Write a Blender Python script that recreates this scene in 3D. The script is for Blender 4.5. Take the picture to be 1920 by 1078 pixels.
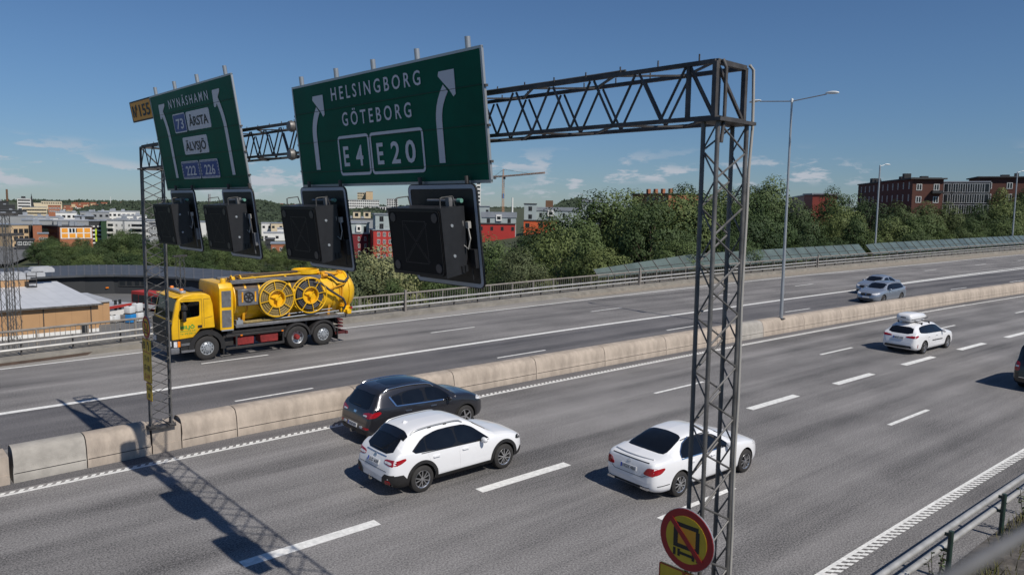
import bpy, bmesh, math, random
import numpy as np
from mathutils import Vector, Matrix, noise
from mathutils.bvhtree import BVHTree
from mathutils.geometry import tessellate_polygon

for _o in list(bpy.data.objects):
    bpy.data.objects.remove(_o)
scene = bpy.context.scene
COL = scene.collection
R = math.radians
RNG = random.Random(7)

# ------------------------------------------------------------------ camera
# The road plane falls slightly towards the camera (banked curve); world Z is true up.
FPX, PITCH, ROLL, YAW, CAMH = 1435.0168, 0.1253, 0.0198, 0.835, 7.586
CURV, TX, TY, PHI = -0.0015, 0.011, 0.0207, -0.0123
_up = Vector((TX, TY, 1)).normalized()
_xw = (Vector((1, 0, 0)) - _up * _up.x).normalized()
_yw = _up.cross(_xw)
RM = Matrix((_xw, _yw, _up))                 # road frame -> world
RM4 = RM.to_4x4()
_d = Vector((math.cos(YAW) * math.cos(PITCH), math.sin(YAW) * math.cos(PITCH), -math.sin(PITCH)))
_r = Vector((math.sin(YAW), -math.cos(YAW), 0))
_u = _r.cross(_d)
_r2 = _r * math.cos(ROLL) + _u * math.sin(ROLL)
_u2 = -_r * math.sin(ROLL) + _u * math.cos(ROLL)
CR, CU, CD = RM @ _r2, RM @ _u2, RM @ _d
CAM = RM @ Vector((0, 0, CAMH))
camd = bpy.data.cameras.new('camera')
cam = bpy.data.objects.new('camera', camd)
COL.objects.link(cam)
cam.matrix_world = Matrix.Translation(CAM) @ Matrix((CR, CU, -CD)).transposed().to_4x4()
camd.sensor_fit = 'HORIZONTAL'
camd.sensor_width = 36
camd.lens = FPX / 1920 * 36
camd.clip_start, camd.clip_end = 0.1, 9000
camd.dof.use_dof = True
camd.dof.focus_distance = 20
camd.dof.aperture_fstop = 2.4
scene.camera = cam

# ------------------------------------------------------------------ sky and sun
SUNV = (RM @ Vector((0.5, -10.75, 12.15))).normalized()
SUN_EL = math.asin(SUNV.z)
SUN_ROT = math.atan2(SUNV.x, SUNV.y)
world = bpy.data.worlds.new('World')
scene.world = world
world.use_nodes = True
wn, wl = world.node_tree.nodes, world.node_tree.links
wn.clear()
sky = wn.new('ShaderNodeTexSky')
sky.sky_type = 'NISHITA'
sky.sun_disc = False
sky.sun_elevation, sky.sun_rotation = SUN_EL, SUN_ROT
sky.altitude, sky.air_density, sky.dust_density, sky.ozone_density = 50, 1.0, 0.1, 3.5
bg = wn.new('ShaderNodeBackground')
bg.inputs[1].default_value = 0.058
wo = wn.new('ShaderNodeOutputWorld')
# thin fair-weather clouds low over the horizon
tc = wn.new('ShaderNodeTexCoord')
sep = wn.new('ShaderNodeSeparateXYZ')
wl.new(tc.outputs['Generated'], sep.inputs[0])
mp = wn.new('ShaderNodeMapping')
mp.inputs['Scale'].default_value = (1, 1, 3.6)
wl.new(tc.outputs['Generated'], mp.inputs[0])
def wnoise(scale, det, rough):
    n = wn.new('ShaderNodeTexNoise')
    n.inputs['Scale'].default_value, n.inputs['Detail'].default_value = scale, det
    n.inputs['Roughness'].default_value = rough
    wl.new(mp.outputs[0], n.inputs[0])
    return n
n1 = wnoise(17.0, 8, 0.6)
n2 = wnoise(5.0, 2, 0.5)
def wmath(op, a, b, clamp=False):
    m = wn.new('ShaderNodeMath')
    m.operation, m.use_clamp = op, clamp
    for i, v in enumerate((a, b)):
        if isinstance(v, (int, float)):
            m.inputs[i].default_value = v
        else:
            wl.new(v, m.inputs[i])
    return m.outputs[0]
def wramp(v, a, b, c, d):
    m = wn.new('ShaderNodeMapRange')
    m.interpolation_type = 'SMOOTHSTEP'
    wl.new(v, m.inputs[0])
    for i, q in enumerate((a, b, c, d)):
        m.inputs[i + 1].default_value = q
    return m.outputs[0]
dens = wramp(n1.outputs[0], 0.50, 0.60, 0, 1)
dens = wmath('MULTIPLY', dens, wramp(n2.outputs[0], 0.41, 0.54, 0, 1))
lowband = wmath('MULTIPLY', wramp(sep.outputs[2], 0.006, 0.02, 0, 1), wramp(sep.outputs[2], 0.045, 0.085, 1, 0))
dens = wmath('MULTIPLY', wmath('MULTIPLY', dens, lowband), 0.85)
mixc = wn.new('ShaderNodeMix')
mixc.data_type = 'RGBA'
tint = wn.new('ShaderNodeMix')
tint.data_type, tint.blend_type = 'RGBA', 'MULTIPLY'
tint.inputs[0].default_value = 1.0
gt = wn.new('ShaderNodeMix')
gt.data_type = 'RGBA'
gt.inputs[6].default_value, gt.inputs[7].default_value = (0.58, 0.74, 1.0, 1), (0.68, 0.86, 1.07, 1)
wl.new(wramp(sep.outputs[2], 0.0, 0.2, 0, 1), gt.inputs[0])
wl.new(gt.outputs[2], tint.inputs[7])
wl.new(sky.outputs[0], tint.inputs[6])
wl.new(tint.outputs[2], mixc.inputs[6])
mixc.inputs[7].default_value = (7.5, 7.9, 8.8, 1)
wl.new(dens, mixc.inputs[0])
wl.new(mixc.outputs[2], bg.inputs[0])
wl.new(bg.outputs[0], wo.inputs[0])

sund = bpy.data.lights.new('sun', 'SUN')
sund.energy, sund.angle, sund.color = 4.0, R(0.53), (1.0, 0.95, 0.87)
sun = bpy.data.objects.new('sun', sund)
COL.objects.link(sun)
sun.rotation_euler = SUNV.to_track_quat('Z', 'Y').to_euler()
sun.location = (0, 0, 60)

scene.view_settings.view_transform = 'Standard'
scene.view_settings.look = 'None'
scene.view_settings.exposure = 0.15
scene.view_settings.gamma = 1.0
scene.cycles.max_bounces = 6
scene.cycles.transparent_max_bounces = 6
scene.cycles.use_denoising = True

# ------------------------------------------------------------------ places
def ray(px, py):                               # world direction through a photo pixel (1920 x 1078)
    return (CD + CR * ((px - 960) / FPX) - CU * ((py - 539) / FPX)).normalized()
def at(px, py, rng):                           # world point at horizontal range rng
    v = ray(px, py)
    return CAM + v * (rng / math.hypot(v.x, v.y))
def onz(px, py, z):                            # world point at world height z
    v = ray(px, py)
    return CAM + v * ((z - CAM.z) / v.z)
def rd(x, y, z=0.0):                           # road frame -> world
    return RM @ Vector((x, y, z))
def arc(s, d, z=0.0):                          # curved carriageway coordinates -> road frame
    r = 1 / CURV
    return Vector(((r - d) * math.sin(s * CURV), r - (r - d) * math.cos(s * CURV), z))
def arcw(s, d, z=0.0):
    return RM @ arc(s, d, z)

# ------------------------------------------------------------------ materials
MATS = {}
def mat(name, col, rough=0.6, metal=0.0, var=0.0, vscale=4.0, bump=0.0, bscale=40.0, spec=0.5, coat=0.0,
        col2=None, vdetail=5.0, stretch=(1, 1, 1), emit=None, rvar=0.0, objrand=0.0, coord='Object'):
    if name in MATS:
        return MATS[name]
    m = bpy.data.materials.new(name)
    m.use_nodes = True
    nt = m.node_tree
    b = nt.nodes['Principled BSDF']
    b.inputs['Roughness'].default_value = rough
    b.inputs['Metallic'].default_value = metal
    b.inputs['Specular IOR Level'].default_value = spec
    b.inputs['Coat Weight'].default_value = coat
    b.inputs['Coat Roughness'].default_value = 0.04
    b.inputs['Base Color'].default_value = (*col, 1)
    if var or bump or rvar or objrand:
        t = nt.nodes.new('ShaderNodeTexCoord')
        mpn = nt.nodes.new('ShaderNodeMapping')
        mpn.inputs['Scale'].default_value = stretch
        nt.links.new(t.outputs[coord], mpn.inputs[0])
    if var or objrand:
        n = nt.nodes.new('ShaderNodeTexNoise')
        n.inputs['Scale'].default_value, n.inputs['Detail'].default_value = vscale, vdetail
        n.inputs['Roughness'].default_value = 0.65
        nt.links.new(mpn.outputs[0], n.inputs[0])
        rp = nt.nodes.new('ShaderNodeMapRange')
        rp.inputs[1].default_value, rp.inputs[2].default_value = 0.3, 0.7
        nt.links.new(n.outputs[0], rp.inputs[0])
        mx = nt.nodes.new('ShaderNodeMix')
        mx.data_type = 'RGBA'
        c2 = col2 or tuple(c * (1 - var) for c in col)
        mx.inputs[6].default_value = (*c2, 1)
        mx.inputs[7].default_value = (*[min(1, c * (1 + var * 0.35)) for c in col], 1)
        nt.links.new(rp.outputs[0], mx.inputs[0])
        out = mx.outputs[2]
        if objrand:
            oi = nt.nodes.new('ShaderNodeObjectInfo')
            hs = nt.nodes.new('ShaderNodeHueSaturation')
            r2 = nt.nodes.new('ShaderNodeMapRange')
            r2.inputs[3].default_value, r2.inputs[4].default_value = 1 - objrand, 1 + objrand
            nt.links.new(oi.outputs['Random'], r2.inputs[0])
            nt.links.new(r2.outputs[0], hs.inputs['Value'])
            r3 = nt.nodes.new('ShaderNodeMapRange')
            r3.inputs[3].default_value, r3.inputs[4].default_value = 0.5 + objrand * 0.08, 0.5 - objrand * 0.06
            nt.links.new(oi.outputs['Random'], r3.inputs[0])
            nt.links.new(r3.outputs[0], hs.inputs['Hue'])
            nt.links.new(out, hs.inputs['Color'])
            out = hs.outputs[0]
        nt.links.new(out, b.inputs['Base Color'])
    if rvar:
        n = nt.nodes.new('ShaderNodeTexNoise')
        n.inputs['Scale'].default_value = vscale * 2
        nt.links.new(mpn.outputs[0], n.inputs[0])
        rp = nt.nodes.new('ShaderNodeMapRange')
        rp.inputs[3].default_value, rp.inputs[4].default_value = max(0, rough - rvar), min(1, rough + rvar)
        nt.links.new(n.outputs[0], rp.inputs[0])
        nt.links.new(rp.outputs[0], b.inputs['Roughness'])
    if bump:
        n = nt.nodes.new('ShaderNodeTexNoise')
        n.inputs['Scale'].default_value, n.inputs['Detail'].default_value = bscale, 4
        nt.links.new(mpn.outputs[0], n.inputs[0])
        bp = nt.nodes.new('ShaderNodeBump')
        bp.inputs['Strength'].default_value = bump
        bp.inputs['Distance'].default_value = 0.02
        nt.links.new(n.outputs[0], bp.inputs['Height'])
        nt.links.new(bp.outputs[0], b.inputs['Normal'])
    if emit:
        b.inputs['Emission Color'].default_value = (*emit, 1)
        b.inputs['Emission Strength'].default_value = 1
    MATS[name] = m
    return m

def asphalt(name, c_dark, c_light, streak=0.3):
    m = bpy.data.materials.new(name)
    m.use_nodes = True
    nt = m.node_tree
    N, L = nt.nodes, nt.links
    b = N['Principled BSDF']
    b.inputs['Roughness'].default_value = 0.82
    b.inputs['Specular IOR Level'].default_value = 0.35
    uv = N.new('ShaderNodeUVMap')
    def noise(scale, stretch, det=4, rough=0.6):
        mp_ = N.new('ShaderNodeMapping')
        mp_.inputs['Scale'].default_value = stretch
        L.new(uv.outputs[0], mp_.inputs[0])
        n = N.new('ShaderNodeTexNoise')
        n.inputs['Scale'].default_value, n.inputs['Detail'].default_value = scale, det
        n.inputs['Roughness'].default_value = rough
        L.new(mp_.outputs[0], n.inputs[0])
        return n.outputs[0]
    def rng(v, a, b_, c, d):
        r = N.new('ShaderNodeMapRange')
        L.new(v, r.inputs[0])
        for i, q in enumerate((a, b_, c, d)):
            r.inputs[i + 1].default_value = q
        return r.outputs[0]
    def mth(op, a, b_):
        q = N.new('ShaderNodeMath')
        q.operation = op
        for i, v in enumerate((a, b_)):
            if isinstance(v, (int, float)):
                q.inputs[i].default_value = v
            else:
                L.new(v, q.inputs[i])
        return q.outputs[0]
    grain = noise(24, (1, 1, 1), 4, 0.8)
    grain2 = noise(160, (1, 1, 1), 1, 0.5)
    tracks = noise(1.0, (0.035, 1.15, 1), 3, 0.55)     # long bands along the driving direction
    patches = noise(0.35, (0.5, 1, 1), 4, 0.6)
    fine = noise(1.0, (0.12, 7, 1), 3, 0.6)
    sx = N.new('ShaderNodeSeparateXYZ')
    L.new(uv.outputs[0], sx.inputs[0])
    wheel = mth('COSINE', mth('MULTIPLY', mth('SUBTRACT', sx.outputs[1], 6.665), 2 * math.pi / 1.83), 0.0)
    wheel = mth('MULTIPLY', wheel, rng(noise(0.6, (0.12, 0.5, 1), 2, 0.5), 0.35, 0.65, -0.03, -0.22))
    v = mth('ADD', mth('ADD', rng(tracks, 0.3, 0.7, -streak, streak), wheel), rng(patches, 0.35, 0.65, -0.24, 0.24))
    v = mth('ADD', v, rng(fine, 0.3, 0.7, -0.06, 0.06))
    v = mth('ADD', v, rng(grain, 0.3, 0.7, -1.1, 1.1))
    v = mth('ADD', v, rng(grain2, 0.28, 0.72, -0.22, 0.22))
    f = rng(v, -0.9, 0.9, 0, 1)
    mx = N.new('ShaderNodeMix')
    mx.data_type = 'RGBA'
    mx.inputs[6].default_value, mx.inputs[7].default_value = (*c_dark, 1), (*c_light, 1)
    L.new(f, mx.inputs[0])
    L.new(mx.outputs[2], b.inputs['Base Color'])
    bp = N.new('ShaderNodeBump')
    bp.inputs['Strength'].default_value, bp.inputs['Distance'].default_value = 0.35, 0.01
    L.new(grain, bp.inputs['Height'])
    L.new(bp.outputs[0], b.inputs['Normal'])
    MATS[name] = m
    return m

def seams(name, col, col2, scale, axis=0, width=0.06, rough=0.5, metal=0.0, var=0.15):
    """cladding, sheet roofing: thin lines of col2 every 1/scale metres along one object axis"""
    m = bpy.data.materials.new(name)
    m.use_nodes = True
    nt = m.node_tree
    N, L = nt.nodes, nt.links
    b = N['Principled BSDF']
    b.inputs['Roughness'].default_value, b.inputs['Metallic'].default_value = rough, metal
    t = N.new('ShaderNodeTexCoord')
    s = N.new('ShaderNodeSeparateXYZ')
    L.new(t.outputs['Object'], s.inputs[0])
    a = N.new('ShaderNodeMath'); a.operation = 'MULTIPLY'; a.inputs[1].default_value = scale
    L.new(s.outputs[axis], a.inputs[0])
    fr = N.new('ShaderNodeMath'); fr.operation = 'FRACT'
    L.new(a.outputs[0], fr.inputs[0])
    lt = N.new('ShaderNodeMath'); lt.operation = 'LESS_THAN'; lt.inputs[1].default_value = width
    L.new(fr.outputs[0], lt.inputs[0])
    n = N.new('ShaderNodeTexNoise'); n.inputs['Scale'].default_value = 0.6; n.inputs['Detail'].default_value = 6
    L.new(t.outputs['Object'], n.inputs[0])
    m0 = N.new('ShaderNodeMix'); m0.data_type = 'RGBA'
    m0.inputs[6].default_value = (*[c * (1 - var) for c in col], 1)
    m0.inputs[7].default_value = (*[min(1, c * (1 + var)) for c in col], 1)
    L.new(n.outputs[0], m0.inputs[0])
    m1 = N.new('ShaderNodeMix'); m1.data_type = 'RGBA'
    L.new(lt.outputs[0], m1.inputs[0]); L.new(m0.outputs[2], m1.inputs[6])
    m1.inputs[7].default_value = (*col2, 1)
    L.new(m1.outputs[2], b.inputs['Base Color'])
    MATS[name] = m
    return m

def brick(name, c1, c2, mortar, scale=4.0):
    m = bpy.data.materials.new(name)
    m.use_nodes = True
    nt = m.node_tree
    N, L = nt.nodes, nt.links
    b = N['Principled BSDF']
    b.inputs['Roughness'].default_value = 0.85
    t = N.new('ShaderNodeTexCoord')
    s = N.new('ShaderNodeSeparateXYZ')
    L.new(t.outputs['Object'], s.inputs[0])
    ad = N.new('ShaderNodeMath'); ad.operation = 'ADD'
    L.new(s.outputs[0], ad.inputs[0]); L.new(s.outputs[1], ad.inputs[1])
    cb = N.new('ShaderNodeCombineXYZ')
    L.new(ad.outputs[0], cb.inputs[0]); L.new(s.outputs[2], cb.inputs[1])
    bk = N.new('ShaderNodeTexBrick')
    bk.inputs['Scale'].default_value = scale
    bk.inputs['Color1'].default_value, bk.inputs['Color2'].default_value = (*c1, 1), (*c2, 1)
    bk.inputs['Mortar'].default_value = (*mortar, 1)
    bk.inputs['Mortar Size'].default_value = 0.012
    L.new(cb.outputs[0], bk.inputs[0])
    L.new(bk.outputs[0], b.inputs['Base Color'])
    MATS[name] = m
    return m

M = {}
M['galv'] = mat('galvanised_steel', (0.19, 0.182, 0.175), 0.5, 0.5, var=0.55, vscale=3, vdetail=8, rvar=0.12, bump=0.05)
M['galv_dark'] = mat('weathered_steel', (0.10, 0.093, 0.09), 0.6, 0.35, var=0.6, vscale=5, vdetail=8)
M['rail'] = mat('rail_steel', (0.46, 0.45, 0.43), 0.45, 0.35, var=0.3, vscale=2, vdetail=7, rvar=0.1)
M['rail_dull'] = mat('dull_rail_paint', (0.26, 0.235, 0.21), 0.7, 0.1, var=0.35, vscale=3)
M['pole'] = mat('pole_steel', (0.40, 0.42, 0.44), 0.4, 0.5, var=0.2, vscale=1.2)
M['signgreen'] = mat('green_sign_sheet', (0.0, 0.10, 0.058), 0.45, var=0.3, vscale=1.1, rvar=0.08, spec=0.1)
M['signwhite'] = mat('white_sign_sheet', (0.62, 0.62, 0.66), 0.45)
M['signblue'] = mat('blue_sign_sheet', (0.01, 0.045, 0.25), 0.4)
M['signblack'] = mat('black_sign_ink', (0.008, 0.008, 0.009), 0.5)
M['signyellow'] = mat('yellow_sign_sheet', (0.62, 0.42, 0.02), 0.45, var=0.15, vscale=6)
M['signorange'] = mat('orange_sign_sheet', (0.78, 0.33, 0.015), 0.45, var=0.12, vscale=6)
M['signred'] = mat('red_sign_sheet', (0.36, 0.008, 0.012), 0.45)
M['alu'] = mat('sign_edge_aluminium', (0.42, 0.43, 0.44), 0.4, 0.6)
M['blackpaint'] = mat('matt_black_paint', (0.010, 0.010, 0.011), 0.5, var=0.3, vscale=5, rvar=0.1)
M['boxgrey'] = mat('dark_grey_cabinet_paint', (0.016, 0.016, 0.018), 0.45, var=0.3, vscale=8)
M['led'] = mat('unlit_lamp_lens', (0.055, 0.052, 0.058), 0.3)
M['borderwhite'] = mat('pale_board_border', (0.42, 0.44, 0.48), 0.5)
M['cable'] = mat('pale_cable', (0.34, 0.325, 0.30), 0.6)
M['cabledark'] = mat('dark_cable', (0.05, 0.05, 0.05), 0.6)
M['copper'] = mat('green_valve_paint', (0.12, 0.27, 0.22), 0.5)
M['concrete'] = mat('barrier_concrete', (0.40, 0.335, 0.275), 0.85, var=0.36, vscale=1.5, vdetail=10, stretch=(1.6, 1.6, 0.55), bump=0.25, bscale=30)
M['concrete_grey'] = mat('grey_barrier_concrete', (0.36, 0.335, 0.30), 0.85, var=0.3, vscale=2.0, vdetail=9, bump=0.25, bscale=30)
M['kerb'] = mat('kerb_concrete', (0.25, 0.23, 0.20), 0.9, var=0.4, vscale=1.2, vdetail=8, bump=0.3)
M['rustplate'] = mat('brown_joint_plate', (0.09, 0.06, 0.045), 0.8, var=0.4, vscale=3)
M['line'] = mat('road_marking_paint', (0.76, 0.75, 0.72), 0.75, var=0.3, vscale=9, vdetail=9, bump=0.2, bscale=60)
M['asph'] = asphalt('worn_asphalt', (0.036, 0.035, 0.036), (0.315, 0.30, 0.292), 0.30)
M['asph_dark'] = asphalt('dark_lane_asphalt', (0.035, 0.035, 0.04), (0.205, 0.195, 0.195), 0.36)
M['asph_far'] = asphalt('far_carriageway_asphalt', (0.038, 0.037, 0.038), (0.315, 0.298, 0.288), 0.28)
M['shoulder'] = asphalt('pale_shoulder', (0.15, 0.14, 0.13), (0.36, 0.34, 0.315), 0.2)
M['gravel'] = mat('dusty_gravel', (0.30, 0.26, 0.21), 0.95, var=0.45, vscale=5, vdetail=9, bump=0.6, bscale=20)
M['yard'] = mat('yard_asphalt', (0.13, 0.13, 0.13), 0.9, var=0.3, vscale=0.1, vdetail=8)
M['earth'] = mat('grassy_earth', (0.05, 0.06, 0.022), 0.95, var=0.5, vscale=0.15, vdetail=9, col2=(0.032, 0.036, 0.016))
M['rock'] = mat('grey_rock', (0.13, 0.115, 0.10), 0.95, var=0.8, vscale=3.2, vdetail=10, bump=1.0, bscale=9)
M['glass'] = mat('dark_glass', (0.006, 0.007, 0.009), 0.06, spec=0.6, var=0.4, vscale=2)
M['tyre'] = mat('tyre_rubber', (0.028, 0.026, 0.025), 0.8, var=0.3, vscale=9)
M['wheelwell'] = mat('wheel_well_black', (0.006, 0.006, 0.006), 0.9)
M['trim'] = mat('black_plastic_trim', (0.018, 0.017, 0.017), 0.55, var=0.25, vscale=8)
M['chrome'] = mat('bright_chrome', (0.75, 0.75, 0.76), 0.14, 1.0)
M['rim'] = mat('alloy_rim', (0.55, 0.55, 0.56), 0.3, 0.9)
M['rimdark'] = mat('rim_shadow_black', (0.015, 0.015, 0.016), 0.5)
M['redlens'] = mat('red_lamp_lens', (0.34, 0.006, 0.012), 0.12, coat=0.6, var=0.35, vscale=9)
M['whitelens'] = mat('clear_lamp_lens', (0.7, 0.7, 0.72), 0.12, coat=0.5, var=0.4, vscale=14)
M['amber'] = mat('amber_lens', (0.75, 0.2, 0.01), 0.25)
M['plate'] = mat('white_number_plate', (0.62, 0.62, 0.62), 0.5)
M['euroblue'] = mat('blue_plate_band', (0.01, 0.05, 0.4), 0.5)
M['w_paint'] = mat('white_car_paint', (0.74, 0.74, 0.75), 0.3, coat=0.8, var=0.02, vscale=2)
M['g_paint'] = mat('graphite_car_paint', (0.034, 0.034, 0.040), 0.3, 0.5, coat=0.9, var=0.15, vscale=60)
M['s_paint'] = mat('silver_blue_car_paint', (0.36, 0.40, 0.46), 0.32, 0.6, coat=0.8, var=0.06, vscale=60)
M['k_paint'] = mat('black_van_paint', (0.006, 0.006, 0.007), 0.25, coat=0.9, var=0.2, vscale=9)
M['yellow'] = mat('yellow_truck_paint', (0.80, 0.45, 0.006), 0.42, coat=0.25, var=0.3, vscale=1.3, vdetail=8, rvar=0.1)
M['yellow_worn'] = mat('worn_yellow_paint', (0.78, 0.38, 0.008), 0.5, var=0.5, vscale=2.2, vdetail=9, col2=(0.42, 0.17, 0.012))
M['chassis'] = mat('dark_chassis_paint', (0.028, 0.026, 0.026), 0.7, var=0.4, vscale=5)
M['chassis_red'] = mat('dusty_red_paint', (0.25, 0.022, 0.02), 0.6, var=0.5, vscale=4)
M['steelgrey'] = mat('brushed_grey_steel', (0.22, 0.22, 0.23), 0.45, 0.5, var=0.35, vscale=4)
M['hose'] = mat('ribbed_grey_hose', (0.05, 0.05, 0.055), 0.6, var=0.4, vscale=30)
M['hose_tan'] = mat('tan_suction_hose', (0.26, 0.19, 0.07), 0.6, var=0.4, vscale=12)
M['oil'] = mat('brown_stained_steel', (0.09, 0.055, 0.03), 0.6, var=0.7, vscale=3, vdetail=9)
M['greentext'] = mat('green_lettering', (0.01, 0.28, 0.05), 0.4)
M['skin'] = mat('skin', (0.5, 0.3, 0.21), 0.6)
M['shirtgreen'] = mat('green_shirt_cloth', (0.05, 0.3, 0.08), 0.8)
M['hair'] = mat('dark_hair', (0.03, 0.02, 0.015), 0.7)
M['seat'] = mat('cab_interior_cloth', (0.03, 0.03, 0.032), 0.9)
M['postgreen'] = mat('dark_green_post_paint', (0.022, 0.045, 0.035), 0.55, var=0.4, vscale=6)
M['bark'] = mat('tree_bark', (0.07, 0.052, 0.037), 0.95, var=0.4, vscale=6, bump=0.5)

# ------------------------------------------------------------------ mesh builder
class MB:
    def __init__(self):
        self.v, self.f, self.mi, self.uv = [], [], [], None
    def add(self, vs, fs, mi=0, T=None):
        o = len(self.v)
        self.v += [tuple(T @ Vector(p)) if T is not None else tuple(p) for p in vs]
        self.f += [tuple(i + o for i in q) for q in fs]
        self.mi += [mi] * len(fs)
    def box(self, c, s, mi=0, T=None, rot=None):
        x, y, z = s[0] / 2, s[1] / 2, s[2] / 2
        vs = [Vector((a * x, b * y, d * z)) for d in (-1, 1) for b in (-1, 1) for a in (-1, 1)]
        if rot is not None:
            vs = [rot @ p for p in vs]
        c = Vector(c)
        self.add([p + c for p in vs], [(0, 2, 3, 1), (4, 5, 7, 6), (0, 1, 5, 4), (2, 6, 7, 3), (0, 4, 6, 2), (1, 3, 7, 5)], mi, T)
    def box2(self, a, b, mi=0, T=None):
        self.box([(p + q) / 2 for p, q in zip(a, b)], [abs(q - p) for p, q in zip(a, b)], mi, T)
    def tube(self, p0, p1, r, n=8, mi=0, r1=None, T=None, cap=True):
        self.path([p0, p1], r, n, mi, r1, T, cap)
    def path(self, pts, r, n=8, mi=0, r1=None, T=None, cap=True, closed=False):
        pts = [Vector(p) for p in pts]
        k = len(pts)
        vs, fs = [], []
        ref = None
        for i, p in enumerate(pts):
            if closed:
                t = pts[(i + 1) % k] - pts[i - 1]
            else:
                t = pts[min(i + 1, k - 1)] - pts[max(i - 1, 0)]
            t.normalize()
            if ref is None:
                ref = Vector((0, 0, 1)) if abs(t.z) < 0.9 else Vector((1, 0, 0))
            a = (ref - t * ref.dot(t)).normalized()
            ref = a
            b = t.cross(a)
            rr = r if r1 is None else r + (r1 - r) * i / (k - 1)
            for j in range(n):
                w = 2 * math.pi * j / n
                vs.append(p + (a * math.cos(w) + b * math.sin(w)) * rr)
        for i in range(k if closed else k - 1):
            i2 = (i + 1) % k
            for j in range(n):
                fs.append((i * n + j, i * n + (j + 1) % n, i2 * n + (j + 1) % n, i2 * n + j))
        if cap and not closed:
            fs.append(tuple(range(n - 1, -1, -1)))
            fs.append(tuple(range((k - 1) * n, k * n)))
        self.add(vs, fs, mi, T)
    def bar(self, p0, p1, w, h=None, mi=0, T=None, side=None):
        h = h or w
        p0, p1 = Vector(p0), Vector(p1)
        t = (p1 - p0)
        L = t.length
        t.normalize()
        ref = side or (Vector((0, 0, 1)) if abs(t.z) < 0.9 else Vector((1, 0, 0)))
        a = (ref - t * ref.dot(t)).normalized()
        b = t.cross(a)
        self.box((p0 + p1) / 2, (L, w, h), mi, T, Matrix((t, b, a)).transposed())
    def lathe(self, prof, n=24, mi=0, T=None, axis='z', closed=False):
        vs, fs = [], []
        for r, z in prof:
            for j in range(n):
                w = 2 * math.pi * j / n
                p = (r * math.cos(w), r * math.sin(w), z)
                vs.append(p if axis == 'z' else ((z, p[0], p[1]) if axis == 'x' else (p[1], z, p[0])))
        k = len(prof)
        for i in range(k - 1):
            for j in range(n):
                fs.append((i * n + j, i * n + (j + 1) % n, (i + 1) * n + (j + 1) % n, (i + 1) * n + j))
        if prof[0][0] > 1e-6 and not closed:
            fs.append(tuple(range(n - 1, -1, -1)))
        if prof[-1][0] > 1e-6 and not closed:
            fs.append(tuple(range((k - 1) * n, k * n)))
        self.add(vs, fs, mi, T)
    def prism(self, poly, d0, d1, fn, mi=0, T=None, rim=None):
        """polygon poly (u, v) extruded from depth d0 to d1; fn(u, v, d) -> point"""
        k = len(poly)
        vs = [fn(u, v, d0) for u, v in poly] + [fn(u, v, d1) for u, v in poly]
        tri = tessellate_polygon([[Vector((u, v, 0)) for u, v in poly]])
        self.add(vs, [tuple(t) for t in tri] + [tuple(i + k for i in reversed(t)) for t in tri], mi, T)
        o = len(self.v) - 2 * k
        for i in range(k):
            j = (i + 1) % k
            self.f.append((o + i, o + j, o + k + j, o + k + i))
            self.mi.append(mi if rim is None else rim)
    def sheet(self, A, B, mi=0):
        """ribbon between two equally long point lists, with metre UVs stored per vertex pair"""
        k = len(A)
        self.add(list(A) + list(B), [(i, i + 1, k + i + 1, k + i) for i in range(k - 1)], mi)
    def build(self, name, mats, parent=None, smooth=None, loc=None):
        me = bpy.data.meshes.new(name)
        me.from_pydata([tuple(p) for p in self.v], [], self.f)
        if not isinstance(mats, (list, tuple)):
            mats = [mats]
        for m in mats:
            me.materials.append(m)
        if len(mats) > 1:
            me.polygons.foreach_set('material_index', self.mi)
        bm = bmesh.new()
        bm.from_mesh(me)
        bmesh.ops.recalc_face_normals(bm, faces=bm.faces)
        bm.to_mesh(me)
        bm.free()
        if self.uv is not None:
            ul = me.uv_layers.new(name='UVMap')
            for lp in me.loops:
                ul.data[lp.index].uv = self.uv[lp.vertex_index]
        if smooth is not None:
            me.shade_smooth()
            me.set_sharp_from_angle(angle=R(smooth))
        return link(name, me, parent, loc)

def link(name, me, parent=None, loc=None):
    o = bpy.data.objects.new(name, me)
    COL.objects.link(o)
    if parent is not None:
        o.parent = parent
    if loc is not None:
        o.location = loc
    return o
def tag(o, label=None, cat=None, group=None, kind=None):
    for k, v in (('label', label), ('category', cat), ('group', group), ('kind', kind)):
        if v:
            o[k] = v
    return o
def thing(name, label, cat, mw=None, group=None):
    o = bpy.data.objects.new(name, None)
    COL.objects.link(o)
    o.empty_display_size = 0.2
    if mw is not None:
        o.matrix_world = mw
    return tag(o, label, cat, group)
def copy_tree(o, mw=None, label=None, parent=None):
    c = o.copy()
    COL.objects.link(c)
    if parent is not None:
        c.parent = parent
        c.matrix_parent_inverse = o.matrix_parent_inverse.copy()
    if mw is not None:
        c.matrix_world = mw
    if label:
        c['label'] = label
    for ch in list(KIDS.get(o.name, o.children)):
        copy_tree(ch, parent=c)
    return c
KIDS = {}
def road_mw(x, y, ang=0.0, z=0.0):             # matrix of a thing standing on the (tilted) road plane
    return RM4 @ Matrix.Translation((x, y, z)) @ Matrix.Rotation(ang, 4, 'Z')
def up_mw(p, ang=0.0):                         # matrix of a thing standing truly upright
    return Matrix.Translation(p) @ Matrix.Rotation(ang, 4, 'Z')
def rrect(x0, y0, x1, y1, r, n=4):
    out = []
    for cx, cy, a0 in ((x1 - r, y0 + r, -90), (x1 - r, y1 - r, 0), (x0 + r, y1 - r, 90), (x0 + r, y0 + r, 180)):
        for i in range(n + 1):
            a = R(a0 + 90 * i / n)
            out.append((cx + r * math.cos(a), cy + r * math.sin(a)))
    return out
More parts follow.
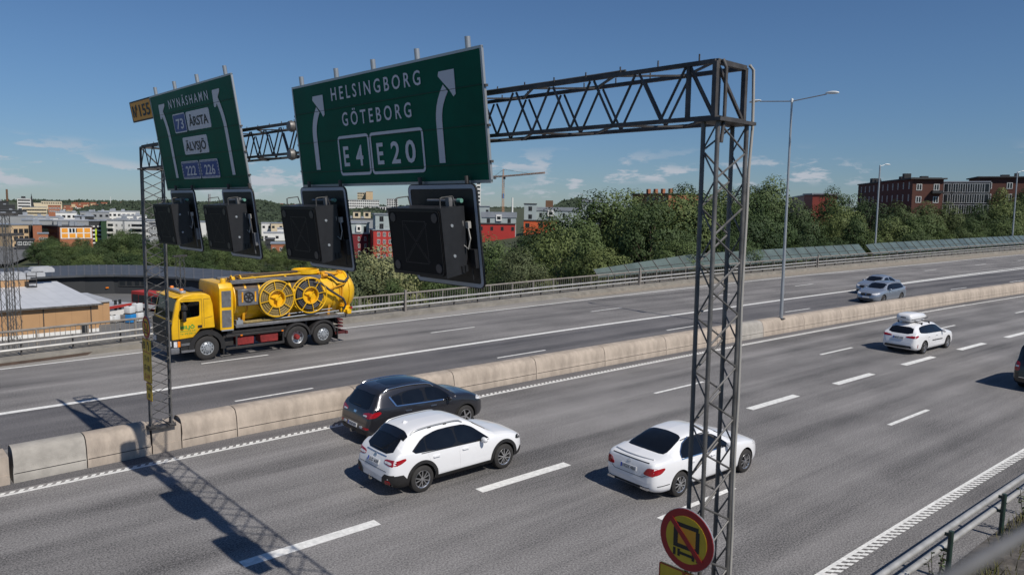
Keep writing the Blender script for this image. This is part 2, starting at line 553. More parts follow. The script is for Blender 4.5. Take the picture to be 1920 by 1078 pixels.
def text_mesh(txt, height, depth=0.004, bold=0.0, spacing=1.0, width=None):
    """triangles of a line of lettering: x from 0, baseline y = 0, cap height = height"""
    cu = bpy.data.curves.new('lettering', 'FONT')
    cu.body = txt
    cu.size = 1.0
    cu.offset = bold
    cu.space_character = spacing
    cu.resolution_u = 3
    ob = bpy.data.objects.new('lettering', cu)
    COL.objects.link(ob)
    bpy.context.view_layer.update()
    me = bpy.data.meshes.new_from_object(ob.evaluated_get(bpy.context.evaluated_depsgraph_get()))
    vs = [v.co.copy() for v in me.vertices]
    fs = [tuple(p.vertices) for p in me.polygons]
    bpy.data.objects.remove(ob)
    bpy.data.curves.remove(cu)
    bpy.data.meshes.remove(me)
    if not vs:
        return [], []
    cap = 0.73
    x0 = min(v.x for v in vs)
    x1 = max(v.x for v in vs)
    sy = height / cap
    sx = sy if width is None else width / (x1 - x0)
    return [Vector(((v.x - x0) * sx, v.y * sy, 0)) for v in vs], fs
# ================================================================== ROADS
def interp(pts):                               # smooth y(x) through control points (monotone cubic)
    xs = np.array([p[0] for p in pts], float)
    ys = np.array([p[1] for p in pts], float)
    h = np.diff(xs)
    dl = np.diff(ys) / h
    m = np.zeros(len(xs))
    for i in range(1, len(xs) - 1):
        if dl[i - 1] * dl[i] > 0:
            w1, w2 = 2 * h[i] + h[i - 1], h[i] + 2 * h[i - 1]
            m[i] = (w1 + w2) / (w1 / dl[i - 1] + w2 / dl[i])
    m[0], m[-1] = dl[0], dl[-1]
    def f(x):
        x = min(max(x, xs[0]), xs[-1])
        i = min(max(int(np.searchsorted(xs, x)) - 1, 0), len(h) - 1)
        t = (x - xs[i]) / h[i]
        return float((2 * t**3 - 3 * t**2 + 1) * ys[i] + (t**3 - 2 * t**2 + t) * h[i] * m[i] + (-2 * t**3 + 3 * t**2) * ys[i + 1] + (t**3 - t**2) * h[i] * m[i + 1])
    return f
yW = interp([(-60, 28.9), (0, 29.3), (15, 29.2), (30, 28.98), (42, 28.5), (55, 28.0), (63, 27.6), (90, 26.0), (130, 22.6), (260, 6.5)])
yF1 = interp([(-60, 26.0), (0, 26.15), (12, 26.1), (25, 25.8), (36, 25.5), (48, 24.9), (72, 22.8), (100, 19.8), (150, 12.5), (260, -8)])
yF2 = interp([(-60, 32.3), (0, 32.6), (13, 32.62), (25, 32.66), (38, 32.6), (62, 31.9), (89, 30.7), (103, 29.9), (150, 25.7), (260, 12)])
yE = interp([(-60, 36.1), (0, 36.35), (20, 36.5), (38, 36.5), (53, 36.3), (70, 35.8), (91, 34.4), (128, 32.1), (180, 28.0), (260, 19)])
yK = interp([(-60, 36.3), (-10, 36.7), (5, 37.0), (10, 37.4), (21, 37.75), (33, 38.1), (39, 38.25), (56, 38.35), (73, 37.9), (98, 36.6), (132, 34.3), (180, 30.2), (260, 21.5)])

def ribbon(name, mats, xs, fa, fb, z, uv=None, kind='structure', parent=None):
    """flat strip in the road frame between curves fa(x), fb(x) (functions giving road points)"""
    mb = MB()
    A, B = [fa(x) for x in xs], [fb(x) for x in xs]
    k = len(xs)
    mb.add([RM @ Vector((p[0], p[1], z)) for p in A] + [RM @ Vector((p[0], p[1], z)) for p in B],
           [(i, i + 1, k + i + 1, k + i) for i in range(k - 1)])
    mb.uv = [(x, 0) for x in xs] + [(x, math.dist(A[i][:2], B[i][:2])) for i, x in enumerate(xs)]
    if uv:
        mb.uv = [uv(p) for p in A + B]
    o = mb.build(name, mats, parent)
    if kind:
        o['kind'] = kind
    return o
def frange(a, b, st):
    n = max(1, int(round((b - a) / st)))
    return [a + (b - a) * i / n for i in range(n + 1)]

SX = frange(-60, 260, 4)
ribbon('near_carriageway', M['asph'], SX, lambda s: arc(s, 5.1), lambda s: arc(s, 23.2), 0.0)
ribbon('far_carriageway', M['asph_far'], SX, lambda x: arc(x, 23.0), lambda x: Vector((x, yK(x) + 0.25, 0)), -0.006)
ribbon('dark_lane', M['asph_dark'], SX, lambda x: Vector((x, yF1(x) - 0.9, 0)), lambda x: Vector((x, yW(x) - 0.02, 0)), -0.002)
ribbon('pale_shoulder', M['shoulder'], SX, lambda x: Vector((x, yE(x) + 0.12, 0)), lambda x: Vector((x, yK(x) + 0.2, 0)), -0.0015)

# painted markings: thin sheets lying on the asphalt
def stripe(name, xs, f, w, z=0.006, step=None):
    return ribbon(name, M['line'], xs, lambda x: f(x, -w / 2), lambda x: f(x, w / 2), z)
def fy(fn):
    return lambda x, o: Vector((x, fn(x) + o, 0))
stripe('solid_line_marking', frange(-40, 240, 2), fy(yW), 0.30)
stripe('edge_line_marking', frange(-40, 240, 2), fy(yE), 0.15)
# gore: a second solid line that opens away from the first one
stripe('solid_line_marking', frange(64, 200, 2), lambda x, o: Vector((x, yW(x) + o + 0.25 + (x - 64) * 0.011, 0)), 0.25)
for x0 in (-13.5, -1.5, 10.5, 22.6, 34.9, 47.0, 59.0, 71.0, 83.0, 95.0, 107.0):
    stripe('lane_dash_marking', frange(x0, x0 + 3, 1), fy(yF1), 0.13)
for x0 in (-0.4, 11.7, 23.8, 36.4, 49.0, 61.5, 74.2, 87.2, 100.8, 113.5, 126):
    stripe('lane_dash_marking', frange(x0, x0 + 3, 1), fy(yF2), 0.13)
fa = lambda d: (lambda s, o: arc(s, d + o))
for i in range(-2, 22):
    s0 = 5.73 + 6.02 * i
    stripe('wide_dash_marking', frange(s0, s0 + 3.1, 1.5), fa(14.46), 0.31)
for i in range(-1, 9):
    s0 = 13.98 + 11.97 * i
    stripe('lane_dash_marking', frange(s0, s0 + 3.05, 1.5), fa(10.51), 0.15)
for s0 in (-1.3, 10.7, 22.73, 34.75, 46.7, 58.7, 70.6, 82.5, 94.5):
    stripe('lane_dash_marking', frange(s0, s0 + 3, 1.5), fa(17.9), 0.14)
# rumble-edged lines: a solid band with raised paint teeth
def teeth_line(d, w, side, tooth, gap, tw, s0, s1, rows=1):
    mb = MB()
    def q(a, b, d0, d1, z):
        mb.add([arcw(a, d0, z), arcw(b, d0, z), arcw(b, d1, z), arcw(a, d1, z)], [(0, 1, 2, 3)])
    for a in frange(s0, s1, 2)[:-1]:
        q(a, a + 2.0, d - w / 2, d + w / 2, 0.006)
    p = tooth + gap
    n = int((s1 - s0) / p)
    for r in range(rows):
        for i in range(n):
            a = s0 + i * p + r * p * 0.5
            e0 = d + side * (w / 2 + 0.004 + r * tw)
            sk = 0.07
            q2 = [arcw(a, e0, 0.008), arcw(a + tooth, e0, 0.008), arcw(a + tooth + sk, e0 + side * tw, 0.008), arcw(a + sk, e0 + side * tw, 0.008)]
            mb.add(q2, [(0, 1, 2, 3)])
    o = mb.build('rumble_edge_line', M['line'])
    o['kind'] = 'structure'
teeth_line(21.42, 0.11, 1, 0.105, 0.09, 0.13, -10, 60)
stripe('edge_line_marking', frange(60, 160, 4), fa(21.42), 0.13)
teeth_line(6.80, 0.09, -1, 0.13, 0.10, 0.10, 2, 60, rows=2)

# gutter strip along the barrier foot
ribbon('barrier_gutter', M['asph_dark'], frange(-40, 200, 4), lambda s: arc(s, 21.72), lambda s: arc(s, 22.3), 0.003)

# ================================================================== MEDIAN BARRIER
BP = [(0.0, -0.02), (0.0, 0.245), (0.012, 0.262), (0.022, 0.42), (0.048, 0.59), (0.095, 0.73), (0.16, 0.81), (0.25, 0.85), (0.42, 0.865)]
BP = BP + [(0.84 - y, z) for y, z in reversed(BP[:-1])]
bdist_f = interp([(-60, 22.1), (0, 22.14), (5, 22.2), (9, 22.34), (14, 22.26), (20.5, 22.19), (28, 22.17), (36, 22.17), (71, 22.2), (200, 22.2)])
def barrier_piece(s0, s1, label, mt, group, cut0=False, cut1=False):
    mb = MB()
    st = [s0 + 0.012] + frange(s0 + 0.03, s1 - 0.03, 1.0) + [s1 - 0.012]
    k = len(BP)
    c = arc((s0 + s1) / 2, bdist_f((s0 + s1) / 2) + 0.42)
    mw = road_mw(c.x, c.y, CURV * (s0 + s1) / 2)
    inv = mw.inverted()
    vs = []
    for i, s in enumerate(st):
        edge = i in (0, len(st) - 1)
        for j, (y, z) in enumerate(BP):
            sq = 0.012 if edge else 0.0
            ss = s
            if cut0 and i == 0 and z > 0.3:
                ss = s + (z - 0.3) * 0.12
            if cut1 and i == len(st) - 1 and z > 0.3:
                ss = s - (z - 0.3) * 0.28
            y2 = 0.42 + (y - 0.42) * (1 - sq)
            vs.append(inv @ (RM @ arc(ss, bdist_f(s) + y2, z - sq * (z > 0.5))))
    fs = []
    for i in range(len(st) - 1):
        for j in range(k - 1):
            fs.append((i * k + j, i * k + j + 1, (i + 1) * k + j + 1, (i + 1) * k + j))
    fs.append(tuple(range(k)))
    fs.append(tuple(reversed(range((len(st) - 1) * k, len(st) * k))))
    mb.add(vs, fs)
    o = mb.build('barrier_segment', mt, None, 40)
    o.matrix_world = mw
    tag(o, label, 'barrier', group)
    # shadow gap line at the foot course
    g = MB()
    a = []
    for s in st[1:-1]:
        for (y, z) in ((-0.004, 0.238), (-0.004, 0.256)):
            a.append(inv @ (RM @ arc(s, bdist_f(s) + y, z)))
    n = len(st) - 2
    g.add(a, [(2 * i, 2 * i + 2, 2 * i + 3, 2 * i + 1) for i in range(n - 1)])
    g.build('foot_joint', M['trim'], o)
    return o
GB = 'concrete segments of the median barrier'
plain = 'tan concrete median barrier segment with rounded top'
segs = [(-7.2, -3.2), (-3.2, 0.8)]
barrier_piece(3.08, 4.72, 'short pale grey barrier end piece at the left edge of the photo', M['concrete_grey'], GB, cut0=True)
barrier_piece(-3.4, 0.6, plain, M['concrete'], GB)
barrier_piece(4.72, 6.32, 'short tan barrier piece left of the gantry mast, half in the sign shadow', M['concrete'], GB, cut1=True)
barrier_piece(7.12, 8.72, 'short tan barrier piece directly right of the gantry mast foot', M['concrete'], GB, cut0=True)
s = 8.72
joints = [8.72, 12.66, 16.6, 20.56, 24.48, 28.55, 32.45, 36.43]
for a, b in zip(joints[:-1], joints[1:]):
    mt = M['concrete']
    lb = plain
    if a > 32:
        lb, mt = 'grey newer concrete barrier segment carrying the double armed lamp post', M['concrete_grey']
        barrier_piece(a, 34.3, 'tan barrier segment just left of the double armed lamp post', M['concrete'], GB)
        a = 34.3
    barrier_piece(a, b, lb, mt, GB)
s = 36.43
while s < 150:
    barrier_piece(s, s + 3.97, plain, M['concrete'], GB)
    s += 3.97
def pedestal(s0, s1, top, label):
    mb = MB()
    sm = (s0 + s1) / 2
    c = arc(sm, bdist_f(sm) + 0.42)
    mw = road_mw(c.x, c.y, CURV * sm)
    L = s1 - s0 - 0.02
    mb.box2((-L / 2, -0.42, -0.02), (L / 2, 0.42, 0.245))
    mb.box2((-L / 2, -0.405, 0.245), (L / 2, 0.405, top))
    o = mb.build('barrier_pedestal', M['concrete'])
    o.matrix_world = mw
    tag(o, label, 'pedestal')
    return o
pedestal(6.32, 7.12, 0.735, 'low concrete pedestal under the left gantry mast, between two barrier ends')
pedestal(0.62, 3.06, 0.72, 'low concrete pedestal with a dark bracket at the left edge of the photo')
mb = MB()
mb.box2((-0.5, -0.3, 0), (0.5, 0.3, 0.03))
for x in (-0.4, 0.42):
    mb.box2((x - 0.06, -0.2, 0.03), (x + 0.06, 0.2, 0.12))
o = mb.build('mounting_bracket', M['galv_dark'])
p = arc(2.25, bdist_f(2) + 0.4)
o.matrix_world = road_mw(p.x, p.y, 0, 0.72)
tag(o, 'dark steel bracket on the low pedestal at the left edge', 'bracket')

# ================================================================== GUARD RAILS
# --- far side kerb
mb = MB()
A = [Vector((x, yK(x), 0)) for x in SX]
prof = [(0.0, -0.02), (0.015, 0.22), (1.5, 0.25), (1.5, -0.7)]
k = len(prof)
vs = [RM @ (p + Vector((0, o_, z))) for p in A for o_, z in prof]
fs = [(i * k + j, (i + 1) * k + j, (i + 1) * k + j + 1, i * k + j + 1) for i in range(len(A) - 1) for j in range(k - 1)]
mb.add(vs, fs)
tag(mb.build('far_kerb', M['kerb']), kind='structure')
mb = MB()
xs = frange(-10, 8.7, 1)
mb.add([RM @ Vector((x, yK(x) - 0.012, 0.004)) for x in xs] + [RM @ Vector((x, yK(x) - 0.012, 0.125)) for x in xs],
       [(i, i + 1, len(xs) + i + 1, len(xs) + i) for i in range(len(xs) - 1)])
tag(mb.build('joint_plate', M['rustplate']), 'long rust brown plate on the kerb face at the far left', 'kerb plate')
# --- far guard rail: two tubes on posts
t = thing('guard_rail', 'far side steel guard rail of two horizontal tubes behind the truck', 'guard rail', RM4)
xs = frange(-40, 250, 3)
for h in (0.70, 0.42):
    mb = MB()
    mb.path([(x, yK(x) + 0.55, h + 0.09) for x in xs], 0.062, 8)
    mb.build('tube', M['rail'], t, 40)
post = MB()
post.box2((-0.03, 0.06, 0.05), (0.03, 0.14, 0.80))
post.box2((-0.03, -0.02, 0.66), (0.03, 0.08, 0.72))
post.box2((-0.03, -0.02, 0.38), (0.03, 0.08, 0.44))
pme = None
for i in range(100):
    x = -14 + 2.0 * i
    if pme is None:
        o = post.build('post', M['galv_dark'], t)
        pme = o.data
    else:
        o = link('post', pme, t)
    o.location = (x, yK(x) + 0.55, 0.1)
# --- parapet railing with balusters behind it
t = thing('parapet_railing', 'rusty grey parapet railing with thin upright bars behind the far guard rail', 'railing', RM4)
PO = 1.2
mb = MB()
mb.path([(x, yK(x) + PO, 1.20) for x in xs], 0.055, 6)
mb.build('top_rail', M['rail_dull'], t, 40)
mb = MB()
mb.path([(x, yK(x) + PO, 0.36) for x in xs], 0.035, 6)
mb.build('bottom_rail', M['rail_dull'], t, 40)
mb = MB()
x = -14.0
while x < 150:
    mb.box((x, yK(x) + PO, 0.77), (0.022, 0.022, 0.84))
    x += 0.21 if x < 60 else 0.3
tag(mb.build('bar_infill', M['rail_dull'], t), kind='stuff')
pme = None
for i in range(80):
    x = -14 + 2.07 * i
    if pme is None:
        pp = MB()
        pp.box2((-0.035, -0.035, 0.1), (0.035, 0.035, 1.18))
        o = pp.build('post', M['rail_dull'], t)
        pme = o.data
    else:
        o = link('post', pme, t)
    o.location = (x, yK(x) + PO, 0)
# short marker posts standing in front of the rail
def marker_post(x, h, label):
    mb = MB()
    mb.box2((-0.06, -0.05, 0), (0.06, 0.05, h))
    mb.box2((-0.08, -0.07, h), (0.08, 0.07, h + 0.05))
    o = mb.build('marker_post', M['rail_dull'])
    o.matrix_world = road_mw(x, yK(x) + 0.40, 0, 0.22)
    tag(o, label, 'post', 'short posts at the far guard rail')
marker_post(26.0, 1.25, 'short square post at the far guard rail right of the truck')
marker_post(49.0, 1.35, 'short square post at the far rail left of the right gantry mast')
marker_post(78, 1.3, 'short square post at the far rail right of the median lamp post')

# --- near guard rail: two pipes on dark green posts
t = thing('guard_rail', 'near side pipe guard rail on dark green posts at the lower right', 'guard rail', RM4)
nd = lambda s: 5.22
zr = lambda s: 0.0
for h, nm in ((0.94, 'pipe'), (0.61, 'pipe')):
    mb = MB()
    mb.path([arc(s, 5.22, h) for s in frange(0, 80, 2)], 0.062, 12)
    mb.build(nm, M['rail'], t, 40)
pp = MB()
pp.tube((0, -0.17, -0.5), (0, -0.17, 1.03), 0.05, 10)
pp.box2((-0.02, -0.17, 0.91), (0.02, -0.02, 0.97))
pp.box2((-0.02, -0.17, 0.58), (0.02, -0.02, 0.64))
pme = None
for i in range(18):
    s = 7.05 + 3.06 * i
    p = arc(s, 5.22)
    if pme is None:
        o = pp.build('post', M['postgreen'], t, 40)
        pme = o.data
    else:
        o = link('post', pme, t)
    o.location = p
# --- railing right beside the camera (out of focus)
t = thing('hand_railing', 'blurred grey hand railing close to the camera at the lower right corner', 'railing', Matrix.Identity(4))
mb = MB()
a, b = CAM + ray(1775, 1086) * 0.80, CAM + ray(1925, 998) * 0.98
dv = (b - a)
mb.tube(a - dv * 4, b + dv * 9, 0.0075, 12)
mb.build('rail', M['galv'], t, 40)
for q in (-3.5, 9.5):
    mb = MB()
    p = a + dv * q
    mb.tube(p, p - Vector((0, 0, 1.2)), 0.014, 10)
    mb.build('post', M['rail'], t, 40)
# ================================================================== SIGN GANTRY
GB0 = RM @ Vector((6.80209, 22.17578, 0.79678))
GMW = Matrix.Translation(GB0) @ Matrix.Rotation(-PHI, 4, 'Z')      # gantry frame: y along the beam (right mast at -17.8), z up
GR = -17.8157
ZB, HT, WX = 7.2023, 0.56, 0.55
h = WX / 2
gan = thing('sign_gantry', 'steel lattice sign gantry spanning the near carriageway from barrier to verge', 'sign gantry', GMW)
def chord_cam(y):                              # the beam is very slightly cambered
    return -0.03 * ((y - GR / 2) / (GR / 2)) ** 2 + 0.03
beam = MB()
ya, yb = GR + 0.02, 0.12
for x in (-h, h):
    for z in (ZB, ZB + HT):
        ys = frange(ya, yb, 1.8)
        for p, q in zip(ys[:-1], ys[1:]):
            beam.bar((x, p, z + chord_cam(p)), (x, q, z + chord_cam(q)), 0.046, 0.044)
n = 27
step = (yb - ya) / n
for i in range(n):
    y0, y1, ym = ya + i * step, ya + (i + 1) * step, ya + (i + 0.5) * step
    for x in (-h, h):
        sh = 0.0 if x < 0 else step * 0.5
        za, zb = ZB + 0.02, ZB + HT - 0.02
        if y1 + sh <= yb + 0.01:
            beam.bar((x, y0 + sh, za), (x, ym + sh - 0.03, zb), 0.021)
            beam.bar((x, ym + sh + 0.03, zb), (x, y1 + sh, za), 0.021)
    for z in (ZB, ZB + HT):
        if i % 2 == 0:
            beam.bar((-h, y0, z), (h, min(y1 + 0.1, yb), z), 0.03, 0.02)
        else:
            beam.bar((h, y0, z), (-h, y1, z), 0.026, 0.02)
for y in (ya, yb):                             # end frames
    for x in (-h, h):
        beam.bar((x, y, ZB), (x, y, ZB + HT), 0.05)
    for z in (ZB, ZB + HT):
        beam.bar((-h, y, z), (h, y, z), 0.05)
    beam.bar((-h, y, ZB + HT), (h, y, ZB), 0.03)
beam.bar((-h, ya + 0.32, ZB), (-h, ya + 0.32, ZB + HT), 0.04)
beam.bar((h, ya + 0.32, ZB), (h, ya + 0.32, ZB + HT), 0.04)
ob_beam = beam.build('beam', M['galv_dark'], gan)
spikes = MB()
for i in range(34):
    y = ya + 0.2 + i * 0.52
    for x in (-h, h):
        spikes.box((x, y, ZB + HT + 0.05), (0.012, 0.012, 0.09))
spikes.build('bolt_ends', M['galv_dark'], gan)

def mast(y0, z0, wy, name):
    yy = (y0, y0 + wy)
    m = MB()
    z1 = ZB - 0.04
    for x in (-h, h):
        for y in yy:
            m.tube((x, y, z0), (x, y, z1), 0.0245, 10)
    H = z1 - z0
    nb = max(2, int(round(H / 0.56)))
    dz = H / nb
    for i in range(nb):
        a, b = z0 + i * dz, z0 + (i + 1) * dz
        mid = (a + b) / 2
        for y in yy:                           # wide faces: zig-zag, mirrored front to back
            s = 1 if y == yy[0] else -1
            m.tube((-h * s, y, a), (h * s, y, mid), 0.0115, 6)
            m.tube((h * s, y, mid), (-h * s, y, b), 0.0115, 6)
        for x in (-h, h):
            m.tube((x, yy[0], a), (x, yy[1], mid), 0.010, 6)
            m.tube((x, yy[1], mid), (x, yy[0], b), 0.010, 6)
    ob = m.build('mast', M['galv'], gan, 40)
    bp = MB()
    bp.box2((-h - 0.1, yy[0] - 0.06, z0 - 0.05), (h + 0.1, yy[1] + 0.06, z0))
    for x in (-h, h):
        for y in yy:
            bp.box2((x - 0.09, y - 0.09, z0), (x + 0.09, y + 0.09, z0 + 0.03))
            for ddx in (-0.07, 0.07):
                bp.tube((x + ddx, y - 0.07, z0 + 0.03), (x + ddx, y - 0.07, z0 + 0.07), 0.014, 6)
    bp.build('base_plate', M['galv_dark'], ob)
    cp = MB()
    cp.box2((-h - 0.07, yy[0] - 0.07, z1), (h + 0.07, yy[1] + 0.07, z1 + 0.035))
    cp.build('cap_plate', M['galv_dark'], ob)
    return ob
mast(0.0, 0.0, 0.16, 'mast')
mast(GR - 0.03, -1.5, 0.17, 'mast')
cb = MB()
cb.path([(h + 0.02, GR - 0.02, ZB + HT + 0.03), (h + 0.07, GR - 0.04, ZB + HT - 0.02), (h + 0.09, GR - 0.04, ZB + 0.25), (h + 0.085, GR - 0.05, ZB - 0.05),
         (h + 0.03, GR - 0.06, ZB - 0.5)] + [(h + 0.015 + 0.012 * math.sin(i * 1.7), GR - 0.06, ZB - 0.5 - 0.5 * i) for i in range(1, 17)], 0.016, 8)
cb.build('cable', M['cable'], gan, 60)
cb = MB()
cb.path([(-h + 0.06, GR - 0.02, ZB + HT + 0.02), (-h + 0.08, GR - 0.05, ZB + HT - 0.06), (-h + 0.08, GR - 0.05, ZB + 0.02), (-h + 0.04, GR - 0.05, ZB - 0.25)], 0.02, 8)
cb.build('cable', M['galv_dark'], gan, 60)
cb = MB()
cb.path([(-h, yb - 0.1, ZB + HT + 0.04)] + [(-h + 0.04 * math.sin(i * 1.1), -1.0 - i * 1.2, ZB + HT + 0.05) for i in range(14)], 0.016, 6)
cb.build('cable', M['cabledark'], gan, 60)
for (y, z) in ((-8.75, ZB + 0.52), (-8.75, ZB + 0.0)):
    jb = MB()
    jb.lathe([(0.0, -0.07), (0.09, -0.06), (0.11, 0), (0.09, 0.06), (0.0, 0.07)], 12, axis='x')
    o = jb.build('cable_coil', M['galv'], gan, 50)
    o.location = (-0.33, y, z)

# ------------------------------------------------------------------ big direction signs
class Board:
    """upright board on the traffic side of the gantry; u to the right, v up, tilted forward at the top"""
    def __init__(s, yl, w, hgt, zb, ob, ot, name, label, cat):
        s.w, s.h = w, hgt
        tilt = math.atan2(ob - ot, math.sqrt(max(hgt**2 - (ob - ot)**2, 1e-6)))
        U, V = Vector((0, -1, 0)), Vector((-math.sin(tilt), 0, math.cos(tilt)))
        N = U.cross(V)
        mw = GMW @ Matrix.Translation((ob, yl, zb)) @ Matrix((U, -N, V)).transposed().to_4x4()
        s.root = thing(name, label, cat, mw)    # local: x = u, z = v, -y towards the viewer... see f()
        s.sgn = -1                              # local -y points towards the traffic
    def f(s, u, v, d):                          # d = distance in front of the face
        return Vector((u, s.sgn * d, v))
    def panel(s, poly, d0, d1, name, m, parent=None):
        mb = MB()
        mb.prism(poly, d0, d1, s.f)
        return mb.build(name, m, parent or s.root)
    def text(s, txt, u0, v0, hgt, u1=None, m='signwhite', bold=0.012, d=0.008, name='lettering', parent=None, spacing=1.0):
        vs, fs = text_mesh(txt, hgt, bold=bold, spacing=spacing, width=None if u1 is None else u1 - u0)
        mb = MB()
        k = len(vs)
        mb.add([s.f(p.x + u0, p.y + v0, d) for p in vs], fs)
        return mb.build(name, M[m], parent or s.root)
    def ring(s, u0, v0, u1, v1, t, r, d, name, m, parent=None):
        o, i = rrect(u0, v0, u1, v1, r), rrect(u0 + t, v0 + t, u1 - t, v1 - t, max(r - t, 0.01))
        k = len(o)
        mb = MB()
        mb.add([s.f(a, b, d) for a, b in o] + [s.f(a, b, d) for a, b in i], [(j, (j + 1) % k, k + (j + 1) % k, k + j) for j in range(k)])
        return mb.build(name, m, parent or s.root)
def arrow_poly(base, v0, vbend, lean, tw, head):
    """stem from (base, v0) bending by 'lean' near vbend into a corner-shaped head"""
    L, Rr = [], []
    for i in range(13):
        t = i / 12
        v = v0 + (vbend - v0) * t
        u = base + lean * max(0, (t - 0.55) / 0.45) ** 2.2
        sl = lean * 2.2 * max(0, (t - 0.55) / 0.45) ** 1.2 / 0.45 / (vbend - v0)
        nrm = Vector((1, -sl)).normalized()
        L.append((u - nrm.x * tw / 2, v - nrm.y * tw / 2))
        Rr.append((u + nrm.x * tw / 2, v + nrm.y * tw / 2))
    return L, Rr, head
def add_arrow(b, base, v0, vbend, lean, tw, head, d=0.008):
    L, Rr, hd = arrow_poly(base, v0, vbend, lean, tw, head)
    mb = MB()
    k = len(L)
    mb.add([b.f(u, v, d) for u, v in L + Rr], [(i, i + 1, k + i + 1, k + i) for i in range(k - 1)])
    mb.prism(hd, d - 0.004, d + 0.002, b.f)
    mb.build('arrow', M['signwhite'], b.root)
def sign_posts(b, us, extra, ztop):
    for u in us:
        mb = MB()
        for v0, v1 in ((0.0, ztop),):
            mb.tube(b.f(u, v0, -0.10), b.f(u, v1, -0.10), 0.04, 12)
        mb.build('support_pipe', M['pole'], b.root, 40)
def frame_edge(b):
    t = 0.03
    for (u0, v0, u1, v1) in ((0, -0.012, b.w, t), (0, b.h - t, b.w, b.h + 0.006), (-0.006, t, t, b.h - t), (b.w - t, t, b.w + 0.006, b.h - t)):
        b.panel([(u0, v0), (u1, v0), (u1, v1), (u0, v1)], -0.03, 0.006, 'edge_strip', M['alu'])
    for v in (0.27, 0.74, 1.25):
        if v < b.h:
            for u in (-0.004, b.w + 0.004):
                mb = MB()
                mb.box(b.f(u, v, -0.02), (0.05, 0.05, 0.035))
                mb.build('edge_clamp', M['galv_dark'], b.root)
def seam_lines(b, vs):
    for v in vs:
        b.panel([(0.03, v - 0.003), (b.w - 0.03, v - 0.003), (b.w - 0.03, v + 0.003), (0.03, v + 0.003)], 0.0, 0.0115, 'plank_seam', M['seamgreen'])
M['seamgreen'] = mat('dark_green_seam', (0.002, 0.03, 0.018), 0.5)

b1 = Board(-9.28, 5.21, 1.752, 6.6, -0.38, -0.58, 'direction_sign', 'large green road sign reading HELSINGBORG and GÖTEBORG with E4 and E20', 'road sign')
b1.panel([(0, 0), (b1.w, 0), (b1.w, b1.h), (0, b1.h)], -0.03, 0.0, 'panel', M['signgreen'])
frame_edge(b1)
seam_lines(b1, (0.25, 0.76, 1.27))
b1.text('HELSINGBORG', 1.34, 1.405, 0.212, 3.85, spacing=1.5, bold=0.012)
b1.text('GÖTEBORG', 1.61, 0.975, 0.222, 3.56, spacing=1.5, bold=0.012)
b1.ring(1.39, 0.165, 2.35, 0.815, 0.045, 0.08, 0.008, 'route_frame', M['signwhite'])
b1.ring(2.37, 0.165, 3.80, 0.815, 0.045, 0.08, 0.008, 'route_frame', M['signwhite'])
b1.text('E', 1.54, 0.325, 0.33, 1.71, bold=0.02)
b1.text('4', 1.92, 0.325, 0.33, 2.14, bold=0.02)
b1.text('E', 2.55, 0.325, 0.335, 2.73, bold=0.02)
b1.text('2', 2.94, 0.325, 0.335, 3.18, bold=0.02)
b1.text('0', 3.32, 0.325, 0.335, 3.58, bold=0.02)
add_arrow(b1, 0.65, 0.285, 1.30, 0.20, 0.14, [(0.70, 1.47), (0.72, 1.53), (1.06, 1.53), (1.06, 1.20), (1.01, 1.17), (0.93, 1.27), (0.80, 1.38)])
add_arrow(b1, 4.205, 0.285, 1.30, 0.20, 0.14, [(4.26, 1.47), (4.28, 1.53), (4.62, 1.53), (4.62, 1.20), (4.57, 1.17), (4.49, 1.27), (4.36, 1.38)])
sign_posts(b1, (0.20, 1.40, 2.52, 3.68, 4.83), 0.2, b1.h + 0.17)

b2 = Board(-2.2, 4.84, 2.278, 6.59, -0.38, -0.74, 'direction_sign', 'smaller green road sign reading NYNÄSHAMN, ÅRSTA and ÄLVSJÖ with routes 73, 222 and 226', 'road sign')
b2.panel([(0, 0), (b2.w, 0), (b2.w, b2.h), (0, b2.h)], -0.03, 0.0, 'panel', M['signgreen'])
frame_edge(b2)
seam_lines(b2, (0.25, 0.78, 1.28, 1.8))
b2.text('NYNÄSHAMN', 1.18, 1.89, 0.20, 3.53, spacing=1.5, bold=0.012)
def plaque(b, u0, v0, u1, v1, m, name, txt, tm, tu0, tu1, th, bold=0.018):
    p = b.panel(rrect(u0, v0, u1, v1, 0.05), 0.0, 0.008, name, M[m])
    b.text(txt, tu0, v0 + (v1 - v0 - th) / 2 - 0.01, th, tu1, tm, bold, d=0.014, parent=p)
    return p
p = plaque(b2, 1.30, 1.315, 2.06, 1.745, 'signblue', 'route_plaque', '73', 'signwhite', 1.46, 1.92, 0.23)
b2.ring(1.30, 1.315, 2.06, 1.745, 0.025, 0.05, 0.012, 'plaque_border', M['signwhite'], p)
plaque(b2, 2.12, 1.325, 3.44, 1.74, 'signwhite', 'name_plaque', 'ÅRSTA', 'signblack', 2.24, 3.33, 0.20)
plaque(b2, 1.65, 0.805, 3.08, 1.195, 'signwhite', 'name_plaque', 'ÄLVSJÖ', 'signblack', 1.77, 2.97, 0.20)
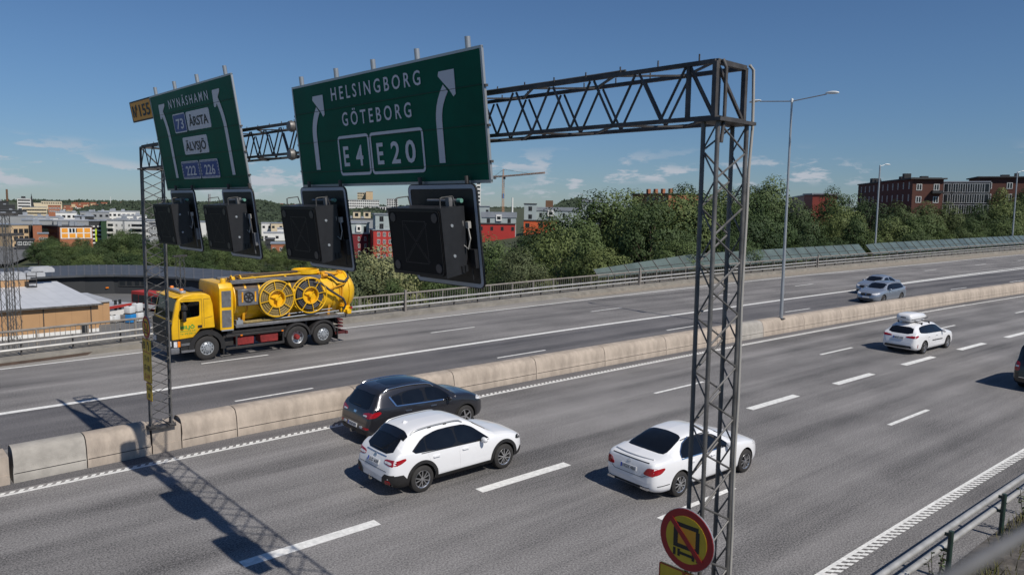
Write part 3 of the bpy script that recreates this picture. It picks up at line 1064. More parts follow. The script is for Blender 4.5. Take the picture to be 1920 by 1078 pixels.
for u0, u1, txt in ((1.29, 2.36, '222'), (2.41, 3.45, '226')):
    p = plaque(b2, u0, 0.25, u1, 0.66, 'signblue', 'route_plaque', txt, 'signwhite', u0 + 0.24, u1 - 0.22, 0.22)
    mb = MB()                                  # dashed border
    for i in range(13):
        u = u0 + 0.06 + (u1 - u0 - 0.12) * i / 12
        for v in (0.285, 0.625):
            mb.add([b2.f(u - 0.022, v - 0.014, 0.012), b2.f(u + 0.022, v - 0.014, 0.012), b2.f(u + 0.022, v + 0.014, 0.012), b2.f(u - 0.022, v + 0.014, 0.012)], [(0, 1, 2, 3)])
    for i in range(4):
        v = 0.35 + 0.07 * i
        for u in (u0 + 0.045, u1 - 0.045):
            mb.add([b2.f(u - 0.014, v - 0.018, 0.012), b2.f(u + 0.014, v - 0.018, 0.012), b2.f(u + 0.014, v + 0.018, 0.012), b2.f(u - 0.014, v + 0.018, 0.012)], [(0, 1, 2, 3)])
    mb.build('dashed_border', M['signwhite'], p)
    b2.ring(u0, 0.25, u1, 0.66, 0.016, 0.05, 0.013, 'plaque_border', M['signwhite'], p)
for base, hd in ((0.87, [(0.51, 1.99), (0.53, 2.035), (0.92, 2.035), (0.90, 1.98), (0.78, 1.90), (0.58, 1.70), (0.50, 1.70)]),
                 (4.165, [(3.78, 2.01), (3.80, 2.055), (4.16, 2.055), (4.15, 2.0), (4.05, 1.92), (3.86, 1.71), (3.77, 1.71)])):
    add_arrow(b2, base, 0.29, 1.86, -0.21, 0.15, hd)
sign_posts(b2, (0.2, 1.49, 2.86, 4.36), 0.2, b2.h + 0.2)

b3 = Board(-0.64, 1.56, 0.52, 8.33, -0.655, -0.745, 'exit_number_sign', 'small orange exit plate reading N155 at the left of the smaller green sign', 'exit sign')
b3.panel([(0, 0), (b3.w, 0), (b3.w, b3.h), (0, b3.h)], -0.03, 0.0, 'panel', M['signorange'])
b3.ring(0.0, 0.0, b3.w, b3.h, 0.035, 0.04, 0.004, 'border', M['signblack'])
b3.text('155', 0.66, 0.12, 0.29, 1.44, 'signblack', 0.02)
mb = MB()                                      # the exit symbol: a slanted stroke beside the number
for poly in ([(0.11, 0.12), (0.18, 0.12), (0.205, 0.40), (0.135, 0.40)], [(0.15, 0.40), (0.21, 0.40), (0.345, 0.12), (0.275, 0.12)], [(0.29, 0.12), (0.35, 0.12), (0.44, 0.33), (0.38, 0.345)], [(0.32, 0.345), (0.47, 0.43), (0.50, 0.27)]):
    mb.prism(poly, 0.002, 0.006, b3.f)
mb.build('exit_symbol', M['signblack'], b3.root)

M['screenblack'] = mat('matt_black_screen', (0.006, 0.006, 0.007), 0.6, spec=0.2)
# ------------------------------------------------------------------ lane signals
def lane_signal(y0, y1, label, side_lit):
    w = y0 - y1
    b = Board(y0, w, 1.45, 5.145, -0.31, -0.50, 'lane_signal', label, 'lane signal')
    b.root['group'] = 'lane signals hanging under the signs'
    b.panel(rrect(0, 0, w, 1.45, 0.10), -0.025, 0.0, 'backing_board', M['blackpaint'])
    b.ring(0.012, 0.012, w - 0.012, 1.438, 0.055, 0.09, 0.004, 'board_border', M['borderwhite'])
    u0, u1, v0, v1 = 0.16, w - 0.17, 0.23, 1.17
    box = MB()
    dz = 0.50
    poly = [(u0, v0), (u1, v0), (u1, v1), (u0, v1)]
    # cabinet whose back tapers: outline in (distance, v), extruded along u
    side = [(0.12, v0 + 0.22), (0.18, v0 + 0.02), (dz, v0), (dz, v1), (0.10, v1 - 0.01)]
    box.prism(side, u0, u1, lambda d_, v_, u_: b.f(u_, v_, d_))
    cab = box.build('cabinet', M['boxgrey'], b.root)
    b.panel(rrect(u0 + 0.02, v0 + 0.02, u1 - 0.02, v1 - 0.02, 0.07), dz, dz + 0.012, 'front_screen', M['screenblack'], cab)
    b.ring(u0 + 0.03, v0 + 0.03, u1 - 0.03, v1 - 0.03, 0.014, 0.07, dz + 0.018, 'screen_gasket', M['boxgrey'], cab)
    for cu, cv in ((u0 + 0.14, v0 + 0.13), (u1 - 0.14, v0 + 0.13), (u0 + 0.14, v1 - 0.13), (u1 - 0.14, v1 - 0.13)):
        mb = MB()
        mb.prism([(cu + 0.065 * math.cos(R(30 * i)), cv + 0.065 * math.sin(R(30 * i))) for i in range(12)], dz + 0.012, dz + 0.02, b.f)
        mb.build('corner_lamp', M['led'], cab)
    mb = MB()                                  # the unlit dot matrix: a cross inside a dotted square
    cu, cv = (u0 + u1) / 2, (v0 + v1) / 2
    dots = []
    for i in range(23):
        t = -0.26 + 0.52 * i / 22
        dots += [(t, t), (t + 0.035, t), (t, -t), (t + 0.035, -t)]
        dots += [(t, 0.29), (t, -0.29), (-0.27, t * 1.08), (0.27, t * 1.08)]
    for du, dv_ in dots:
        s_ = 0.006
        mb.add([b.f(cu + du - s_, cv + dv_ - s_, dz + 0.014), b.f(cu + du + s_, cv + dv_ - s_, dz + 0.014), b.f(cu + du + s_, cv + dv_ + s_, dz + 0.014), b.f(cu + du - s_, cv + dv_ + s_, dz + 0.014)], [(0, 1, 2, 3)])
    tag(mb.build('dot_matrix', M['led'], cab), kind='stuff')
    for cu in (u0 + 0.11, u1 - 0.11):
        mb = MB()
        mb.path([b.f(cu - 0.0, v1 - 0.01, dz - 0.08), b.f(cu, v1 + 0.12, dz - 0.09), b.f(cu + 0.0, v1 + 0.13, dz - 0.12), b.f(cu, v1 + 0.13, dz - 0.3), b.f(cu, v1 - 0.01, dz - 0.33)], 0.010, 6)
        mb.build('lifting_handle', M['cabledark'], cab)
    mb = MB()
    mb.tube(b.f(u0 + 0.45, 1.23, 0.10), b.f(u1 - 0.12, 1.23, 0.10), 0.022, 10)
    mb.box(b.f(u1 - 0.25, 1.22, 0.14), (0.08, 0.09, 0.12))
    pv = mb.build('pivot_tube', M['steelgrey'], b.root, 40)
    mb = MB()
    mb.tube(b.f(u1 - 0.12, 1.23, 0.10), b.f(u1 - 0.04, 1.23, 0.10), 0.030, 10)
    mb.build('pivot_valve', M['copper'], pv, 40)
    mb = MB()
    mb.box(b.f(u1 + 0.03, 0.90, 0.08), (0.06, 0.05, 0.09))
    for j in range(4):
        mb.path([b.f(u1 + 0.0, 0.90 + 0.02 * j, 0.14), b.f(u1 - 0.06, 0.86 - 0.03 * j, 0.2), b.f(u1 - 0.1, 0.84 - 0.02 * j, 0.22)], 0.008, 5)
    mb.path([b.f(u1 + 0.05, 0.86, 0.1), b.f(u1 + 0.1, 0.72, 0.12), b.f(u1 + 0.06, 0.58, 0.14), b.f(u1 - 0.02, 0.64, 0.16), b.f(u1 - 0.05, 0.74, 0.17)], 0.009, 6)
    mb.build('cable_joint', M['cable'], b.root)
    mb = MB()
    mb.box2(tuple(b.f(u1 - 0.02, 0.30, 0.0)), tuple(b.f(u1 + 0.1, 0.56, 0.07)))
    mb.tube(b.f(u1 + 0.0, 0.13, 0.05), b.f(u1 - 0.02, 0.9, 0.05), 0.011, 6)
    mb.build('junction_box', M['steelgrey'] if side_lit else M['boxgrey'], b.root)  # sunlit side put into the box's colour: paler material when side_lit
    for v in (v0 + 0.28, v1 - 0.25):
        mb = MB()
        mb.lathe([(0.0, 0.012), (0.022, 0.01), (0.024, 0)], 10, axis='x')
        o = mb.build('side_bolt', M['pole'], cab, 40)
        o.location = b.f(u1 + 0.001, v, dz - 0.16)
    for q in (0.06, 0.12):
        mb = MB()
        mb.box(b.f(u1 + 0.008, v0 + 0.08, dz - 0.22 - q), (0.016, 0.045, 0.09))
        mb.build('cable_gland', M['blackpaint'], cab)
    for q in (0.25, w - 0.25):
        mb = MB()
        mb.tube(b.f(q, 0.2, -0.06), b.f(q, 1.55, -0.06), 0.03, 8)
        mb.build('hanger_pipe', M['galv_dark'], b.root, 40)
    return b
lane_signal(-12.73, -14.31, 'nearest and largest black lane signal under the right end of the large sign', False)
lane_signal(-9.37, -10.95, 'black lane signal under the left end of the HELSINGBORG sign', False)
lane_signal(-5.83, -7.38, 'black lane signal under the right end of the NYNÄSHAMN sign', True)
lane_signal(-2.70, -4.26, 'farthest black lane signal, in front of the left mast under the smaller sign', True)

# ------------------------------------------------------------------ prohibition signs on both masts
def ban_sign(yc, zc, r, label, plates):
    b = Board(yc + r, 2 * r, 2 * r, zc - r, -h - 0.12, -h - 0.121, 'prohibition_sign', label, 'traffic sign')
    b.root['group'] = 'no trucks signs on the gantry masts'
    circ = lambda rr: [(r + rr * math.cos(R(10 * i)), r + rr * math.sin(R(10 * i))) for i in range(36)]
    b.panel(circ(r), -0.02, 0.0, 'red_disc', M['signred'])
    mb = MB()
    mb.prism(circ(r + 0.006), -0.022, -0.004, b.f)
    mb.build('rim', M['alu'], b.root)
    fce = b.panel(circ(r * 0.77), 0.0, 0.004, 'yellow_face', M['signyellow'])
    k = r / 0.33
    P = lambda pts: [(r + x * k, r + z * k) for x, z in pts]
    mb = MB()
    for poly in ([(-0.13, 0.17), (0.15, 0.17), (0.15, 0.125), (-0.13, 0.125)], [(-0.155, 0.125), (-0.10, 0.125), (-0.10, -0.06), (-0.155, -0.06)], [(0.12, 0.125), (0.165, 0.125), (0.165, -0.10), (0.12, -0.10)],
                 [(-0.155, -0.06), (0.12, -0.06), (0.12, -0.105), (-0.155, -0.105)], [(-0.155, -0.12), (-0.125, -0.12), (-0.125, -0.20), (-0.155, -0.20)], [(-0.10, -0.12), (-0.07, -0.12), (-0.07, -0.20), (-0.10, -0.20)],
                 [(0.08, -0.12), (0.11, -0.12), (0.11, -0.20), (0.08, -0.20)], [(0.135, -0.12), (0.165, -0.12), (0.165, -0.20), (0.135, -0.20)], [(-0.07, -0.145), (0.08, -0.145), (0.08, -0.175), (-0.07, -0.175)]):
        mb.prism(P(poly), 0.004, 0.008, b.f)
    tr = mb.build('truck_symbol', M['signblack'], fce)
    mb = MB()
    mb.prism(P([(-0.10, 0.125), (0.12, 0.125), (0.12, -0.06), (-0.10, -0.06)]), 0.004, 0.007, b.f)
    mb.build('symbol_panel', M['signorange'], fce)
    mb = MB()
    c, s_ = math.cos(R(-45)), math.sin(R(-45))
    mb.prism(P([(c * x - s_ * z, s_ * x + c * z) for x, z in ((-0.27, 0.028), (0.27, 0.028), (0.27, -0.028), (-0.27, -0.028))]), 0.008, 0.012, b.f)
    mb.build('red_bar', M['signred'], fce)
    mb = MB()
    mb.bar(b.f(r * 0.6, r, -0.04), b.f(r * 1.5, r, -0.04), 0.03)
    mb.build('bracket', M['galv'], b.root)
    for (u0, v1, u1, v0, lines, sw) in plates:
        pb = Board(yc + r - u0, u1 - u0, v1 - v0, zc - r + v0, -h - 0.12, -h - 0.121, 'supplementary_plate', sw, 'plate')
        pb.root['group'] = 'yellow plates under the prohibition signs'
        pb.panel(rrect(0, 0, pb.w, pb.h, 0.02), -0.02, 0.0, 'panel', M['signyellow'])
        pb.ring(0, 0, pb.w, pb.h, 0.014, 0.02, 0.003, 'border', M['signred'])
        for (t_, u, v, hh, uu, mm) in lines:
            if t_ == '|':
                pb.panel([(u, v), (u + uu, v), (u + uu, v + hh), (u, v + hh)], 0.0, 0.004, 'divider', M[mm])
            elif t_ == '^':
                pb.panel([(u, v), (u + 0.05, v), (u + 0.05, v + hh * .6), (u + 0.02, v + hh), (u - 0.09, v + hh), (u - 0.06, v + hh * .6), (u, v + hh * .6)], 0.0, 0.004, 'arrow', M[mm])
            else:
                pb.text(t_, u, v, hh, uu, mm, 0.02, d=0.005)
    return b
L_ = 'signblack'
ban_sign(-17.74, 2.755, 0.335, 'large yellow and red round no trucks sign on the right mast in the foreground', [
    (0.0, -0.02, 0.32, -0.46, [('B', 0.07, 0.13, 0.17, 0.18, L_)], 'yellow plate with a letter B under the round sign on the right mast'),
    (0.33, -0.02, 0.66, -0.46, [('^', 0.2, 0.1, 0.24, 0, L_)], 'yellow arrow plate partly cut off below the round sign on the right mast')])
ban_sign(-0.20, 2.885, 0.31, 'small distant yellow and red round no trucks sign on the left mast', [
    (-0.03, -0.02, 0.62, -1.22, [('B', 0.08, 0.92, 0.2, 0.24, L_), ('|', 0.32, 0.84, 0.34, 0.015, 'signred'), ('^', 0.47, 0.90, 0.24, 0, L_), ('|', 0.0, 0.82, 0.02, 0.65, 'signred'),
                               ('7-19', 0.14, 0.58, 0.15, 0.52, L_), ('(7-18)', 0.1, 0.33, 0.15, 0.56, L_), ('7-19', 0.14, 0.08, 0.15, 0.52, 'signred')], 'tall yellow plate with B, an arrow and hours under the small round sign'),
    (0.18, -1.25, 0.60, -1.72, [('0-6', 0.07, 0.28, 0.12, 0.36, L_), ('18', 0.13, 0.08, 0.12, 0.3, L_)], 'lowest small yellow plate on the left mast')])

# ------------------------------------------------------------------ street lamps
def lamp_head(mb, T):
    prof = [(0.0, -0.36), (0.06, -0.33), (0.11, -0.2), (0.125, 0.0), (0.10, 0.2), (0.06, 0.33), (0.035, 0.38)]
    vs, fs = [], []
    n = 14
    for r_, x in prof:
        for j in range(n):
            w = 2 * math.pi * j / n
            z = math.sin(w) * r_
            vs.append((x, math.cos(w) * r_, z * (0.85 if z > 0 else 0.45)))
    for i in range(len(prof) - 1):
        for j in range(n):
            fs.append((i * n + j, i * n + (j + 1) % n, (i + 1) * n + (j + 1) % n, (i + 1) * n + j))
    fs.append(tuple(range((len(prof) - 1) * n, len(prof) * n)))
    mb.add(vs, fs, 0, T)
M['lampwhite'] = mat('lamp_housing_white', (0.62, 0.64, 0.64), 0.4)
def street_lamp(p, hgt, arms, label, r0=0.10, r1=0.055, ang=0.0, group=None):
    t = thing('street_lamp', label, 'street lamp', up_mw(p, ang), group)
    mb = MB()
    mb.path([(0, 0, -0.3), (0, 0, hgt * 0.35), (0, 0, hgt)], r0, 14, 0, r1)
    mb.build('pole', M['pole'], t, 40)
    mb = MB()
    mb.box2((-0.17, -0.17, -0.02), (0.17, 0.17, 0.03))
    mb.build('base_flange', M['galv_dark'], t, 40)
    mb = MB()
    mb.lathe([(0.0, 0.08), (0.06, 0.06), (0.075, 0), (0.075, -0.14), (0.06, -0.15)], 12)
    mb.build('pole_cap', M['lampwhite'], t, 40).location = (0, 0, hgt)
    for (ax, ay, al) in arms:
        d = Vector((ax, ay, 0)).normalized()
        mb = MB()
        mb.path([Vector((0, 0, hgt - 0.08)), d * al + Vector((0, 0, hgt + 0.10))], 0.03, 8)
        mb.build('arm', M['pole'], t, 40)
        mb = MB()
        T = Matrix.Translation(d * (al + 0.33) + Vector((0, 0, hgt + 0.13))) @ Matrix.Rotation(math.atan2(-d.y, -d.x), 4, 'Z') @ Matrix.Rotation(R(-4), 4, 'Y')
        lamp_head(mb, T)
        mb.build('lamp_head', M['lampwhite'], t, 45)
    return t
lp = arcw(38.35, 22.40, 0.80)
street_lamp(lp, 12.0, [(0.03, 1, 1.95), (-0.03, -1, 1.95)], 'tall double armed street lamp on the median barrier right of the gantry')
street_lamp(at(1640, 475, 103.5), 10.6, [(0.9, -0.7, 0.6)], 'single armed street lamp behind the far guard rail in front of the trees', r0=0.12, r1=0.09)
street_lamp(at(1897, 458, 146), 11.4, [(0.9, -0.7, 0.6)], 'distant street lamp at the right edge behind the glass screens', r0=0.13, r1=0.09)
# ================================================================== CARS
def pchip(pts):
    return interp(pts)
def chaikin(P, n=2, w=0.25):
    for _ in range(n):
        Q = [P[0]]
        for a, b in zip(P[:-1], P[1:]):
            Q.append((a[0] * (1 - w) + b[0] * w, a[1] * (1 - w) + b[1] * w))
            Q.append((a[0] * w + b[0] * (1 - w), a[1] * w + b[1] * (1 - w)))
        Q.append(P[-1])
        P = Q
    return P
def fix_normals(me):
    bm = bmesh.new()
    bm.from_mesh(me)
    bmesh.ops.recalc_face_normals(bm, faces=bm.faces)
    if bm.calc_volume(signed=True) < 0:
        bmesh.ops.reverse_faces(bm, faces=bm.faces)
    bm.to_mesh(me)
    bm.free()
def volume(me):
    bm = bmesh.new()
    bm.from_mesh(me)
    v = bm.calc_volume(signed=True)
    bm.free()
    return v
def cut_mesh(ob, cutters):
    for c in cutters:
        fix_normals(c.data)
    v0 = volume(ob.data)
    best = None
    for solver, selfx in (('EXACT', False), ('FAST', False), ('EXACT', True)):
        for c in cutters:
            m = ob.modifiers.new('cut', 'BOOLEAN')
            m.operation, m.solver, m.object = 'DIFFERENCE', solver, c
            if solver == 'EXACT':
                m.use_self = selfx
        bpy.context.view_layer.update()
        me = bpy.data.meshes.new_from_object(ob.evaluated_get(bpy.context.evaluated_depsgraph_get()))
        ob.modifiers.clear()
        if best is not None:
            bpy.data.meshes.remove(best)
        best = me
        if 0.3 * v0 < volume(me) < 0.999 * v0:
            break
    old = ob.data
    ob.data = best
    bpy.data.meshes.remove(old)
    for c in cutters:
        cm = c.data
        bpy.data.objects.remove(c)
        bpy.data.meshes.remove(cm)

class Car:
    """local frame: x = 0 rear bumper .. L front bumper, y = 0 centre (+ is the far / left side), z = 0 road"""
    def __init__(s, name, label, mw, L, W, top, belt, hw, thw, zb, wheels, wr, paint, sill=0.30, crown=0.03, cat='car', tumble=0.06, group=None):
        s.L, s.W, s.paint = L, W, paint
        s.root = thing(name, label, cat, mw, group)
        T, Bf, H, TH, Z = pchip(top), pchip(belt), pchip(hw), pchip(thw), pchip(zb)
        s.T, s.B, s.H = T, Bf, H
        # stations spaced by arc length of the roof line
        fine = [L * i / 1500 for i in range(1501)]
        acc, d = [0], 0
        for a, b in zip(fine[:-1], fine[1:]):
            d += math.hypot(b - a, (T(b) - T(a)))
            acc.append(d)
        n = 110
        st = [0.0] + [float(np.interp(d * i / n, acc, fine)) for i in range(1, n)] + [L]
        rings = []
        for x in st:
            zt, hw_, th, z0 = T(x), H(x), TH(x), Z(x)
            zbt = min(Bf(x), zt - 0.05)
            th = min(th, hw_ - 0.03)
            low = [(0, z0), (hw_ - 0.14, z0), (hw_ - 0.05, z0 + 0.05), (hw_ - 0.005, z0 + 0.16), (hw_, z0 + (zbt - z0) * 0.55), (hw_ - 0.012, zbt - (zbt - z0) * 0.16), (hw_ - 0.04, zbt)]
            g = zt - zbt
            if g > 0.16:
                top_ = [(hw_ - 0.06, zbt + 0.03), (th + (hw_ - 0.06 - th) * 0.35, zbt + g * 0.62), (th, zt - 0.055), (th - 0.05, zt - 0.012), (th - 0.22, zt + crown * 0.5), (0, zt + crown)]
            else:
                k = g / 0.16
                top_ = [(hw_ - 0.06, zbt + g * 0.3), (hw_ - 0.07, zbt + g * 0.55), (min(th, hw_ - 0.08) , zt - 0.02 * k), (min(th, hw_ - 0.1) - 0.05, zt - 0.004), (th - 0.26, zt + crown * 0.5), (0, zt + crown)]
            rings.append(chaikin(low + top_, 2))
        m = len(rings[0])
        vs, fs = [], []
        for x, rg in zip(st, rings):
            for y, z in rg:
                vs.append((x, -y, z))
            for y, z in reversed(rg[1:-1]):
                vs.append((x, y, z))
        k = 2 * m - 2
        for i in range(len(st) - 1):
            for j in range(k):
                fs.append((i * k + j, i * k + (j + 1) % k, (i + 1) * k + (j + 1) % k, (i + 1) * k + j))
        for base, rev in ((0, False), ((len(st) - 1) * k, True)):
            c = len(vs)
            mid = st[0] if not rev else st[-1]
            bul = -0.02 if not rev else 0.03
            vs.append((mid + bul, 0, sum(v[2] for v in vs[base:base + k]) / k))
            for j in range(k):
                fs.append((base + j, c, base + (j + 1) % k) if not rev else (base + (j + 1) % k, c, base + j))
        me = bpy.data.meshes.new('body')
        me.from_pydata(vs, [], fs)
        me.materials.append(paint)
        me.materials.append(M['wheelwell'])
        fix_normals(me)
        s.body = link('body', me, s.root)
        cutters = []
        s.wheels, s.wr = wheels, wr
        for wx in wheels:
            for sg in (-1, 1):
                cb = MB()
                y0, y1 = sg * (W / 2 - 0.27), sg * (W / 2 + 0.3)
                prof = []
                nn = 40
                v = [(wx + (wr + 0.05) * math.cos(2 * math.pi * j / nn), yy, wr + 0.012 + (wr + 0.05) * math.sin(2 * math.pi * j / nn)) for yy in (y0, y1) for j in range(nn)]
                f = [(j, (j + 1) % nn, nn + (j + 1) % nn, nn + j) for j in range(nn)] + [tuple(range(nn - 1, -1, -1)), tuple(range(nn, 2 * nn))]
                cb.add(v, f, 1)
                o = cb.build('cutter', [paint, M['wheelwell']], None)
                cutters.append(o)
                o.matrix_world = s.root.matrix_world
        s.root.matrix_world = mw
        bpy.context.view_layer.update()
        for o in cutters:
            o.matrix_world = mw
        cut_mesh(s.body, cutters)
        s.body.data.shade_smooth()
        s.body.data.set_sharp_from_angle(angle=R(38))
        me = s.body.data
        s.bvh = BVHTree.FromPolygons([v.co.copy() for v in me.vertices], [tuple(p.vertices) for p in me.polygons])
    # ---- projection of outlines onto the body
    def frame(s, axis):
        L = s.L
        if axis == 'near': return (Vector((0, -4, 0)), Vector((1, 0, 0)), Vector((0, 0, 1)), Vector((0, 1, 0)))
        if axis == 'far': return (Vector((0, 4, 0)), Vector((1, 0, 0)), Vector((0, 0, 1)), Vector((0, -1, 0)))
        if axis == 'rear': return (Vector((-3, 0, 0)), Vector((0, 1, 0)), Vector((0, 0, 1)), Vector((1, 0, 0)))
        if axis == 'front': return (Vector((L + 3, 0, 0)), Vector((0, 1, 0)), Vector((0, 0, 1)), Vector((-1, 0, 0)))
        if axis == 'top': return (Vector((0, 0, 5)), Vector((1, 0, 0)), Vector((0, 1, 0)), Vector((0, 0, -1)))
    def panel(s, axis, poly, m, name, off=0.006, thick=0.012, step=0.09, parent=None, rim=None, smooth=30):
        o0, U, V, D = s.frame(axis)
        bm = bmesh.new()
        pv = [bm.verts.new((u, v, 0)) for u, v in poly]
        tri = tessellate_polygon([[Vector((u, v, 0)) for u, v in poly]])
        for t in tri:
            try:
                bm.faces.new([pv[i] for i in t])
            except ValueError:
                pass
        us, vs_ = [p[0] for p in poly], [p[1] for p in poly]
        for lo, hi, no in ((min(us), max(us), (1, 0, 0)), (min(vs_), max(vs_), (0, 1, 0))):
            n = int((hi - lo) / step)
            for i in range(1, n + 1):
                c = lo + (hi - lo) * i / (n + 1)
                bmesh.ops.bisect_plane(bm, geom=bm.verts[:] + bm.edges[:] + bm.faces[:], plane_co=Vector(no) * c, plane_no=no)
        bmesh.ops.remove_doubles(bm, verts=bm.verts, dist=0.0008)
        bm.verts.ensure_lookup_table()
        P, Nn, hit = [], [], []
        for v in bm.verts:
            p, nrm, idx, dist = s.bvh.ray_cast(o0 + U * v.co.x + V * v.co.y, D)
            hit.append(p is not None)
            P.append(p)
            Nn.append(nrm)
        good = [p for p in P if p is not None]
        if not good:
            bm.free()
            return None
        dmean = sum((p - o0).dot(D) for p in good) / len(good)
        for i, v in enumerate(bm.verts):
            if P[i] is None:                    # outline reaches past the body: take the nearest body point
                q, nrm, idx, dist = s.bvh.find_nearest(o0 + U * v.co.x + V * v.co.y + D * dmean)
                P[i], Nn[i] = q, nrm
            if Nn[i].dot(D) > 0:
                Nn[i] = -Nn[i]
        mb = MB()
        nv = len(bm.verts)
        outer = [P[i] + Nn[i] * off for i in range(nv)]
        inner = [P[i] + Nn[i] * (off - thick) for i in range(nv)]
        bm.verts.index_update()
        fs = [tuple(v.index for v in f.verts) for f in bm.faces]
        mb.add(outer + inner, fs)
        for e in bm.edges:
            if len(e.link_faces) == 1:
                a, b = e.verts[0].index, e.verts[1].index
                mb.f.append((a, b, nv + b, nv + a))
                mb.mi.append(1 if rim else 0)
        bm.free()
        mats = [m, rim] if rim else [m]
        return mb.build(name, mats, parent or s.root, smooth)
    def pt(s, axis, u, v, off=0.0):
        o0, U, V, D = s.frame(axis)
        p, nrm, i, d = s.bvh.ray_cast(o0 + U * u + V * v, D)
        if p is None:
            p, nrm, i, d = s.bvh.find_nearest(o0 + U * u + V * v + D * 3)
        if nrm.dot(D) > 0:
            nrm = -nrm
        return p + nrm * off, nrm
    def strip(s, axis, pts, w, m, name, off=0.004, parent=None):
        """thin line over the body along pts"""
        Q = []
        for a, b in zip(pts[:-1], pts[1:]):
            k = max(1, int(math.dist(a, b) / 0.07))
            Q += [(a[0] + (b[0] - a[0]) * i / k, a[1] + (b[1] - a[1]) * i / k) for i in range(k)]
        Q.append(pts[-1])
        A, Bq = [], []
        for i, q in enumerate(Q):
            a, b = Q[max(0, i - 1)], Q[min(len(Q) - 1, i + 1)]
            t = Vector((b[0] - a[0], b[1] - a[1])).normalized()
            nx, ny = -t.y * w / 2, t.x * w / 2
            A.append(s.pt(axis, q[0] + nx, q[1] + ny, off)[0])
            Bq.append(s.pt(axis, q[0] - nx, q[1] - ny, off)[0])
        mb = MB()
        mb.sheet(A, Bq)
        return mb.build(name, m, parent or s.root, 40)
    def box_on(s, axis, u, v, su, sv, d, m, name, parent=None, off=0.0):
        p, n = s.pt(axis, u, v)
        o0, U, V, D = s.frame(axis)
        a = (U - n * U.dot(n)).normalized()
        b = n.cross(a)
        mb = MB()
        mb.prism(rrect(-su / 2, -sv / 2, su / 2, sv / 2, min(su, sv) * 0.3, 2), off, off + d, lambda x, y, q: p + a * x + b * y * (1 if b.dot(V) > 0 else -1) + n * q)
        return mb.build(name, m, parent or s.root)
    def add_wheels(s, style='twin5', hub=None, w=0.215, inset=0.012, dark=True):
        r = s.wr
        for wx in s.wheels:
            for sg in (-1, 1):
                yo = sg * (s.W / 2 - inset)
                mb = MB()
                prof = [(r * 0.66, 0.0), (r * 0.70, 0.012), (r * 0.86, 0.010), (r * 0.97, -0.012), (r, -0.045), (r, -w + 0.045), (r * 0.97, -w + 0.01), (r * 0.70, -w), (r * 0.62, -w), (r * 0.62, -0.05), (r * 0.66, 0)]
                T = Matrix.Translation((wx, yo, r)) @ Matrix.Rotation(0 if sg > 0 else math.pi, 4, 'Z')
                mb.lathe(prof, 40, axis='y', closed=True)
                tw = mb.build('wheel', M['tyre'], s.root, 35)
                tw.matrix_local = T
                rm = MB()
                R1 = r * 0.67
                rm.lathe([(R1 * 0.98, 0.006), (R1, 0.0), (R1 * 0.9, -0.012), (R1 * 0.88, -0.07)], 40, 0, axis='y', closed=True)
                rm.lathe([(0.0, -0.075), (R1 * 0.95, -0.075)], 24, 1, axis='y')
                rm.lathe([(0.0, 0.004), (R1 * 0.16, 0.0), (R1 * 0.2, -0.02)], 16, 0, axis='y', closed=True)
                for k in range(5):
                    a0 = 2 * math.pi * k / 5 + 0.3
                    if style == 'twin5':
                        prs = [(a0 - 0.10, a0 - 0.27, 0.02, 0.024), (a0 + 0.10, a0 + 0.27, 0.02, 0.024)]
                    elif style == 'ten':
                        prs = [(a0, a0, 0.028, 0.03), (a0 + 0.63, a0 + 0.63, 0.028, 0.03)]
                    else:
                        prs = [(a0, a0, 0.06, 0.045)]
                    for b0, b1, w0, w1 in prs:
                        p0 = Vector((R1 * 0.13 * math.sin(b0), -0.012, R1 * 0.13 * math.cos(b0)))
                        p1 = Vector((R1 * 0.93 * math.sin(b1), -0.008, R1 * 0.93 * math.cos(b1)))
                        rm.bar(p0, p1, 0.022, w1, 0, None, Vector((0, 1, 0)).cross((p1 - p0).normalized()))
                rm.build('rim', [M['rim'], M['rimdark']], tw, 35)
    def plate(s, axis, u, v, txt, w=0.52, hgt=0.115):
        p, n = s.pt(axis, u, v)
        o0, U, V, D = s.frame(axis)
        n = Vector((n.x, 0, n.z)).normalized()
        a = Vector((0, -1 if axis == 'rear' else 1, 0))
        b = n.cross(a)
        if b.z < 0:
            b = -b
        f = lambda x, y, q: p + a * x + b * y + n * q
        mb = MB()
        mb.prism(rrect(-w / 2, -hgt / 2, w / 2, hgt / 2, 0.012, 2), 0.004, 0.022, f)
        pl = mb.build('number_plate', M['plate'], s.root)
        mb = MB()
        mb.prism([(-w / 2 + 0.004, -hgt / 2 + 0.004), (-w / 2 + 0.05, -hgt / 2 + 0.004), (-w / 2 + 0.05, hgt / 2 - 0.004), (-w / 2 + 0.004, hgt / 2 - 0.004)], 0.02, 0.024, f)
        mb.build('blue_band', M['euroblue'], pl)
        if txt:
            vs, fs = text_mesh(txt, hgt * 0.66, bold=0.015, width=w * 0.80)
            mb = MB()
            mb.add([f(-w / 2 + 0.07 + q.x, q.y - hgt * 0.33, 0.0245) for q in vs], fs)
            mb.build('plate_lettering', M['signblack'], pl)
        return pl
    def mirror(s, x, z, m, sides=(-1, 1), size=1.0):
        for sg in sides:
            mb = MB()
            p, n = s.pt('near' if sg < 0 else 'far', x, z)
            y = p.y + sg * 0.13 * size
            mb.lathe([(0.0, -0.11), (0.055, -0.10), (0.085, -0.05), (0.09, 0.02), (0.07, 0.075), (0.0, 0.09)], 14, axis='y')
            o = mb.build('door_mirror', m, s.root, 60)
            o.location = (x, y, z + 0.02)
            o.scale = (0.75, 1.0 * size, 0.85)
            ft = MB()
            ft.bar((x, p.y - sg * 0.03, z - 0.03), (x, y, z), 0.05, 0.035)
            ft.build('mirror_foot', M['trim'], s.root)
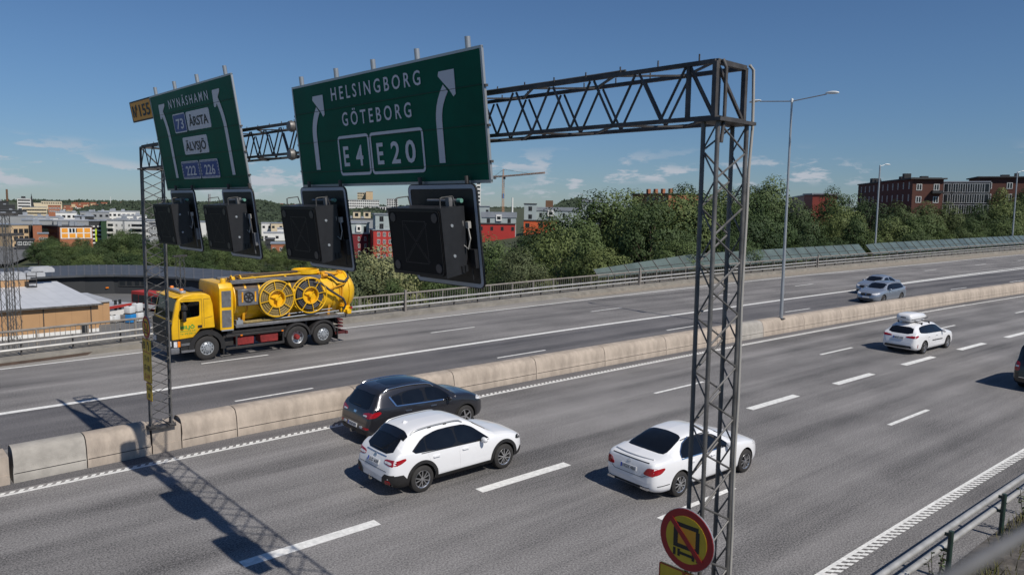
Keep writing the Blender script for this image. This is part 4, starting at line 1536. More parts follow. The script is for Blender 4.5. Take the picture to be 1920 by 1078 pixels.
    def rails(s, x0, x1, y, m, lift=0.045):
        for sg in (-1, 1):
            mb = MB()
            pts = []
            for i in range(15):
                t = i / 14
                x = x0 + (x1 - x0) * t
                p, n = s.pt('top', x, sg * y)
                e = min(1, t / 0.08, (1 - t) / 0.08)
                pts.append(p + Vector((0, 0, -0.01 + (lift + 0.01) * e ** 0.5)))
            mb.path(pts, 0.021, 8)
            rr = mb.build('roof_rail', m, s.root, 50)
            mb = MB()
            for t in (0.36, 0.66):
                p, n = s.pt('top', x0 + (x1 - x0) * t, sg * y)
                mb.bar(p + Vector((-0.05, 0, lift * 0.5)), p + Vector((0.05, 0, lift * 0.5)), 0.02, lift)
            mb.build('rail_foot', M['trim'], rr)
    def fin(s, x, m):
        p, n = s.pt('top', x, 0)
        mb = MB()
        mb.prism([(-0.09, -0.01), (0.10, -0.01), (-0.02, 0.055), (-0.06, 0.05)], -0.015, 0.015, lambda u, v, d: p + Vector((u, d, v)))
        mb.build('roof_antenna', m, s.root)
    def dlo(s, poly):
        for ax in ('near', 'far'):
            s.panel(ax, rnd(poly, 1), M['pillar'], 'window_surround', 0.0025, 0.008, 0.12)
    def arches(s, w, m, off=0.010, a0=-14, a1=194):
        for wx in s.wheels:
            for ax in ('near', 'far'):
                r0, r1 = s.wr + 0.052, s.wr + 0.052 + w
                cz = s.wr + 0.012
                A = [R(a0 + (a1 - a0) * i / 24) for i in range(25)]
                poly = [(wx + r1 * math.cos(a), max(0.16, cz + r1 * math.sin(a))) for a in A] + [(wx + r0 * math.cos(a), max(0.16, cz + r0 * math.sin(a))) for a in reversed(A)]
                s.panel(ax, poly, m, 'wheel_arch_trim', off, 0.03, 0.2)

def rnd(poly, k=2):
    """round the corners of a closed outline"""
    for _ in range(k):
        q = []
        n = len(poly)
        for i in range(n):
            a, b = poly[i], poly[(i + 1) % n]
            q.append((a[0] * 0.82 + b[0] * 0.18, a[1] * 0.82 + b[1] * 0.18))
            q.append((a[0] * 0.18 + b[0] * 0.82, a[1] * 0.18 + b[1] * 0.82))
        poly = q
    return poly
def mir(poly):
    return [(-u, v) for u, v in reversed(poly)]

M['pillar'] = mat('gloss_black_pillar', (0.010, 0.010, 0.011), 0.25)
def heading(s):
    return CURV * s

# ---------------------------------------------------------------- white crossover (nearest)
s_ = 10.7
hd = heading(s_)
rear_axle = Vector((10.86, 16.07, 0))
x_off = 0.93
def place(ax_pt, off, ang):
    return RM4 @ Matrix.Translation(ax_pt) @ Matrix.Rotation(ang, 4, 'Z') @ Matrix.Translation((-off, 0, 0))
WP = M['w_paint']
c = Car('crossover_car', 'white crossover car with black wheel arch trim and silver roof rails', place(rear_axle, x_off, hd), 4.46, 1.80,
        top=[(0, 0.60), (0.03, 0.72), (0.07, 0.83), (0.14, 0.97), (0.27, 1.12), (0.52, 1.37), (0.66, 1.49), (0.95, 1.565), (1.5, 1.60), (2.0, 1.60), (2.35, 1.56), (2.62, 1.465), (3.0, 1.25), (3.22, 1.12), (3.36, 1.06), (3.7, 1.02), (4.1, 0.94), (4.3, 0.86), (4.42, 0.74), (4.46, 0.62)],
        belt=[(0, 0.98), (0.5, 1.06), (1.2, 1.03), (2.5, 0.97), (3.3, 0.94), (4.46, 0.72)],
        hw=[(0, 0.70), (0.06, 0.78), (0.2, 0.85), (0.45, 0.885), (1.0, 0.90), (3.4, 0.90), (4.0, 0.875), (4.25, 0.80), (4.4, 0.68), (4.46, 0.60)],
        thw=[(0, 0.60), (0.25, 0.66), (0.6, 0.60), (1.2, 0.60), (2.2, 0.60), (2.7, 0.62), (3.3, 0.72), (3.8, 0.72), (4.46, 0.5)],
        zb=[(0, 0.36), (0.12, 0.27), (0.5, 0.22), (3.9, 0.22), (4.3, 0.24), (4.46, 0.30)], wheels=(0.93, 3.63), wr=0.345, paint=WP)
BT = M['trim']
c.panel('rear', rnd([(-0.60, 1.03), (0.60, 1.03), (0.52, 1.40), (0.3, 1.43), (-0.3, 1.43), (-0.52, 1.40)], 1), M['glass'], 'rear_window', 0.006, 0.012, 0.1)
c.panel('top', rnd([(0.50, -0.60), (0.69, -0.61), (0.69, 0.61), (0.50, 0.60)], 1), M['k_paint'], 'roof_spoiler', 0.02, 0.035, 0.12)
c.panel('front', rnd([(-0.66, 1.10), (0.66, 1.10), (0.57, 1.46), (-0.57, 1.46)], 1), M['glass'], 'windscreen', 0.005, 0.012, 0.1)
c.dlo([(0.56, 1.05), (1.5, 1.0), (3.14, 0.955), (2.95, 1.10), (2.64, 1.33), (2.36, 1.445), (1.9, 1.465), (1.45, 1.455), (1.02, 1.36)])
for ax in ('near', 'far'):
    c.panel(ax, rnd([(0.64, 1.06), (1.06, 1.035), (1.06, 1.34), (0.98, 1.30)], 1), M['glass'], 'quarter_window', 0.005)
    c.panel(ax, rnd([(1.09, 1.035), (2.02, 1.0), (1.96, 1.44), (1.45, 1.435), (1.09, 1.355)], 1), M['glass'], 'side_window', 0.005)
    c.panel(ax, rnd([(2.08, 0.998), (3.08, 0.975), (2.92, 1.10), (2.62, 1.32), (2.36, 1.425), (2.02, 1.44)], 1), M['glass'], 'side_window', 0.005)
    c.panel(ax, [(0.9, 1.0), (3.1, 0.945), (3.1, 0.96), (0.9, 1.018)], BT, 'window_sill_trim', 0.006)
    c.panel(ax, [(1.36, 0.20), (3.24, 0.20), (3.24, 0.36), (1.36, 0.36)], BT, 'sill_cladding', 0.012, 0.04)
    for nm, pts, hx in (('door', [(1.10, 0.97), (1.16, 0.80), (1.40, 0.52), (1.44, 0.40), (2.08, 0.38), (2.05, 0.96)], 1.35), ('door', [(2.09, 0.96), (2.11, 0.38), (3.10, 0.38), (3.14, 0.70), (3.10, 0.93)], 2.28)):
        dr = c.panel(ax, pts, WP, nm, 0.003, 0.006, 0.14, rim=M['rimdark'])
        c.box_on(ax, hx, 0.86, 0.20, 0.04, 0.035, WP, 'door_handle', dr)
    # tail lamp: side part
    c.panel(ax, rnd([(0.10, 0.93), (0.42, 0.99), (0.46, 0.94), (0.30, 0.86), (0.12, 0.82)], 1), M['redlens'], 'tail_lamp_side', 0.008)
    c.panel(ax, rnd([(4.05, 0.76), (4.40, 0.70), (4.36, 0.80), (4.12, 0.86)], 1), M['glass'], 'headlamp_side', 0.008)
    c.panel(ax, [(0.0, 0.28), (0.50, 0.24), (0.52, 0.40), (0.36, 0.58), (0.04, 0.58)], BT, 'bumper_corner', 0.014, 0.03)
    c.panel(ax, [(4.08, 0.24), (4.42, 0.28), (4.44, 0.42), (4.28, 0.52), (4.14, 0.40)], BT, 'front_bumper_corner', 0.012, 0.03)
c.arches(0.085, BT)
for sg in (1, -1):
    f = (lambda p: p) if sg < 0 else mir
    tl = c.panel('rear', f(rnd([(-0.86, 0.97), (-0.44, 0.93), (-0.44, 0.83), (-0.84, 0.80)], 1)), M['redlens'], 'tail_lamp', 0.008)
    c.panel('rear', f(rnd([(-0.72, 0.90), (-0.46, 0.89), (-0.46, 0.845), (-0.74, 0.84)], 1)), M['whitelens'], 'reversing_lens', 0.013, parent=tl)
    c.panel('rear', f([(-0.80, 0.29), (-0.44, 0.29), (-0.47, 0.50), (-0.58, 0.60), (-0.82, 0.60)]), BT, 'bumper_corner_rear', 0.012, 0.03)
    c.panel('rear', f(rnd([(-0.74, 0.36), (-0.60, 0.36), (-0.60, 0.45), (-0.74, 0.45)], 1)), M['redlens'], 'reflector', 0.02)
    c.panel('front', f(rnd([(-0.80, 0.70), (-0.48, 0.74), (-0.44, 0.80), (-0.76, 0.84)], 1)), M['whitelens'], 'headlamp', 0.01)
c.panel('front', rnd([(-0.42, 0.56), (0.42, 0.56), (0.42, 0.74), (-0.42, 0.74)], 1), BT, 'grille', 0.01)
c.panel('rear', [(-0.44, 0.29), (0.44, 0.29), (0.44, 0.36), (-0.44, 0.36)], BT, 'bumper_valance', 0.012)
c.strip('rear', [(-0.62, 0.66), (0.62, 0.66)], 0.012, M['rimdark'], 'tailgate_seam')
c.strip('rear', [(-0.46, 0.985), (0.46, 0.985)], 0.02, M['chrome'], 'tailgate_strip', 0.01)
c.plate('rear', 0.0, 0.80, 'JLD 608')
c.box_on('rear', 0.0, 0.93, 0.12, 0.06, 0.012, M['chrome'], 'badge')
c.box_on('rear', 0.06, 1.08, 0.42, 0.02, 0.02, BT, 'rear_wiper')
mb = MB(); mb.path([(0.02, 0.0, 0.34), (-0.06, 0, 0.33), (-0.09, 0, 0.36), (-0.09, 0, 0.42)], 0.025, 8); mb.lathe([(0, 0.03), (0.026, 0.0), (0, -0.03)], 8, T=Matrix.Translation((-0.09, 0, 0.44)))
mb.build('tow_ball', M['galv'], c.root, 40)
c.add_wheels('twin5')
c.mirror(2.83, 0.98, WP)
c.rails(0.72, 2.35, 0.60, M['alu'])
c.fin(0.98, WP)

# ---------------------------------------------------------------- graphite SUV behind it
GP = M['g_paint']
s_ = 12.3
c = Car('suv_car', 'dark graphite SUV with silver roof rails between the white crossover and the median barrier', place(Vector((12.45, 19.72, 0)), 0.93, heading(13)), 4.44, 1.855,
        top=[(0, 0.60), (0.03, 0.72), (0.06, 0.84), (0.12, 0.98), (0.22, 1.14), (0.42, 1.42), (0.56, 1.55), (0.95, 1.625), (1.6, 1.645), (2.1, 1.62), (2.45, 1.55), (2.75, 1.42), (3.1, 1.22), (3.28, 1.13), (3.45, 1.10), (3.8, 1.05), (4.15, 0.96), (4.32, 0.86), (4.41, 0.72), (4.44, 0.6)],
        belt=[(0, 1.0), (0.5, 1.12), (1.2, 1.08), (2.5, 1.03), (3.3, 1.0), (4.44, 0.74)],
        hw=[(0, 0.72), (0.06, 0.80), (0.2, 0.87), (0.45, 0.91), (1.0, 0.925), (3.4, 0.925), (4.0, 0.90), (4.25, 0.82), (4.38, 0.70), (4.44, 0.60)],
        thw=[(0, 0.62), (0.25, 0.72), (0.6, 0.66), (1.2, 0.66), (2.2, 0.65), (2.7, 0.64), (3.3, 0.74), (3.8, 0.74), (4.44, 0.5)],
        zb=[(0, 0.36), (0.12, 0.27), (0.5, 0.22), (3.9, 0.22), (4.3, 0.25), (4.44, 0.32)], wheels=(0.93, 3.57), wr=0.35, paint=GP)
c.panel('rear', rnd([(-0.62, 1.10), (-0.45, 1.06), (0.45, 1.06), (0.62, 1.10), (0.55, 1.47), (0.3, 1.51), (-0.3, 1.51), (-0.55, 1.47)], 1), M['glass'], 'rear_window', 0.006, 0.012, 0.1)
c.panel('top', rnd([(0.44, -0.64), (0.60, -0.65), (0.60, 0.65), (0.44, 0.64)], 1), GP, 'roof_spoiler', 0.02, 0.035, 0.12)
c.panel('top', rnd([(0.95, -0.44), (2.3, -0.44), (2.3, 0.44), (0.95, 0.44)], 1), M['glass'], 'glass_roof', 0.004, 0.01, 0.2)
c.panel('front', rnd([(-0.68, 1.15), (0.68, 1.15), (0.59, 1.52), (-0.59, 1.52)], 1), M['glass'], 'windscreen', 0.005, 0.012, 0.1)
c.dlo([(0.92, 1.13), (2.0, 1.06), (3.12, 1.02), (2.92, 1.19), (2.66, 1.38), (2.4, 1.475), (2.0, 1.50), (1.4, 1.50), (0.80, 1.40)])
for ax in ('near', 'far'):
    c.panel(ax, rnd([(0.98, 1.13), (1.20, 1.12), (1.20, 1.42), (0.82, 1.38)], 1), M['glass'], 'quarter_window', 0.005)
    c.panel(ax, rnd([(1.23, 1.11), (2.02, 1.07), (1.96, 1.47), (1.5, 1.48), (1.23, 1.42)], 1), M['glass'], 'side_window', 0.005)
    c.panel(ax, rnd([(2.12, 1.07), (3.05, 1.04), (2.9, 1.18), (2.65, 1.36), (2.4, 1.45), (2.08, 1.48)], 1), M['glass'], 'side_window', 0.005)
    c.strip(ax, [(0.99, 1.115), (2.0, 1.065), (3.05, 1.025)], 0.028, M['chrome'], 'window_trim', 0.008)
    c.strip(ax, [(0.98, 1.12), (0.80, 1.40)], 0.05, M['chrome'], 'pillar_trim', 0.008)
    c.panel(ax, [(1.36, 0.20), (3.2, 0.20), (3.2, 0.33), (1.36, 0.33)], BT, 'sill_cladding', 0.012, 0.04)
    for nm, pts, hx in (('door', [(1.12, 1.05), (1.18, 0.82), (1.40, 0.54), (1.44, 0.38), (2.08, 0.36), (2.05, 1.03)], 1.38), ('door', [(2.09, 1.03), (2.11, 0.36), (3.06, 0.36), (3.12, 0.72), (3.08, 1.0)], 2.30)):
        dr = c.panel(ax, pts, GP, nm, 0.003, 0.006, 0.14, rim=M['rimdark'])
        c.box_on(ax, hx, 0.93, 0.21, 0.035, 0.035, M['chrome'], 'door_handle', dr)
    c.panel(ax, rnd([(0.08, 1.0), (0.40, 1.05), (0.46, 0.99), (0.28, 0.88), (0.10, 0.86)], 1), M['redlens'], 'tail_lamp_side', 0.008)
    c.panel(ax, rnd([(4.0, 0.84), (4.34, 0.78), (4.3, 0.88), (4.05, 0.94)], 1), M['whitelens'], 'headlamp_side', 0.008)
c.arches(0.06, BT, 0.008)
for sg in (1, -1):
    f = (lambda p: p) if sg < 0 else mir
    tl = c.panel('rear', f(rnd([(-0.88, 1.03), (-0.48, 0.97), (-0.44, 0.88), (-0.84, 0.84)], 1)), M['redlens'], 'tail_lamp', 0.008)
    c.panel('rear', f(rnd([(-0.66, 0.93), (-0.48, 0.92), (-0.48, 0.885), (-0.66, 0.88)], 1)), M['whitelens'], 'reversing_lens', 0.013, parent=tl)
    c.panel('rear', f(rnd([(-0.80, 0.52), (-0.56, 0.52), (-0.56, 0.585), (-0.80, 0.585)], 1)), M['redlens'], 'reflector', 0.014)
    c.panel('rear', f(rnd([(-0.55, 0.515), (-0.40, 0.52), (-0.40, 0.585), (-0.55, 0.59)], 1)), M['whitelens'], 'fog_lens', 0.014)
    c.panel('front', f(rnd([(-0.82, 0.78), (-0.48, 0.80), (-0.44, 0.88), (-0.78, 0.93)], 1)), M['whitelens'], 'headlamp', 0.01)
c.panel('front', rnd([(-0.42, 0.62), (0.42, 0.62), (0.42, 0.8), (-0.42, 0.8)], 1), BT, 'grille', 0.01)
c.panel('rear', [(-0.72, 0.36), (0.72, 0.36), (0.72, 0.46), (-0.72, 0.46)], BT, 'bumper_valance', 0.012)
c.strip('rear', [(-0.66, 0.68), (0.66, 0.68)], 0.012, M['rimdark'], 'tailgate_seam')
c.plate('rear', 0.0, 0.56, 'WHR 897')
c.box_on('rear', 0.0, 0.93, 0.14, 0.07, 0.012, M['chrome'], 'badge')
c.box_on('rear', 0.05, 1.10, 0.4, 0.02, 0.02, BT, 'rear_wiper')
mb = MB(); mb.path([(0.02, 0.0, 0.34), (-0.06, 0, 0.33), (-0.09, 0, 0.36), (-0.09, 0, 0.42)], 0.025, 8)
mb.build('tow_ball', M['galv'], c.root, 40)
c.add_wheels('five')
c.mirror(2.86, 1.06, GP)
c.rails(0.64, 2.45, 0.65, M['chrome'])

# ---------------------------------------------------------------- white saloon behind the mast
c = Car('saloon_car', 'white saloon car with dark rear window behind the right gantry mast', place(Vector((15.74, 11.74, 0)), 0.98, -0.045), 4.69, 1.81,
        top=[(0, 0.62), (0.02, 0.76), (0.05, 0.90), (0.09, 0.985), (0.2, 1.02), (0.50, 1.06), (0.64, 1.09), (0.95, 1.24), (1.35, 1.37), (1.7, 1.42), (2.1, 1.43), (2.5, 1.39), (2.8, 1.30), (3.15, 1.10), (3.34, 1.0), (3.5, 0.96), (3.9, 0.92), (4.3, 0.84), (4.52, 0.75), (4.65, 0.63), (4.69, 0.55)],
        belt=[(0, 0.90), (0.5, 0.96), (1.2, 0.95), (2.5, 0.91), (3.4, 0.87), (4.69, 0.66)],
        hw=[(0, 0.62), (0.05, 0.74), (0.16, 0.82), (0.4, 0.875), (1.0, 0.905), (3.6, 0.905), (4.15, 0.87), (4.45, 0.78), (4.62, 0.64), (4.69, 0.52)],
        thw=[(0, 0.58), (0.25, 0.70), (0.6, 0.70), (0.95, 0.60), (1.4, 0.56), (2.4, 0.57), (2.8, 0.60), (3.3, 0.72), (3.9, 0.72), (4.69, 0.45)],
        zb=[(0, 0.34), (0.12, 0.25), (0.5, 0.19), (4.1, 0.17), (4.5, 0.19), (4.69, 0.25)], wheels=(0.98, 3.82), wr=0.325, paint=WP)
c.panel('top', rnd([(0.60, -0.57), (0.56, 0), (0.60, 0.57), (0.78, 0.61), (1.36, 0.53), (1.44, 0.40), (1.46, 0), (1.44, -0.40), (1.36, -0.53), (0.78, -0.61)], 1), M['glass'], 'rear_window', 0.005, 0.012, 0.1)
c.panel('front', rnd([(-0.68, 1.03), (0.68, 1.03), (0.54, 1.36), (-0.54, 1.36)], 1), M['glass'], 'windscreen', 0.005, 0.012, 0.1)
c.dlo([(1.02, 0.965), (2.0, 0.945), (3.12, 0.915), (2.88, 1.09), (2.62, 1.245), (2.36, 1.33), (1.95, 1.345), (1.58, 1.345), (1.28, 1.24), (1.06, 1.08)])
for ax in ('near', 'far'):
    c.panel(ax, rnd([(1.06, 0.97), (1.95, 0.955), (1.92, 1.31), (1.6, 1.33), (1.3, 1.22), (1.1, 1.08)], 1), M['glass'], 'side_window', 0.005)
    c.panel(ax, rnd([(2.05, 0.955), (3.06, 0.93), (2.85, 1.08), (2.6, 1.23), (2.35, 1.31), (2.02, 1.32)], 1), M['glass'], 'side_window', 0.005)
    c.strip(ax, [(1.02, 0.955), (2.0, 0.942), (3.08, 0.915)], 0.022, M['chrome'], 'window_trim', 0.007)
    c.strip(ax, [(1.04, 0.97), (1.10, 1.10), (1.3, 1.25), (1.6, 1.36)], 0.02, M['chrome'], 'window_trim_upper', 0.007)
    for nm, pts, hx in (('door', [(1.22, 0.93), (1.25, 0.78), (1.46, 0.5), (1.5, 0.32), (2.06, 0.30), (2.02, 0.92)], 1.42), ('door', [(2.06, 0.92), (2.09, 0.30), (3.22, 0.30), (3.28, 0.62), (3.2, 0.88)], 2.3)):
        dr = c.panel(ax, pts, WP, nm, 0.003, 0.006, 0.14, rim=M['rimdark'])
        c.box_on(ax, hx, 0.83, 0.2, 0.035, 0.035, WP, 'door_handle', dr)
    c.strip(ax, [(1.4, 0.245), (3.3, 0.235)], 0.03, BT, 'sill_trim', 0.006)
    c.panel(ax, rnd([(0.07, 0.84), (0.36, 0.88), (0.40, 0.84), (0.26, 0.74), (0.10, 0.70)], 1), M['redlens'], 'tail_lamp_side', 0.008)
    c.panel(ax, rnd([(4.2, 0.72), (4.55, 0.64), (4.5, 0.74), (4.25, 0.80)], 1), M['whitelens'], 'headlamp_side', 0.008)
    c.strip(ax, [(0.16, 0.42), (0.56, 0.43)], 0.02, BT, 'bumper_slot', 0.006)
for sg in (1, -1):
    f = (lambda p: p) if sg < 0 else mir
    c.panel('rear', f(rnd([(-0.82, 0.88), (-0.60, 0.87), (-0.48, 0.72), (-0.52, 0.68), (-0.80, 0.68)], 1)), M['redlens'], 'tail_lamp', 0.008)
    mb = MB()
    a, n = c.pt('rear', sg * 0.55, 0.36)
    mb.box(a + Vector((-0.01, 0, -0.02)), (0.06, 0.24, 0.05))
    mb.build('exhaust_tip', M['chrome'], c.root)
    c.panel('front', f(rnd([(-0.78, 0.62), (-0.44, 0.64), (-0.42, 0.72), (-0.74, 0.78)], 1)), M['whitelens'], 'headlamp', 0.01)
c.panel('front', rnd([(-0.36, 0.46), (0.36, 0.46), (0.40, 0.68), (-0.40, 0.68)], 1), BT, 'grille', 0.01)
c.panel('rear', [(-0.66, 0.33), (0.66, 0.33), (0.66, 0.375), (-0.66, 0.375)], BT, 'diffuser', 0.01)
c.strip('rear', [(-0.46, 0.335), (0.46, 0.335)], 0.022, M['chrome'], 'bumper_strip', 0.016)
mb = MB()
mb.path([(0.15 + 0.10 * (y / 0.62) ** 2, y, c.pt('top', 0.15 + 0.10 * (y / 0.62) ** 2, y)[0].z + 0.018) for y in [-0.62 + 0.124 * i for i in range(11)]], 0.024, 8)
mb.build('boot_spoiler', WP, c.root, 60)
c.strip('rear', [(-0.60, 0.975), (0.60, 0.975)], 0.02, M['rimdark'], 'spoiler_shadow_gap', 0.004)
c.strip('rear', [(-0.56, 0.66), (-0.45, 0.60), (0.45, 0.60), (0.56, 0.66)], 0.012, M['rimdark'], 'boot_seam')
c.plate('rear', 0.0, 0.745, 'HGX 486')
c.box_on('rear', 0.0, 0.905, 0.08, 0.08, 0.012, M['chrome'], 'badge')
c.strip('top', [(1.3, -0.555), (1.8, -0.575), (2.5, -0.58)], 0.018, M['rimdark'], 'roof_seam')
c.strip('top', [(1.3, 0.555), (1.8, 0.575), (2.5, 0.58)], 0.018, M['rimdark'], 'roof_seam')
c.add_wheels('twin5')
c.mirror(2.92, 0.95, WP)

# ---------------------------------------------------------------- estate car shapes
def estate(name, label, mw, paint, front_detail, tall=0.0):
    t = tall
    c = Car(name, label, mw, 4.60, 1.78,
            top=[(0, 0.58), (0.03, 0.70), (0.06, 0.82), (0.12, 0.94), (0.24, 1.06), (0.46, 1.28 + t), (0.58, 1.36 + t), (0.9, 1.42 + t), (1.5, 1.46 + t), (2.1, 1.46 + t), (2.5, 1.41 + t), (2.8, 1.31 + t), (3.2, 1.10), (3.4, 1.01), (3.55, 0.98), (3.95, 0.92), (4.3, 0.83), (4.48, 0.73), (4.57, 0.62), (4.60, 0.54)],
            belt=[(0, 0.90), (0.5, 0.99), (1.2, 0.98), (2.5, 0.94), (3.4, 0.89), (4.6, 0.66)],
            hw=[(0, 0.66), (0.06, 0.75), (0.2, 0.83), (0.5, 0.87), (1.0, 0.89), (3.5, 0.89), (4.1, 0.86), (4.4, 0.76), (4.55, 0.62), (4.60, 0.52)],
            thw=[(0, 0.58), (0.25, 0.66), (0.6, 0.58), (1.2, 0.58), (2.3, 0.58), (2.8, 0.60), (3.4, 0.70), (3.9, 0.70), (4.6, 0.45)],
            zb=[(0, 0.34), (0.12, 0.25), (0.5, 0.19), (4.0, 0.18), (4.4, 0.2), (4.6, 0.26)], wheels=(0.98, 3.62), wr=0.318, paint=paint)
    c.panel('rear', rnd([(-0.60, 1.0), (0.60, 1.0), (0.52, 1.31 + t), (-0.52, 1.31 + t)], 1), M['glass'], 'rear_window', 0.006, 0.012, 0.1)
    c.panel('front', rnd([(-0.66, 1.04), (0.66, 1.04), (0.55, 1.38 + t), (-0.55, 1.38 + t)], 1), M['glass'], 'windscreen', 0.005, 0.012, 0.1)
    c.dlo([(0.56, 1.06), (1.2, 1.0), (3.13, 0.945), (2.92, 1.11), (2.62, 1.30 + t), (2.1, 1.365 + t), (1.2, 1.36 + t), (0.72, 1.30 + t)])
    for ax in ('near', 'far'):
        c.panel(ax, rnd([(0.62, 1.06), (1.18, 1.01), (1.18, 1.32 + t), (0.76, 1.28 + t)], 1), M['glass'], 'quarter_window', 0.005)
        c.panel(ax, rnd([(1.25, 1.01), (2.02, 0.99), (1.98, 1.34 + t), (1.25, 1.33 + t)], 1), M['glass'], 'side_window', 0.005)
        c.panel(ax, rnd([(2.12, 0.985), (3.08, 0.955), (2.9, 1.10), (2.6, 1.28 + t), (2.06, 1.34 + t)], 1), M['glass'], 'side_window', 0.005)
        for nm, pts, hx in (('door', [(1.20, 0.97), (1.25, 0.8), (1.46, 0.5), (1.5, 0.32), (2.08, 0.30), (2.05, 0.95)], 1.42), ('door', [(2.09, 0.95), (2.11, 0.30), (3.14, 0.30), (3.2, 0.64), (3.14, 0.91)], 2.3)):
            dr = c.panel(ax, pts, paint, nm, 0.003, 0.006, 0.2, rim=M['rimdark'])
            c.box_on(ax, hx, 0.85, 0.2, 0.035, 0.035, paint, 'door_handle', dr)
        c.panel(ax, rnd([(0.08, 0.94), (0.34, 0.97), (0.36, 0.91), (0.12, 0.82)], 1), M['redlens'], 'tail_lamp_side', 0.008)
        c.panel(ax, rnd([(4.1, 0.74), (4.46, 0.66), (4.42, 0.77), (4.14, 0.82)], 1), M['whitelens'], 'headlamp_side', 0.008)
    for sg in (1, -1):
        f = (lambda p: p) if sg < 0 else mir
        c.panel('rear', f(rnd([(-0.82, 0.95), (-0.36, 0.90), (-0.34, 0.84), (-0.80, 0.82)], 1)), M['redlens'], 'tail_lamp', 0.008)
        c.panel('front', f(rnd([(-0.74, 0.64), (-0.44, 0.66), (-0.42, 0.75), (-0.72, 0.79)], 1)), M['whitelens'], 'headlamp', 0.01)
    c.panel('front', rnd([(-0.38, 0.56), (0.38, 0.56), (0.40, 0.74), (-0.40, 0.74)], 1), BT, 'grille', 0.01)
    c.panel('front', rnd([(-0.60, 0.28), (0.60, 0.28), (0.56, 0.38), (-0.56, 0.38)], 1), BT, 'lower_intake', 0.01)
    c.box_on('front', 0.0, 0.66, 0.11, 0.11, 0.02, M['chrome'], 'badge')
    c.panel('rear', [(-0.66, 0.33), (0.66, 0.33), (0.62, 0.44), (-0.62, 0.44)], BT, 'bumper_valance', 0.01)
    c.mirror(2.88, 0.97, paint)
    return c
c = estate('estate_car', 'white estate car with a white roof box, driving away on the right', place(Vector((40.15, 14.72, 0)), 0.98, -0.062), WP, False)
c.plate('rear', 0.0, 0.80, 'MLB 432')
c.strip('near', [(1.75, 0.62), (2.9, 0.60)], 0.05, BT, 'rubbing_strip', 0.012)
c.box_on('near', 0.28, 0.45, 0.035, 0.17, 0.012, M['redlens'], 'reflector')
c.add_wheels('twin5')
for x in (1.15, 1.95):
    mb = MB()
    p, n = c.pt('top', x, 0)
    mb.bar((x, -0.60, 1.49), (x, 0.60, 1.49), 0.06, 0.035)
    for sg in (-1, 1):
        mb.bar((x, sg * 0.57, 1.40), (x, sg * 0.57, 1.49), 0.06)
    mb.build('roof_bar', BT, c.root)
rb = thing('roof_box', 'white cargo box strapped on the roof of the white estate car', 'roof box', c.root.matrix_world @ Matrix.Translation((1.5, 0.06, 1.53)))
mb = MB()
sect = []
for x, w, z0, z1 in ((-0.98, 0.30, 0.10, 0.26), (-0.93, 0.36, 0.03, 0.35), (-0.8, 0.40, 0.0, 0.40), (0.0, 0.41, 0.0, 0.40), (0.5, 0.39, 0.0, 0.35), (0.85, 0.33, 0.02, 0.24), (0.98, 0.24, 0.06, 0.15)):
    sect.append([(x, w * a, z0 + (z1 - z0) * b) for a, b in ((-0.8, 0), (-1, 0.2), (-1, 0.6), (-0.86, 0.92), (-0.6, 1), (0.6, 1), (0.86, 0.92), (1, 0.6), (1, 0.2), (0.8, 0))])
k = 10
vs = [p for q in sect for p in q]
fs = [(i * k + j, i * k + (j + 1) % k, (i + 1) * k + (j + 1) % k, (i + 1) * k + j) for i in range(len(sect) - 1) for j in range(k)] + [tuple(range(k)), tuple(range((len(sect) - 1) * k, len(sect) * k))]
mb.add(vs, fs)
mb.build('lid', WP, rb, 50)
mb = MB(); mb.box2((-0.9, -0.415, 0.10), (0.8, 0.415, 0.13)); mb.build('lid_seam', M['trim'], rb)
mb = MB(); mb.box2((-1.0, -0.12, 0.19), (-0.945, 0.12, 0.24)); mb.build('rear_badge', M['trim'], rb)

# far carriageway: two silver cars coming towards the camera
tang = math.pi - 0.075
c = estate('estate_car', 'silver estate car coming along beside the median barrier', RM4 @ Matrix.Translation((56.0, 23.62, 0)) @ Matrix.Rotation(tang, 4, 'Z') @ Matrix.Translation((-4.6, 0, 0)), M['s_paint'], True)
c.plate('front', 0.0, 0.47, '')
c.add_wheels('five')
c.rails(0.75, 2.35, 0.58, M['alu'], 0.03)
c = Car('saloon_car', 'silver saloon car partly hidden behind the silver estate', RM4 @ Matrix.Translation((61.0, 25.9, 0)) @ Matrix.Rotation(tang, 4, 'Z') @ Matrix.Translation((-4.5, 0, 0)), 4.5, 1.77,
        top=[(0, 0.62), (0.02, 0.76), (0.06, 0.92), (0.2, 1.0), (0.55, 1.03), (0.68, 1.06), (1.0, 1.2), (1.4, 1.35), (1.8, 1.42), (2.2, 1.42), (2.55, 1.36), (2.8, 1.26), (3.1, 1.08), (3.28, 0.99), (3.5, 0.95), (3.9, 0.88), (4.25, 0.79), (4.42, 0.68), (4.5, 0.55)],
        belt=[(0, 0.88), (0.5, 0.95), (1.2, 0.94), (2.5, 0.91), (3.4, 0.87), (4.5, 0.66)],
        hw=[(0, 0.62), (0.06, 0.74), (0.2, 0.82), (0.5, 0.87), (1.0, 0.885), (3.5, 0.885), (4.1, 0.85), (4.35, 0.74), (4.46, 0.62), (4.5, 0.5)],
        thw=[(0, 0.58), (0.25, 0.7), (0.6, 0.68), (1.0, 0.58), (1.4, 0.55), (2.4, 0.56), (2.8, 0.6), (3.3, 0.70), (3.9, 0.7), (4.5, 0.45)],
        zb=[(0, 0.34), (0.12, 0.25), (0.5, 0.19), (4.0, 0.18), (4.3, 0.2), (4.5, 0.26)], wheels=(0.95, 3.58), wr=0.315, paint=M['s_paint'])
